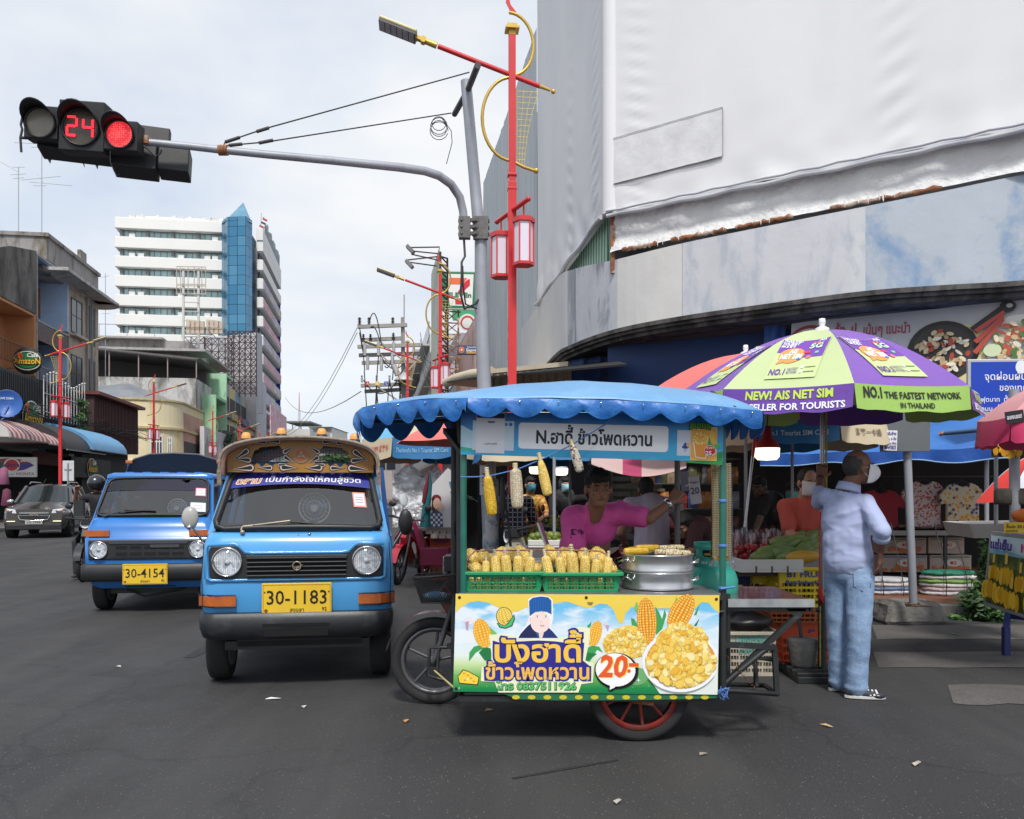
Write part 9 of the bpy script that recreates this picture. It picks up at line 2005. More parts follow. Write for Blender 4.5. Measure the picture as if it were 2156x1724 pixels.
def tval(U_,pt_,k,s_,x0,w,y0,h,col,cx,cy,off=.02):
 V,Fa=textgeo(s_,off,0);xa=min(p[0]for p in V);xb=max(p[0]for p in V);b=MB(flat(col));out=[]
 for p in V:q=pt_(k,x0+(p[0]-xa)/(xb-xa)*w,1+(1-(y0+p[1]*h)));c=V3((q.x-cx,q.y-cy,0)).normalized();out.append(q+c*.012)
 b.add(out,Fa);b.B('valance_print',U_)
tval(U3,pt3,7,'dtac',-.8,.45,.4,.34,(160,190,205),PX(918,14.2),14.2,.01);tval(U3,pt3,7,'HAPPY 游客卡',-.28,1.1,.4,.34,(195,70,60),PX(918,14.2),14.2);tval(U3,pt3,0,'Thailand\'s No.1 Tourist SIM Card',-.85,1.7,.3,.3,(150,190,215),PX(918,14.2),14.2,0)
tval(U2,pt2,0,'游客一卡通',-.5,1.0,.4,.3,(110,95,80),PX(1690,9.3),9.3);tval(U2,pt2,7,'No.1 Tourist SIM Card',-.8,1.5,.35,.3,(170,205,225),PX(1690,9.3),9.3)
umbrella('','flat pinkish-red parasol tucked under the left end of the cart canopy',PX(975,11.6),11.6,.95,2.06,2.40,-10,[sal],[redu],0,1.0,vfl=0)
umbrella('','second cream and blue umbrella shading the bulbs behind the corn vendor',PX(1200,10.8),10.8,1.25,1.98,2.5,-15,[bu,crm],[buv,crm],.22,.1)
t=TH_('tarpaulin','pink and white striped cloth awning hanging low behind the vendor','tarpaulin',T_(P(1340,980,7.8)))
b=MB(mt('cloth_pinkwhite',C(200,170,165),.8,var=.15,sc=2));pk=mt('cloth_pink',C(175,60,100),.8,var=.2)
def ct(u,v):px=1245+200*u;return T_(P(px,955+(22+22*sin(PI*u)+8*u)*(1-v)-30*v*(0 if v<1 else 0)-v*18,7.6+2.2*v+.02*sin(u*12)))
b.gd(lambda u,v:ct(u*.33,v),8,5);b.m(pk);b.gd(lambda u,v:ct(.33+u*.2,v),6,5);b.m(b.mats[0]);b.gd(lambda u,v:ct(.53+u*.47,v),10,5);b.B('cloth',t)
aw=mt('awning_tarp_blue',C(62,118,190),.55,var=.22,sc=1.3,bu=.5,bsc=4,bd=.03,di=(.03,.10,.35,1),dth=(.55,.7),dsc=1.5,dst=(.4,1,1));t=TH_('shop_awning','long blue tarpaulin awning sloping down in front of the clothes stall','awning',T_(P(1850,960,10.8)))
A1,A2,B1,B2=P(1600,958,12.0),P(2130,940,9.9),P(1640,835,13.3),P(2200,820,11.5)
b=MB(aw);b.gd(lambda u,v:T_(A1.lerp(A2,u).lerp(B1.lerp(B2,u),v)+V3((0,0,.010*sin(u*22)*(1-v)-.04*sin(PI*v)))),60,8);b.B('awning_top',t)
b=MB(mt('awning_edge_blue',C(40,90,175),.5,var=.3,sc=3,bu=.5,bsc=6,bd=.02));b.gd(lambda u,v:T_(A1.lerp(A2,u)+V3((0,-.01-.02*sin(u*40)*v,.010*sin(u*22)-.15*v-.018*sin(u*17)*v))),80,4);b.B('valance',t)
b=MB(mt('hem_pale',C(150,185,215),.6));b.tu([A1.lerp(A2,k/80)+V3((0,-.02-.02*sin(k/2),.010*sin(k/80*22)-.15-.018*sin(k/80*17)))for k in Q_(81)],.008,5);b.B('hem',t)
bulbm=mt('bulb_glow',(1,.82,.58,1),.3,emit=1.5,var=.01)
for i,(px,py,Y,lb,rd)in E_(((1615,955,7.3,'glowing bulb in a red socket hanging beside the right cart post',1),(1129,990,12.3,'lit white bulb hanging left of the thin yellow cob',0),(1181,993,12.3,'lit white bulb hanging over the green oranges',0))):
 s_=(F/Y);p=P(px,py,Y);t=TH_('light_bulb',lb,'light bulb',T_(p));rr=26/F*7.3*1.0 if rd else 15/F*12.3
 b=MB(bulbm);b.la([(0,-.55*rr),(rr*.75,-.5*rr),(rr*.97,-.25*rr),(rr,.45*rr),(0,.45*rr)],18,T_(p));b.B('glass_bulb',t)
 b=MB(mt('socket_red',(.45,.03,.03,1),.4)if rd else mt('socket_white',(.6,.58,.55,1),.5));b.la([(rr*.99,.46*rr),(rr*.8,.95*rr),(rr*.4,1.3*rr),(rr*.3,2.2*rr),(0,2.3*rr)],16,T_(p));b.B('socket',t);b=MB(bp_);b.cyl(p+V3((0,0,2.2*rr)),p+V3((0.02,0,2.2*rr+.25)),.005,n=5);b.B('cord',t)
dkc=mt('black_sheet',(.010,.010,.012,1),.9,var=.3)
for i,(a_,c_,h_,lb)in E_(((P(955,1100,16.2),P(1300,1100,14.2),2.6,'black backdrop panel added for darkness behind the left stalls'),)):
 b=MB(dkc);b.pr([(a_.x,a_.y,.0),(c_.x,c_.y,.0),(c_.x,c_.y,h_),(a_.x,a_.y,h_)],(0,.05,0));one(b,'added_dark_backdrop',lb,'cloth screen',(a_.x,a_.y,0))  # added dark panel, so the background behind the stalls reads dark
b=MB(dkc);b.pr([P(940,806,20.4),P(1290,760,17.0),P(1320,770,12.2),P(985,800,13.6)],(0,0,.03));one(b,'added_shading_roof','dark sheet added over the stalls behind the cart to keep them dark','shading sheet',T_(P(1100,800,15)))  # roof sheet added to block sky light so the stalls stay dark
def foilm():
 m,nt,b,out=NT('silver_foil');v=tex(nt);n=nz(nt,v,7,6,.65,1.2);b.inputs['Metallic'].default_value=.95;b.inputs['Roughness'].default_value=.3;b.inputs['Base Color'].default_value=(.85,.85,.87,1);bumpit(nt,b,n,1.0,.09);return m
fo=foilm();b=MB(fo);b.gd(lambda u,v:T_(P(826+140*u-8*v*sin(u*9),1110-122*v+10*sin(u*17)*(v>.9),13.4+.10*NZ_(V3((u*5,v*4,0)))+.04*NZ_(V3((u*14,v*11,3))))),50,36);one(b,'foil_sheet','crumpled silver foil insulation sheet hung behind the red motorcycle','foil sheet',T_(P(880,1110,13.4)))
t=TH_('poster','torn promotional poster of a woman in a checked top and red cap near the foil','poster',T_(P(925,1110,13.0)));b=MB();b.M=frame(P(905,1110,13.0),(1,0,0),(0,0,1));k_=13.0/F
b.art([(0,0),(60*k_,0),(62*k_,105*k_),(38*k_,125*k_),(5*k_,90*k_)],(200,198,200),0);b.art([(40*k_,95*k_),(50*k_,60*k_),(62*k_,50*k_),(62*k_,105*k_)],(60,120,160),.004);b.art([(42*k_,75*k_),(52*k_,58*k_),(62*k_,60*k_),(62*k_,75*k_)],(70,130,70),.008)
b.art([(0,0),(28*k_,0),(26*k_,28*k_),(14*k_,38*k_),(2*k_,30*k_)],(60,75,105),.008)
for i in Q_(5):
 for j in Q_(5):
  if(i+j)%2:b.rc((2+i*5)*k_,(6.5+i*5)*k_,(2+j*5.5)*k_,(7+j*5.5)*k_,(200,205,215),.012)
b.ell(15*k_,50*k_,8*k_,12*k_,(220,175,155),.014);b.ell(14*k_,60*k_,10*k_,9*k_,(110,35,45),.012);b.ell(8*k_,46*k_,4*k_,16*k_,(60,30,25),.012);b.ell(24*k_,42*k_,4*k_,9*k_,(215,170,150),.016);b.tt('E',50*k_,40*k_,12*k_,(50,50,60),.01,off=.02);b.B('poster_face',t)
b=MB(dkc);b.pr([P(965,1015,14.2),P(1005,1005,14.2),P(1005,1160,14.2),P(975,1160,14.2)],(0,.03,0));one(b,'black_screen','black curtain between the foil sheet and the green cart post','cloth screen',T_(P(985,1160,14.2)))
t=TH_('folded_umbrella','rolled teal, red and green umbrella leaning against the foil sheet','umbrella',T_(P(898,1115,13.1)));b=MB(mt('fold_teal',C(25,110,120),.7,var=.3));b.tu([P(905,990,13.1),P(902,1040,13.1),P(898,1060,13.1),P(897,1110,13.1)],[.01,.075,.055,.10],10);b.m(mt('fold_red',C(110,30,45),.7));b.tu([P(903,992,13.05),P(896,1035,13.03),P(892,1058,13.05)],[.01,.04,.03],8);b.B('cloth',t)
motorbike((PX(838,13.0),12.9,0),R(-12),'bright red motorcycle parked behind the light blue songthaew',mt('bike_red',(.42,.012,.03,1),.25,coat=.7),lean=.12,scale=1.02)
motorbike((PX(1062,9.6),9.6,0),R(-66),'cream and maroon motorcycle parked beside the traffic light pole',mt('bike_cream',(.45,.42,.34,1),.3,coat=.5),lean=-.1)
motorbike((PX(1122,10.6),10.6,0),R(-75),'dark maroon motorcycle behind the left corn basket',mt('bike_maroon',(.13,.01,.02,1),.3,coat=.6),lean=.1)
b=MB(mt('mirror_shine',(.75,.78,.8,1),.1));b.sph(T_(P(850,1052,11.6)),(.058,.02,.09),14,10);o=b;t=TH_('bike_mirror','oval white shining motorcycle mirror on a thin stalk beside the songthaew','mirror',T_(P(848,1080,11.6)));b.B('mirror_glass',t);b=MB(chrome);b.tu([P(849,1064,11.6),P(846,1100,11.7),P(840,1120,11.8)],.006,5);b.B('stalk',t)
def crate(label,x0,x1,y0,y1,z0,z1,m,name='plastic_crate',text=None,tcol=(50,60,140),taper=.015,slots=(3,4),dark=1,rim=.03,group=None,rz=0):
 cx,cy=(x0+x1)/2,(y0+y1)/2;t=TH_(name,label,'crate',(cx,cy,z0),rz,group);M=TR((cx,cy,0))@RO(rz,4,'Z')@TR((-cx,-cy,0));H_=z1-z0;W_=x1-x0
 b=MB(m,M)
 def q(x,y,v):k=taper*(1-v);return V3((x+(k if x<cx else-k),y+(k if y<cy else-k),z0+H_*v))
 th=.006
 for(xa,ya),(xb,yb)in(((x0,y0),(x1,y0)),((x1,y0),(x1,y1)),((x1,y1),(x0,y1)),((x0,y1),(x0,y0))):
  n=slots[1];L_=math.hypot(xb-xa,yb-ya)
  def w_(u,v):a=q(xa,ya,v);c=q(xb,yb,v);return a.lerp(c,u)
  nr=V3((yb-ya,-(xb-xa),0)).normalized()*th
  def pn(u0,u1,v0,v1):b.pr([w_(u0,v0),w_(u1,v0),w_(u1,v1),w_(u0,v1)],nr)
  rows=slots[0];vs=[.08+.58*r/rows for r in Q_(rows+1)]
  pn(0,1,0,.08);pn(0,1,.66,1)
  for r in Q_(rows):
   va,vb=vs[r],vs[r+1];pn(0,1,va+(vb-va)*.62,vb)
   k=n*4
   for j in Q_(k+1):
    if j%4==0:pn(max(0,j/k-.018),min(1,j/k+.018)if j<k else 1,va,va+(vb-va)*.62)
    else:pn(j/k-.006,j/k+.006,va,va+(vb-va)*.62)
 b.pr([q(x0,y0,.01),q(x1,y0,.01),q(x1,y1,.01),q(x0,y1,.01)],(0,0,.006));b.B('crate_wall',t)
 b=MB(m,M);e=rim*.5
 for a,c in(((x0-e,y0-e),(x1+e,y0-e)),((x1+e,y0-e),(x1+e,y1+e)),((x1+e,y1+e),(x0-e,y1+e)),((x0-e,y1+e),(x0-e,y0-e))):b.bm((*a,z1-rim*.4),(*c,z1-rim*.4),rim,rim*.8)
 b.B('rim',t,bevel=.003)
 if text:
  b=MB();b.M=M@TR((cx,y0-th-.003,z0+H_*.72))@RO(P2,4,'X')
  for s_,xx,yy,sz,ww in text:b.tt(s_,xx*W_,yy*H_,sz*H_,tcol,.0,w=ww*W_ if ww else None,align='c',off=.03)
  b.B('lettering',t)
 return t
yel_=mt('crate_yellow',C(225,200,30),.5,var=.12,sc=5);orb=mt('crate_brown_orange',C(170,90,50),.55,var=.15,sc=5);org_=mt('crate_orange',C(205,75,30),.5,var=.15,sc=5);wht_=mt('crate_white',C(190,182,165),.6,var=.25,sc=7,di=(.18,.15,.11,1),dth=(.55,.72),dsc=7);blc=mt('crate_blue',C(25,50,110),.5)
crate('orange crate on the ground at the bottom of the stack behind the umbrella pole',PX(1648,6.95),PX(1757,6.95),6.98,7.35,.0,.34,org_,text=[('❧',.08,.0,.2,None)],slots=(3,3))
crate('brown-orange crate in the middle of the stack behind the umbrella pole',PX(1620,6.9),PX(1760,6.95),6.88,7.35,.345,.47,orb,slots=(2,3))
crate('yellow crate with blue B1 FRUIT lettering on top of the stack under the papayas',PX(1642,6.8),PX(1757,6.8),6.82,7.3,.475,.80,yel_,text=[('B1 FRUIT',.0,.03,.20,.72),('Ratchaburi/TH',.0,-.14,.14,.76)],slots=(4,3))
crate('plain yellow crate beside the lettered one under the fruit stall',PX(1590,7.1),PX(1640,7.1),7.15,7.5,.42,.78,yel_,slots=(3,1))
crate('dark blue crate in the shade under the left end of the fruit stall',PX(1553,7.2),PX(1602,7.2),7.25,7.6,.45,.74,blc,slots=(2,2))
crate('dirty white crate with faded green Thai lettering under the side shelf',PX(1532,6.45),PX(1636,6.45),6.48,6.85,.0,.34,wht_,text=[('น้องหริง',-.02,.02,.28,.62),('นาทวี 321',0,-.20,.14,.5)],tcol=(80,160,150),slots=(4,4))
b=MB(mt('black_bag',(.015,.015,.018,1),.35,bu=.8,bsc=9));b.gd(lambda u,v:(PX(1575,6.6)+.2*cos(2*PI*u)*sin(PI*v)*(1+.25*NZ_(V3((u*5,v*4,1)))),6.65+.17*sin(2*PI*u)*sin(PI*v),.39+.07*cos(PI*v)+.03*NZ_(V3((u*7,v*6,3)))),24,12,closeu=1);one(b,'bag','crumpled black plastic bag lying on the dirty white crate','bag',(PX(1575,6.6),6.65,.34))
for i,(px,py0,py1,lb)in E_(((1,0,0,''),)):pass
oc=[(930,1215,1165,13.6,'lower orange crate, left stack by the green post'),(930,1165,1120,13.6,'upper orange crate, left stack by the green post'),(976,1192,1155,14.3,'orange crate at the bottom of the stack right behind the green post'),(976,1155,1120,14.3,'orange crate second from bottom behind the green post'),(978,1118,1080,14.3,'orange crate topping the stack behind the green post')]
for i,(px,pb,ptp,Y,lb)in E_(oc):
 zb_=max(0,PZ(pb+(0 if Y>14 else-32),Y));hh=.33;zb_=[.0,.335,.0,.335,.67][i]
 crate(lb,PX(px,Y)-.19,PX(px,Y)+.17,Y,Y+.3,zb_,zb_+.325,org_ if i==1 else mt('crate_pale_orange',C(205,110,70),.55,var=.12),text=[('จรายแก้',0,.04,.2,.7)],tcol=(60,60,130),slots=(4,3),group='orange crates behind the left stalls')
sty=mt('styrofoam',(.66,.64,.60,1),.8,var=.1,bu=.25,bsc=60,bd=.003,di=(.3,.26,.2,1),dth=(.66,.8),dsc=6)
def sbox(label,x0,x1,y0,y1,z0,z1,rz=0,notch=1,open_=1):
 cx,cy=(x0+x1)/2,(y0+y1)/2;M=TR((cx,cy,0))@RO(rz,4,'Z')@TR((-cx,-cy,0));b=MB(sty,M);w_=.03
 b.box(x0,x1,y0,y1,z0,z0+.02)
 b.box(x0,x1,y0,y0+w_,z0+.021,z1);b.box(x0,x1,y1-w_,y1,z0+.021,z1);b.box(x0,x0+w_,y0+w_,y1-w_,z0+.021,z1);b.box(x1-w_,x1,y0+w_,y1-w_,z0+.021,z1)
 if notch:
  b.m(mt('notch_dark',(.14,.12,.10,1),.9))
  for k in Q_(3):x=x0+(x1-x0)*(.25+.25*k);b.box(x-.008,x+.008,y0-.002,y0+.001,z0,z0+.05)
 return one(b,'foam_tray',label,'foam tray',(cx,cy,z0),bevel=.008)
sbox('white foam tray holding the nearest papayas on the fruit stall',PX(1556,6.72),PX(1690,6.72),6.72,7.35,.765,.865,rz=.03)
sbox('upper white foam lid stacked askew on the orange crates',PX(920,13.4)-.2,PX(920,13.4)+.24,13.5,13.8,.73,.83,rz=.1);sbox('lower white foam lid on the orange crates',PX(930,13.4)-.18,PX(930,13.4)+.3,13.45,13.8,.665,.735)
t=TH_('fruit_stall','rough fruit stall table with a metal tray behind the side shelf','stall table',(2.3,7.2,0));b=MB(mt('tray_metal',(.20,.20,.21,1),.4,metal=.5));b.box(PX(1692,6.8),2.86,6.8,7.3,.80,.88);b.B('metal_tray',t);b=MB(mt('plank',(.10,.07,.05,1),.8));b.box(1.75,2.84,6.86,8.0,.72,.762);b.B('table_top',t)
b=MB(mt('plank',(.10,.07,.05,1),.8))
for x,y in((1.8,7.9),(2.7,7.9),(2.7,6.95)):b.box(x,x+.05,y,y+.05,0,.72)
b.B('leg',t)
b=MB(mt('plastic_sheet',(.35,.33,.33,1),.3,bu=.5));b.box(PX(1525,7.2),PX(1600,7.2),7.2,8.2,.78,.80);one(b,'counter_sheet','grey plastic covered counter carrying the bagged red fruit','counter',(PX(1560,7.4),7.4,.78))
pg=mt('papaya_green',(.17,.26,.075,1),.42,var=.45,sc=9,di=(.20,.17,.03,1),dth=(.58,.72),dsc=7);py_=mt('papaya_yellow',(.55,.30,.03,1),.42,var=.2,sc=8)
def papaya(m):
 b=MB(m);b.la([(.001,-.13),(.022,-.125),(.042,-.09),(.052,-.03),(.050,.04),(.036,.10),(.016,.128),(.001,.132)],18);o=b.B('papaya');return o
pp=papaya(pg);ppy=papaya(py_);rnd=RND(6)
lst=[(1640,1165,6.95,.2,1.3),(1662,1168,6.9,.5,1.2),(1680,1166,6.88,.9,1.25),(1700,1164,6.92,1.9,1.2),(1722,1166,6.9,1.5,1.5),(1742,1164,6.95,1.6,1.4),(1625,1160,7.0,.9,1.5),(1650,1150,7.0,.7,1.2),(1672,1150,7.02,1.0,1.1),(1698,1150,6.98,1.2,1.2),(1722,1150,7.0,1.4,1.3),(1745,1148,7.05,1.5,1.3),(1655,1140,7.1,.5,1.5),(1684,1136,7.1,1.3,1.5),(1706,1136,7.06,1.6,1.2),(1730,1134,7.1,1.5,1.4),(1690,1128,7.2,1.4,1.5),(1715,1126,7.2,1.5,1.4),(1612,1170,6.95,1.2,1.5),(1740,1128,7.2,1.4,1.2)]
for i,(px,py,Y,a,tl)in E_(lst):
 o=pp if i==0 else pp.copy()
 if i:LK(o)
 o.location=P(px,py,Y);o.rotation_euler=(tl,ru(-.3,.3),a+R(40));o.scale=(1,1,ru(.85,1.12));tag(o,'%s green papaya in the pile on the fruit stall, counting from the front left'%ORD[i],'papaya','green papayas piled on the fruit stall')
ppy.location=P(1690,1172,6.80);ppy.rotation_euler=(R(85),0,R(80));tag(ppy,'single ripe yellow papaya at the front edge of the foam tray','papaya')
rd=mt('rose_apple',(.42,.015,.02,1),.25,var=.4,sc=20,coat=.4);b=MB(rd);b.la([(.001,-.03),(.022,-.027),(.036,-.005),(.034,.018),(.02,.032),(.001,.034)],12);ra=b.B('rose_apple');n=0;rnd=RND(31)
for r_ in Q_(3):
 for c_ in Q_(13):
  for h_ in Q_(2):
   Y=7.30+r_*.16;px=1540+c_*10.5+ru(-3,3);z=.86+h_*.058+r_*.04+ru(-.01,.01)
   o=ra if n==0 else ra.copy()
   if n:LK(o)
   n+=1;o.location=(PX(px,Y),Y,z);o.rotation_euler=(ru(0,3),ru(0,3),0);tag(o,'red rose apple packed in clear bags on the fruit stall','rose apple','red rose apples in clear bags')
bagm=gm_('bag_film',(.90,.88,.90,1),.04,.14);bb=None
for k in Q_(12):
 b=MB(bagm);Y=7.33+.14*(k%3);x=PX(1548+k*11,Y)
 b.gd(lambda u,v:(x+(.075-.02*v)*cos(2*PI*u)*(1+.12*NZ_(V3((u*6,v*5,k)))),Y+(.07-.03*v)*sin(2*PI*u)*(1+.2*NZ_(V3((u*7,v*4,k+5)))),.80+.26*v+.02*sin(u*19+k)*v),22,8,closeu=1)
 one(b,'plastic_bag','%s clear plastic bag of red rose apples along the stall, from the left'%ORD[k],'plastic bag',(x,Y,.80),group='clear bags of rose apples')
b=MB(mt('stall_pole_steel',(.4,.38,.38,1),.25,metal=.8));b.tu([P(1591,905,7.2),P(1568,1110,7.1)],.013,8);b.m(redp);b.tu([P(1592,903,7.195),P(1585,960,7.17)],.0145,8);one(b,'stall_pole','thin steel stall pole with red tape beside the bulb','pole',T_(P(1568,1110,7.1)))
Y=8.75;t=TH_('road_sign','grey-backed road sign with a pasted notice on a leaning pole in a concrete block','sign',(PX(1922,Y),Y,0))
b=MB(galv);b.tu([P(1923,1270,Y),P(1904,800,Y)],.040,14);b.B('post',t)
b=MB(mt('sign_grey_back',(.13,.145,.155,1),.5));b.M=frame(P(1850,951,Y-.07),(1,-.05,0),(0,0,1));k_=Y/F;b.pr([(0+.01,0,0),(104*k_,0,0),(105*k_,120*k_,0),(-4*k_,120*k_,0)],(0,0,.015));b.B('sign_panel',t,bevel=.006)
b.M=Matrix.Identity(4);b=MB();b.M=frame(P(1859,948,Y-.10),(1,-.05,-.03),(0,0,1));b.rc(0,28*k_,0,42*k_,(225,226,232),.004);ink=(60,60,130)
b.tt('รถรับจ้าง',2*k_,32*k_,9*k_,ink,.007,w=24*k_,off=.03);b.tt('กะบะ, 6 ล้อ',2*k_,22*k_,8*k_,ink,.007,w=24*k_,off=.02);b.tt('ย้ายบ้าน พัสดุ',2*k_,13*k_,7*k_,ink,.007,w=24*k_,off=.02);b.tt('086-6928525',2*k_,3*k_,11*k_,ink,.007,w=24*k_,off=.03);b.B('notice',t)
b=MB(cb_);x0,x1=PX(1862,9.0),PX(2000,9.0)
def blk(u,v):
 return None
b.pr([(x0,8.93,0),(x1,9.02,0),(x1+.02,9.5,0),(x0-.12,9.4,0)],(0,0,.02));V=[(x0+.0,8.95,.0),(x1+.0,9.0,.0),(x1+.02,9.5,.0),(x0-.02,9.42,.0),(x0+.06,9.0,.23),(x1-.05,9.06,.22),(x1-.04,9.45,.22),(x0+.04,9.4,.24)];b.v=[];b.f=[];b.mi=[];b.sm=[];b.add(V,[(3,2,1,0),(4,5,6,7),(0,1,5,4),(1,2,6,5),(2,3,7,6),(3,0,4,7)])
o=b.B('concrete_block',t);o.modifiers.new('b','BEVEL').width=.035;md=o.modifiers.new('s','SUBSURF');md.subdivision_type='SIMPLE';md.levels=md.render_levels=4;tx=bpy.data.textures.new('n','CLOUDS');tx.noise_scale=.09;dm=o.modifiers.new('d','DISPLACE');dm.texture=tx;dm.strength=.03
b=MB(mt('old_rope',(.16,.10,.06,1),.9));b.tu([(PX(1922,Y)+.07*cos(a*.8),Y+.07*sin(a*.8),.235+.01*(a%3))for a in Q_(14)]+[(PX(1960,Y),Y,.23)],.011,5);b.B('rope',t)
Y=11.4;t=TH_('clothes_table','long low table of the clothes stall under the blue awning','stall table',(PX(1960,Y),Y,.1))
b=MB(mt('table_edge_alu',(.22,.20,.19,1),.5,metal=.3));b.box(PX(1700,Y),PX(2095,Y),Y,Y+.9,PZ(1127,Y),PZ(1117,Y));b.B('table_top',t);b=MB(bs_)
for px in(1712,1860,1998,2085):b.bm((PX(px,Y),Y+.1,.1),(PX(px,Y),Y+.1,PZ(1127,Y)),.04)
b.B('leg',t)
b=MB(mt('goods_mix',(.30,.22,.18,1),.7,var=.5,sc=9,bu=.8,bsc=9,di=(.55,.18,.03,1),dth=(.55,.6),dsc=3));b.gd(lambda u,v:(PX(1845+245*u,Y+.1),Y+.05+.7*v,PZ(1117,Y)+.02+.05*abs(NZ_(V3((u*20,v*4,0))))+.02),60,6);one(b,'folded_goods','folded goods and packets spread along the clothes table','goods',(PX(1960,Y),Y,.9))
def shirt_hang(label,px,py0,py1,Y,m,w_,group='shirts hanging in the clothes stall'):
 x=PX(px,Y);z1=PZ(py0,Y);z0=PZ(py1,Y);b=MB(m);hw=w_/2
 out_=[(-hw*.72,z0),(hw*.72,z0),(hw*.70,z0+(z1-z0)*.55),(hw*.98,z0+(z1-z0)*.52),(hw*1.02,z1-.16),(hw*.62,z1-.035),(.10,z1),(.06,z1-.04),(0,z1-.06),(-.06,z1-.04),(-.10,z1),(-hw*.62,z1-.035),(-hw*1.02,z1-.16),(-hw*.98,z0+(z1-z0)*.52),(-hw*.70,z0+(z1-z0)*.55)]
 b.pr([(x+a,Y,z)for a,z in out_],(0,.05,0));t_=TH_('hanging_shirt',label,'shirt',(x,Y,z1),group=group);o=b.B('shirt_cloth',t_);o.modifiers.new('b','BEVEL').width=.012
 b=MB(bp_);b.tu([(x-.15,Y+.03,z1-.05),(x,Y+.03,z1+.03),(x+.15,Y+.03,z1-.05)],.006,5);b.tu([(x,Y+.03,z1+.03),(x,Y+.03,z1+.10)],.004,5);b.B('hanger',t_)
def floral(name,base_,c1,c2,sc):
 m,nt,b,out=NT(name);v=tex(nt);vo=nn(nt,'ShaderNodeTexVoronoi');vo.inputs['Scale'].default_value=sc;vo.inputs['Randomness'].default_value=.8;L(nt,v,vo.inputs['Vector']);wn=nn(nt,'ShaderNodeTexWhiteNoise');L(nt,vo.outputs['Position'],wn.inputs['Vector'])
 fc=mixc(nt,ramp(nt,wn.outputs['Value'],[(.5,0),(.55,1)]),c1,c2);c=mixc(nt,ramp(nt,vo.outputs['Distance'],[(.42,1),(.5,0)]),base_,fc);c=mixc(nt,ramp(nt,vo.outputs['Distance'],[(.10,1),(.16,0)]),c,(.05,.04,.03,1));L(nt,c,b.inputs['Base Color']);b.inputs['Roughness'].default_value=.8;bumpit(nt,b,nz(nt,tex(nt,(3,3,.6)),3,3),.5,.03);return m
shirt_hang('plain dark red top hanging in the clothes stall beside the standing man',1855,1030,1115,11.6,mt('dark_red_top',(.22,.01,.02,1),.85,bu=.5,bsc=5,bd=.03),.66)
shirt_hang('small pink-red floral shirt hanging right behind the sign pole',1948,1012,1113,11.6,floral('flor_pink',(.45,.38,.36,1),(.40,.05,.06,1),(.3,.12,.10,1),26),.62)
shirt_hang('cream shirt with yellow sunflowers, rightmost in the clothes stall',2028,1016,1113,11.5,floral('flor_sun',(.48,.42,.30,1),(.55,.28,.03,1),(.05,.07,.16,1),19),.62)
b=MB(bs_);b.cyl(P(1800,1003,11.65),P(2090,1003,11.5),.012);one(b,'clothes_rail','thin rail carrying the hanging shirts','rail',T_(P(1900,1003,11.6)))
card=mt('carton_white',(.42,.38,.34,1),.75,var=.15)
for i,(xa,xb,ya,yb,lb,c)in E_(((1850,1950,1132,1165,'upper left fruit carton with a green band under the clothes table',(70,110,70)),(1955,2030,1132,1165,'upper right pale carton under the clothes table',(90,120,95)),(1852,1952,1169,1204,'lower left fruit carton with a blue band and orange fruit print',(60,80,150)),(1958,2045,1169,1204,'lower right fruit carton with a green band under the clothes table',(70,110,80)))):
 Yc=11.95;b=MB(card);x0,x1,z0,z1=PX(xa,Yc),PX(xb,Yc),PZ(yb,Yc),PZ(ya,Yc);t=TH_('fruit_carton',lb,'carton',((x0+x1)/2,Yc,z0),group='fruit cartons under the clothes table');b.box(x0,x1,Yc,Yc+.35,z0,z1);b.B('box',t);b=MB();b.M=frame((x0,Yc-.004,z0),(1,0,0),(0,0,1));W_,H_=x1-x0,z1-z0;b.rc(.02,W_-.02,H_*.86,H_*.93,c,0)
 if i!=1:
  rnd=RND(i)
  for k in Q_(26):b.ell(ru(.05,W_-.05),H_*(.12+.22*rnd.random()),.03,.025,(185,95,35),.002+.0004*k,8)
 b.ell(W_*.55,H_*.55,W_*.2,H_*.22,(205,200,195),.016);b.tt('果王',W_*.47,H_*.47,H_*.2,(170,40,40),.02,off=.03);b.B('print',t)
b=MB(mt('shelf_dark',(.04,.035,.03,1),.9));b.box(PX(1845,12.1),PX(2050,12.1),11.9,12.5,.10,.235);one(b,'low_platform','dark low platform under the fruit cartons','platform',(PX(1950,12),12,.1))
def bundle(label,px,Y,w_,h_,seed,cols):
 t=TH_('cloth_bundle',label,'bundle',(PX(px,Y),Y,.1));rnd=RND(seed);n=int(h_/.05)
 for k in Q_(n):
  b=MB(mt('bund_%d_%d_%d'%cols[k%len(cols)],C(*cols[k%len(cols)]),.7,var=.35,sc=14,bu=.9,bsc=14,bd=.03));z=.10+k*.05;x=PX(px,Y)+ru(-.02,.02)
  b.gd(lambda u,v:(x+w_*.5*cos(2*PI*u)*(1+.10*NZ_(V3((cos(2*PI*u)*2,sin(2*PI*u)*2,k*3.1))))*(.85+.15*sin(PI*v)),Y+.2+.2*sin(2*PI*u)*(.85+.15*sin(PI*v)),z+.058*v+.015*NZ_(V3((cos(2*PI*u)*3,sin(2*PI*u)*3,k+v)))),30,4,closeu=1);b.sph((x,Y+.2,z+.05),(w_*.44,.17,.016),16,4);b.B('folded_cloth',t)
 b=MB(bp_)
 for dx in(-.2,.15):b.tu([(PX(px,Y)+dx*w_,Y-.03,.10),(PX(px,Y)+dx*w_,Y-.045,.10+h_*.5),(PX(px,Y)+dx*w_,Y+.0,.12+h_),(PX(px,Y)+dx*w_*.9,Y+.3,1.0)],.006,5)
 b.B('strap',t)
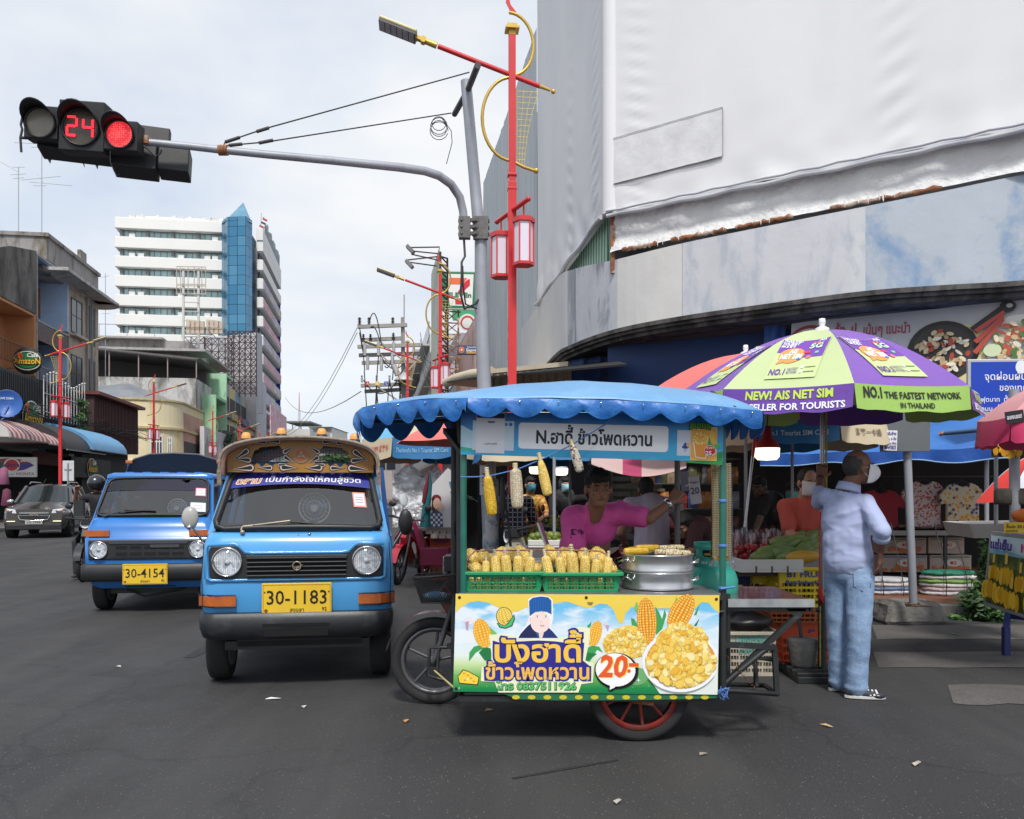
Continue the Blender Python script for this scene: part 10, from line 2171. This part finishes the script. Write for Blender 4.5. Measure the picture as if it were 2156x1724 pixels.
bundle('short bundle of folded white and blue sacks on the pavement, left of the sign pole',1882,10.7,.72,.20,1,[(200,198,200),(110,130,170),(205,200,198),(190,190,195)]);bundle('taller bundle of folded sacks with a green cloth on top, right of the sign pole',2014,10.6,.72,.32,2,[(205,202,205),(190,170,170),(205,200,200),(120,160,80),(210,205,205),(35,120,95)])
def bush(name,label,pts,seed,cols,cat='plant',ls=.05,n=220,stem=1):
 rnd=RND(seed);t=TH_(name,label,cat,T_(pts[0][0])[:2]+(.1,));b=MB(G1)
 for c,rad in pts:
  for m_ in cols:b.m(m_);lv(b,c,rad,n//len(cols),ls,rnd)
 b.B('foliage',t)
 if stem:
  b=MB(mt('vine_stem',(.07,.06,.03,1),.8))
  for c,rad in pts:b.tu([(pts[0][0][0],pts[0][0][1]+.1,.02),((c[0]+pts[0][0][0])/2+.05,c[1]+.1,c[2]*.5),(c[0],c[1]+.05,c[2])],.008,5)
  b.B('stem',t)
bush('climbing_plant','leafy green vine climbing beside the pineapple sign at the kerb',[(T_(P(2075,1290,9.3)),(.22,.18,.12)),(T_(P(2060,1262,9.3)),(.22,.18,.15)),(T_(P(2085,1230,9.3)),(.20,.15,.18)),(T_(P(2088,1190,9.3)),(.14,.12,.18)),(T_(P(2092,1150,9.3)),(.12,.10,.18)),(T_(P(2100,1285,9.2)),(.22,.15,.15))],5,[G1,G2,G3],ls=.045,n=330)
bush('weeds','small tuft of bright green weeds at the pavement edge beside the concrete block','x'and[(T_(P(2022,1300,9.35)),(.14,.10,.06))],6,[G2,G1],ls=.03,n=160,stem=0)
t=TH_('picture_board','framed picture board of peeled pineapples with pink and purple Thai lettering, right edge','sign board',T_(P(2120,1300,7.6)));Yb=7.5;TL,TQ,BR,BL=P(2088,1122,Yb),P(2280,1142,Yb-.9),P(2280,1335,Yb-.9),P(2074,1270,Yb)
Mq=frame(BL,(BR-BL),(TL-BL))
b=MB(mt('board_frame_grey',(.42,.42,.42,1),.4,metal=.3));b.pr([BL,BR,TQ,TL],(0.0,.03,0))
for a,c in((BL,BR),(BR,TQ),(TQ,TL),(TL,BL)):b.bm(a-V3((0,.01,0)),c-V3((0,.01,0)),.03,.03)
b.B('frame',t)
nrm=(BR-BL).cross(TL-BL).normalized();nrm=nrm if nrm.y<0 else-nrm
def bd(u,v,l=.02):return BL.lerp(BR,u).lerp(TL.lerp(TQ,u),v)+nrm*l
b=MB(mt('board_print_green',(.08,.12,.03,1),.4,var=.5,sc=16,di=(.20,.22,.06,1),dth=(.45,.6),dsc=20,dst=(1,1,.3)));b.fc([bd(.02,.03),bd(.98,.03),bd(.98,.72),bd(.02,.72)]);b.m(flat((195,220,225)));b.fc([bd(.02,.721),bd(.98,.721),bd(.98,.97),bd(.02,.97)]);b.m(flat((130,190,205)));b.fc([bd(.02,.72,.023),bd(.5,.73,.023),bd(.3,.77,.023),bd(.02,.82,.023)])
def pine(u0,v0,s_,l):
 n=7
 b.m(flat((70,110,40)))
 for k in Q_(n):b.m(flat(rnd.choice([(226,178,35),(238,195,55),(215,160,30)])));a=(k-3)/3;b.fc([bd(u0+a*.045*s_+.022*s_*cos(j*PI/5),v0+(.10-.03*(k%2))*s_*sin(j*PI/5)-.03*abs(a),l+.002*(n-abs(k-3)))for j in Q_(10)])
 b.m(flat((225,190,80)));b.fc([bd(u0-.012*s_,v0+.12*s_,l+.02),bd(u0+.012*s_,v0+.12*s_,l+.02),bd(u0+.015*s_,v0+.24*s_,l+.02),bd(u0-.01*s_,v0+.24*s_,l+.02)])
rnd=RND(44)
for i,(u0,v0,s_)in E_(((.10,.48,1.0),(.25,.46,1.25),(.42,.40,1.1),(.08,.24,1.3),(.22,.20,1.2),(.35,.17,1.2),(.55,.2,1.1),(.7,.3,1.2))):pine(u0,v0,s_,.022+.006*i)
def bt(s_,u0,w_,v0,h_,col,l=.06,off=.04):
 V,Fa=textgeo(s_,off,0);xa=min(p[0]for p in V);xb=max(p[0]for p in V);b.m(flat(col));b.add([bd(u0+(p[0]-xa)/(xb-xa)*w_,v0+p[1]*h_,l)for p in V],Fa)
bt('แช่เย็น',.06,.26,.79,.17,(235,235,245),.055,.07);bt('แช่เย็น',.065,.25,.795,.16,(70,55,150));bt('หวาน',.42,.24,.80,.17,(200,40,120));bt('กรอบ',.74,.22,.80,.17,(40,120,60));bt('ป',.52,.14,.42,.34,(235,235,245),.075,.08);bt('ป',.525,.13,.43,.32,(60,45,140),.08,.04);bt('สับปะรด',.5,.46,.22,.22,(235,235,240),.078,.07);bt('สับปะรด',.505,.45,.225,.21,(20,75,50),.083,.03)
b.B('board_print',t)
b=MB(mt('leg_blue',(.02,.03,.16,1),.5));b.bm(P(2125,1280,7.4),P(2118,1325,7.3),.05);b.bm(P(2120,1295,7.4),P(2260,1310,6.9),.05);b.bm((PX(2118,7.3),7.3,.0),P(2118,1320,7.3),.05);b.bm((PX(2250,7.0),7.0,.0),P(2250,1320,7.0),.05);b.B('leg',t)
t=TH_('fruit_cart','white topped fruit cart with steel posts at the right edge of the street','food cart',T_(P(2150,1330,7.6))[:2]+(0,))
b=MB(mt('cart_white',(.55,.53,.50,1),.5,var=.15,bu=.3,bsc=5));b.pr([P(2040,1103,8.1),P(2290,1100,7.3),P(2290,1125,7.3),P(2052,1133,8.1)],(0.1,.7,0));b.B('tub',t);b=MB(galv);b.tu([P(2097,940,7.7),P(2097,1105,7.7)],.018,8);b.tu([P(2135,820,7.3),P(2137,1125,7.3)],.042,12);b.B('post',t)
b=MB(mt('beam_blue',(.06,.14,.26,1),.5));b.tu([P(1990,912,7.9),P(2115,900,7.3),P(2300,885,6.8)],.022,10);b.m(rust);b.tu([P(1978,914,7.95),P(1992,912,7.9)],.018,8);b.B('roof_beam',t)
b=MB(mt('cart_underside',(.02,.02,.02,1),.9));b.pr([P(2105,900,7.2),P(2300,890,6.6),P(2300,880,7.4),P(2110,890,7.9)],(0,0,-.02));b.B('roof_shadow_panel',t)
b=MB();b.M=frame(P(2086,962,7.25),(1,-.12,-.01),(0,0,1));k_=7.25/F;b.rc(0,80*k_,0,58*k_,(55,50,50),0);b.rc(2*k_,34*k_,40*k_,56*k_,(190,190,200),.003);b.tt('แช่เย็น',4*k_,44*k_,9*k_,(80,60,150),.006,off=.03);b.tt('หวาน',36*k_,44*k_,10*k_,(190,50,90),.006,off=.03)
rnd=RND(5)
for k in Q_(30):b.ell((4+rnd.random()*50)*k_,(4+rnd.random()*26)*k_,5*k_,9*k_,rnd.choice([(215,165,30),(200,140,20),(226,184,50)]),.004+.001*k,9,ru(-.5,.5))
b.B('picture_panel',t)
b=MB();b.M=frame(P(2114,1122,7.05),(1,-.1,0),(0,0,1));b.rc(0,100*k_,0,22*k_,(228,190,40),0);b.tt('ชิ้นละ 20 บาท',4*k_,10*k_,9*k_,(60,40,20),.005,off=.02);b.tt('ทุกอย่าง',4*k_,2*k_,7*k_,(60,40,20),.005);b.B('price_strip',t)
b=MB(mt('chopping_log',(.12,.10,.08,1),.8,var=.6,sc=9,bu=.6,bsc=20));b.la([(0,0),(.14,0),(.145,.02),(.145,.12),(.13,.14),(0,.14)],20,T_(P(2132,1062,7.4)));b.B('scale_pan',t)
b=MB(mt('orange_bag',(.75,.18,.02,1),.5));b.sph(T_(P(2156,1086,7.1)),(.10,.08,.06),12,8);b.B('orange_cloth',t)
umbrella('','pink and grey advertising umbrella reading a Thai slogan at the right edge',PX(2262,6.2),6.2,.62,1.93,2.25,-70,[mt('umb_rose',C(200,140,145),.6,var=.15)],[mt('val_pink',C(205,60,105),.5,var=.1)],.19,1.0,n=8,pole=0)
b=MB();b.M=frame(P(2118,893,5.98),(1,-.75,.15),(0,0,1));b.rc(0,.115,0,.085,(40,36,40),0);b.tt('ลองเลย!',.012,.03,.04,(225,222,228),.004,w=.09,off=.03);one(b,'slogan_patch','black patch with white Thai slogan on the pink umbrella flap','sign',T_(P(2118,893,5.98)))
umbrella('','half-seen red and white umbrella below the banana picture at the right edge',PX(2190,9.0),9.0,.62,1.44,1.82,-12,[mt('umb_red2',C(225,60,50),.5),mt('umb_white2',C(205,205,215),.5)],[redu],0,.9,n=8,pole=0,vfl=0,tilt=(.25,0))
shm=mt('shelf_metal',(.12,.12,.12,1),.5,metal=.3)
t=TH_('goods_rack','dark rack packed with snack packets behind the corn vendor','rack',(PX(1400,10.2),10.3,.1));b=MB(shm)
for z in(.9,1.2,1.5,1.8):b.box(PX(1330,10.2),PX(1560,10.2),10.2,10.6,z-.01,z)
b.B('shelf',t)
rnd=RND(77);pc=[(150,40,40),(175,150,120),(190,120,50),(110,60,40),(160,160,170),(120,30,35),(90,90,60),(60,80,130)]
pk0={}
for z in(.9,1.2,1.5):
 for k in Q_(15):
  px=1338+k*15+ru(-3,3);c=rnd.choice(pc)
  if c not in pk0:
   b=MB(mt('pack_%d_%d_%d'%c,C(*c),.35,var=.4,sc=22,coat=.3));b.gd(lambda u,v:((u-.5)*.12*(1-.2*abs(v-.5)),-.03*sin(PI*u)*sin(PI*v),.2*v),5,5);b.gd(lambda u,v:((u-.5)*.12*(1-.2*abs(v-.5)),.03*sin(PI*u)*sin(PI*v),.2*v),5,5);o=b.B('snack_packet');pk0[c]=o
  else:o=pk0[c].copy();LK(o)
  o.location=(PX(px,10.25),10.25+ru(0,.1),z+.002);o.rotation_euler=(0,0,ru(-.3,.3));tag(o,'%s snack packet standing on the %s shelf of the rack behind the vendor'%({(150,40,40):'red',(175,150,120):'beige',(190,120,50):'orange',(110,60,40):'brown',(160,160,170):'silver',(120,30,35):'dark red',(90,90,60):'olive',(60,80,130):'blue'}[c],{.9:'lower',1.2:'middle',1.5:'upper'}[z]),'snack packet','snack packets on the rack, %s, %s shelf'%(c,z))
for k in list(pk0.values()):pass
t=TH_('produce_table','table of dried snacks and red bagged goods right of the vendor','stall table',(PX(1450,8.6),8.6,.0));b=MB(shm);b.box(PX(1400,8.5),PX(1540,8.5),8.5,9.1,.80,.83);b.B('table_top',t);b=MB(shm)
for px in(1402,1535):b.box(PX(px,8.5),PX(px,8.5)+.04,8.55,8.6,.0,.80)
b.B('leg',t);b=MB(mt('dried_red',(.16,.03,.02,1),.3,var=.6,sc=18,coat=.5));rnd=RND(2)
for k in Q_(90):x=PX(ru(1410,1530),8.6);y=8.55+rnd.random()*.4;z=.86+rnd.random()*.16;a=ru(-.5,.5);b.bm((x,y,z),(x+.22*cos(a),y+.1*sin(a),z+ru(-.03,.05)),.018)
b.B('sausage_heap',t)
t=TH_('price_card','white handwritten price card reading 20 among the snacks','price card',T_(P(1462,1062,8.4)));b=MB();b.M=frame(P(1455,1062,8.4),(1,0,.12),(-.3,0,1));b.rc(0,.11,0,.27,(205,205,215),0);b.tt('20.',.01,.10,.09,(70,70,100),.004);b.tt('ถุงละ',.015,.2,.04,(70,70,100),.004);b.B('card_face',t)
b=MB();b.M=frame(P(1435,1035,8.6),(1,0,.1),(-.2,0,1));b.rc(0,.09,0,.2,(150,155,175),0);one(b,'price_card','smaller blue-grey price card behind the one reading 20','price card',T_(P(1435,1035,8.6)))
b=MB(mt('wood_rack_slats',(.14,.11,.07,1),.7,var=.3))
for k in Q_(6):b.box(PX(1290,11.2),PX(1400,11.2),11.2,11.25,1.2+k*.1,1.24+k*.1)
one(b,'slatted_shutter','pale slatted shutter in the dark behind the stooping man','shutter',(PX(1340,11.2),11.2,1.2))
b=MB(mt('dull_red_post',(.12,.01,.02,1),.6));b.bm((PX(1263,10.5),10.5,0),(PX(1263,10.5),10.5,2.1),.12);one(b,'stall_post','dull red wooden stall post behind the vendor','post',(PX(1263,10.5),10.5,0))
b=MB(galv);b.cyl((PX(1167,9.4),9.4,0),(PX(1167,9.4),9.4,2.0),.018);one(b,'stall_pole','thin pale steel pole left of the vendor','pole',(PX(1167,9.4),9.4,0))
og=mt('green_orange',(.16,.22,.03,1),.4,var=.4,sc=12,di=(.40,.25,.03,1),dth=(.5,.65),dsc=6);b=MB(og);b.sph((0,0,0),.036,12,8);og0=b.B('green_orange');rnd=RND(8);n=0
t=TH_('orange_table','yellow-fronted table of green oranges behind the helmeted shopper','stall table',(PX(1140,12.0),12.0,.1));b=MB(mt('yellow_front',(.32,.24,.03,1),.6));b.box(PX(1080,11.9),PX(1260,11.9),11.9,12.5,.1,.78);b.B('table_front',t)
for r_ in Q_(5):
 for c_ in Q_(18-r_*2):
  for d_ in Q_(2):
   o=og0 if n==0 else og0.copy()
   if n:LK(o)
   n+=1;o.location=(PX(1120,12)+c_*.070+r_*.07+ru(-.01,.01),12.02+d_*.09+r_*.05,.82+r_*.052+ru(-.006,.006));tag(o,'greenish orange in the heap behind the helmeted shopper','orange','heap of green oranges')
og1=None
mg=[(1118,1138),(1128,1134),(1138,1138),(1148,1133),(1158,1137),(1168,1134),(1132,1128),(1145,1126),(1160,1127),(1122,1130),(1175,1139),(1171,1128)]
for i,(px,py)in E_(mg):o=og0.copy();LK(o);o.scale=(1.2,1.2,1.5);o.location=P(px,py,8.9);o.rotation_euler=(ru(0,3),ru(0,3),0);tag(o,'%s yellow-green mango in the foam tray left of the vendor'%ORD[i],'mango','mangoes in the foam tray')
sbox('white foam tray of mangoes just left of the vendor',PX(1112,8.8),PX(1182,8.8),8.8,9.1,PZ(1146,8.9)-.03,PZ(1136,8.9),notch=0)
b=MB(mt('produce_counter',(.12,.12,.13,1),.6));b.box(PX(1100,8.9),PX(1195,8.9),8.78,9.3,.1,PZ(1146,8.9)-.035);one(b,'produce_counter','dark counter carrying the mango tray','counter',(PX(1150,9),9,.1))
b=MB(mt('plastic_magenta',(.25,.01,.06,1),.4,coat=.3));x=PX(888,13.0);b.box(x-.02,x+.42,12.9,13.3,.28,.55);b.pr([(x-.15,12.92,.95),(x-.09,12.92,.95),(x+.08,12.92,.52),(x-.03,12.92,.50)],(0,.36,0))
for dx in(0,.36):b.box(x+dx,x+dx+.04,12.92,12.96,.0,.28)
one(b,'plastic_chair','magenta plastic chair behind the red motorcycle','chair',(x,13,0),bevel=.01)
t=TH_('water_bottle','clear green-capped drink bottle lying beside the left cart post','bottle',T_(P(1000,1048,13.0)));b=MB(gm_('bottle_green',(.5,.75,.55,1),.05));b.la([(.001,0),(.035,.005),(.035,.16),(.015,.2),(.012,.22)],12,T_(P(1004,1055,12.5)),V3((-.9,0,.35)));b.B('bottle_body',t);b=MB(flat((90,180,60)));b.cyl(P(974,1044,12.4),P(979,1046,12.4),.014);b.B('cap',t)
rnd=RND(10)
for i,(px,py,c,lb)in E_([(8,1000,(150,90,120),'pink garment hanging at the far left edge beneath the eye sign'),(14,1045,(110,50,75),'mauve garment hanging below the pink one at the far left edge'),(48,1050,(110,25,40),'dark red garment on a stand left of the parked suv'),(66,1052,(150,110,75),'tan garment on a stand beside the dark red one')]):
 Y=30;b=MB(mt('garm_%d'%i,C(*c),.8,var=.3,sc=5,bu=.5,bsc=6));p=P(px,py,Y);b.la([(.03,.28),(.12,.22),(.14,0),(.18,-.3),(.15,-.34)],12,T_(p));one(b,'garment',lb,'garment',T_(p))
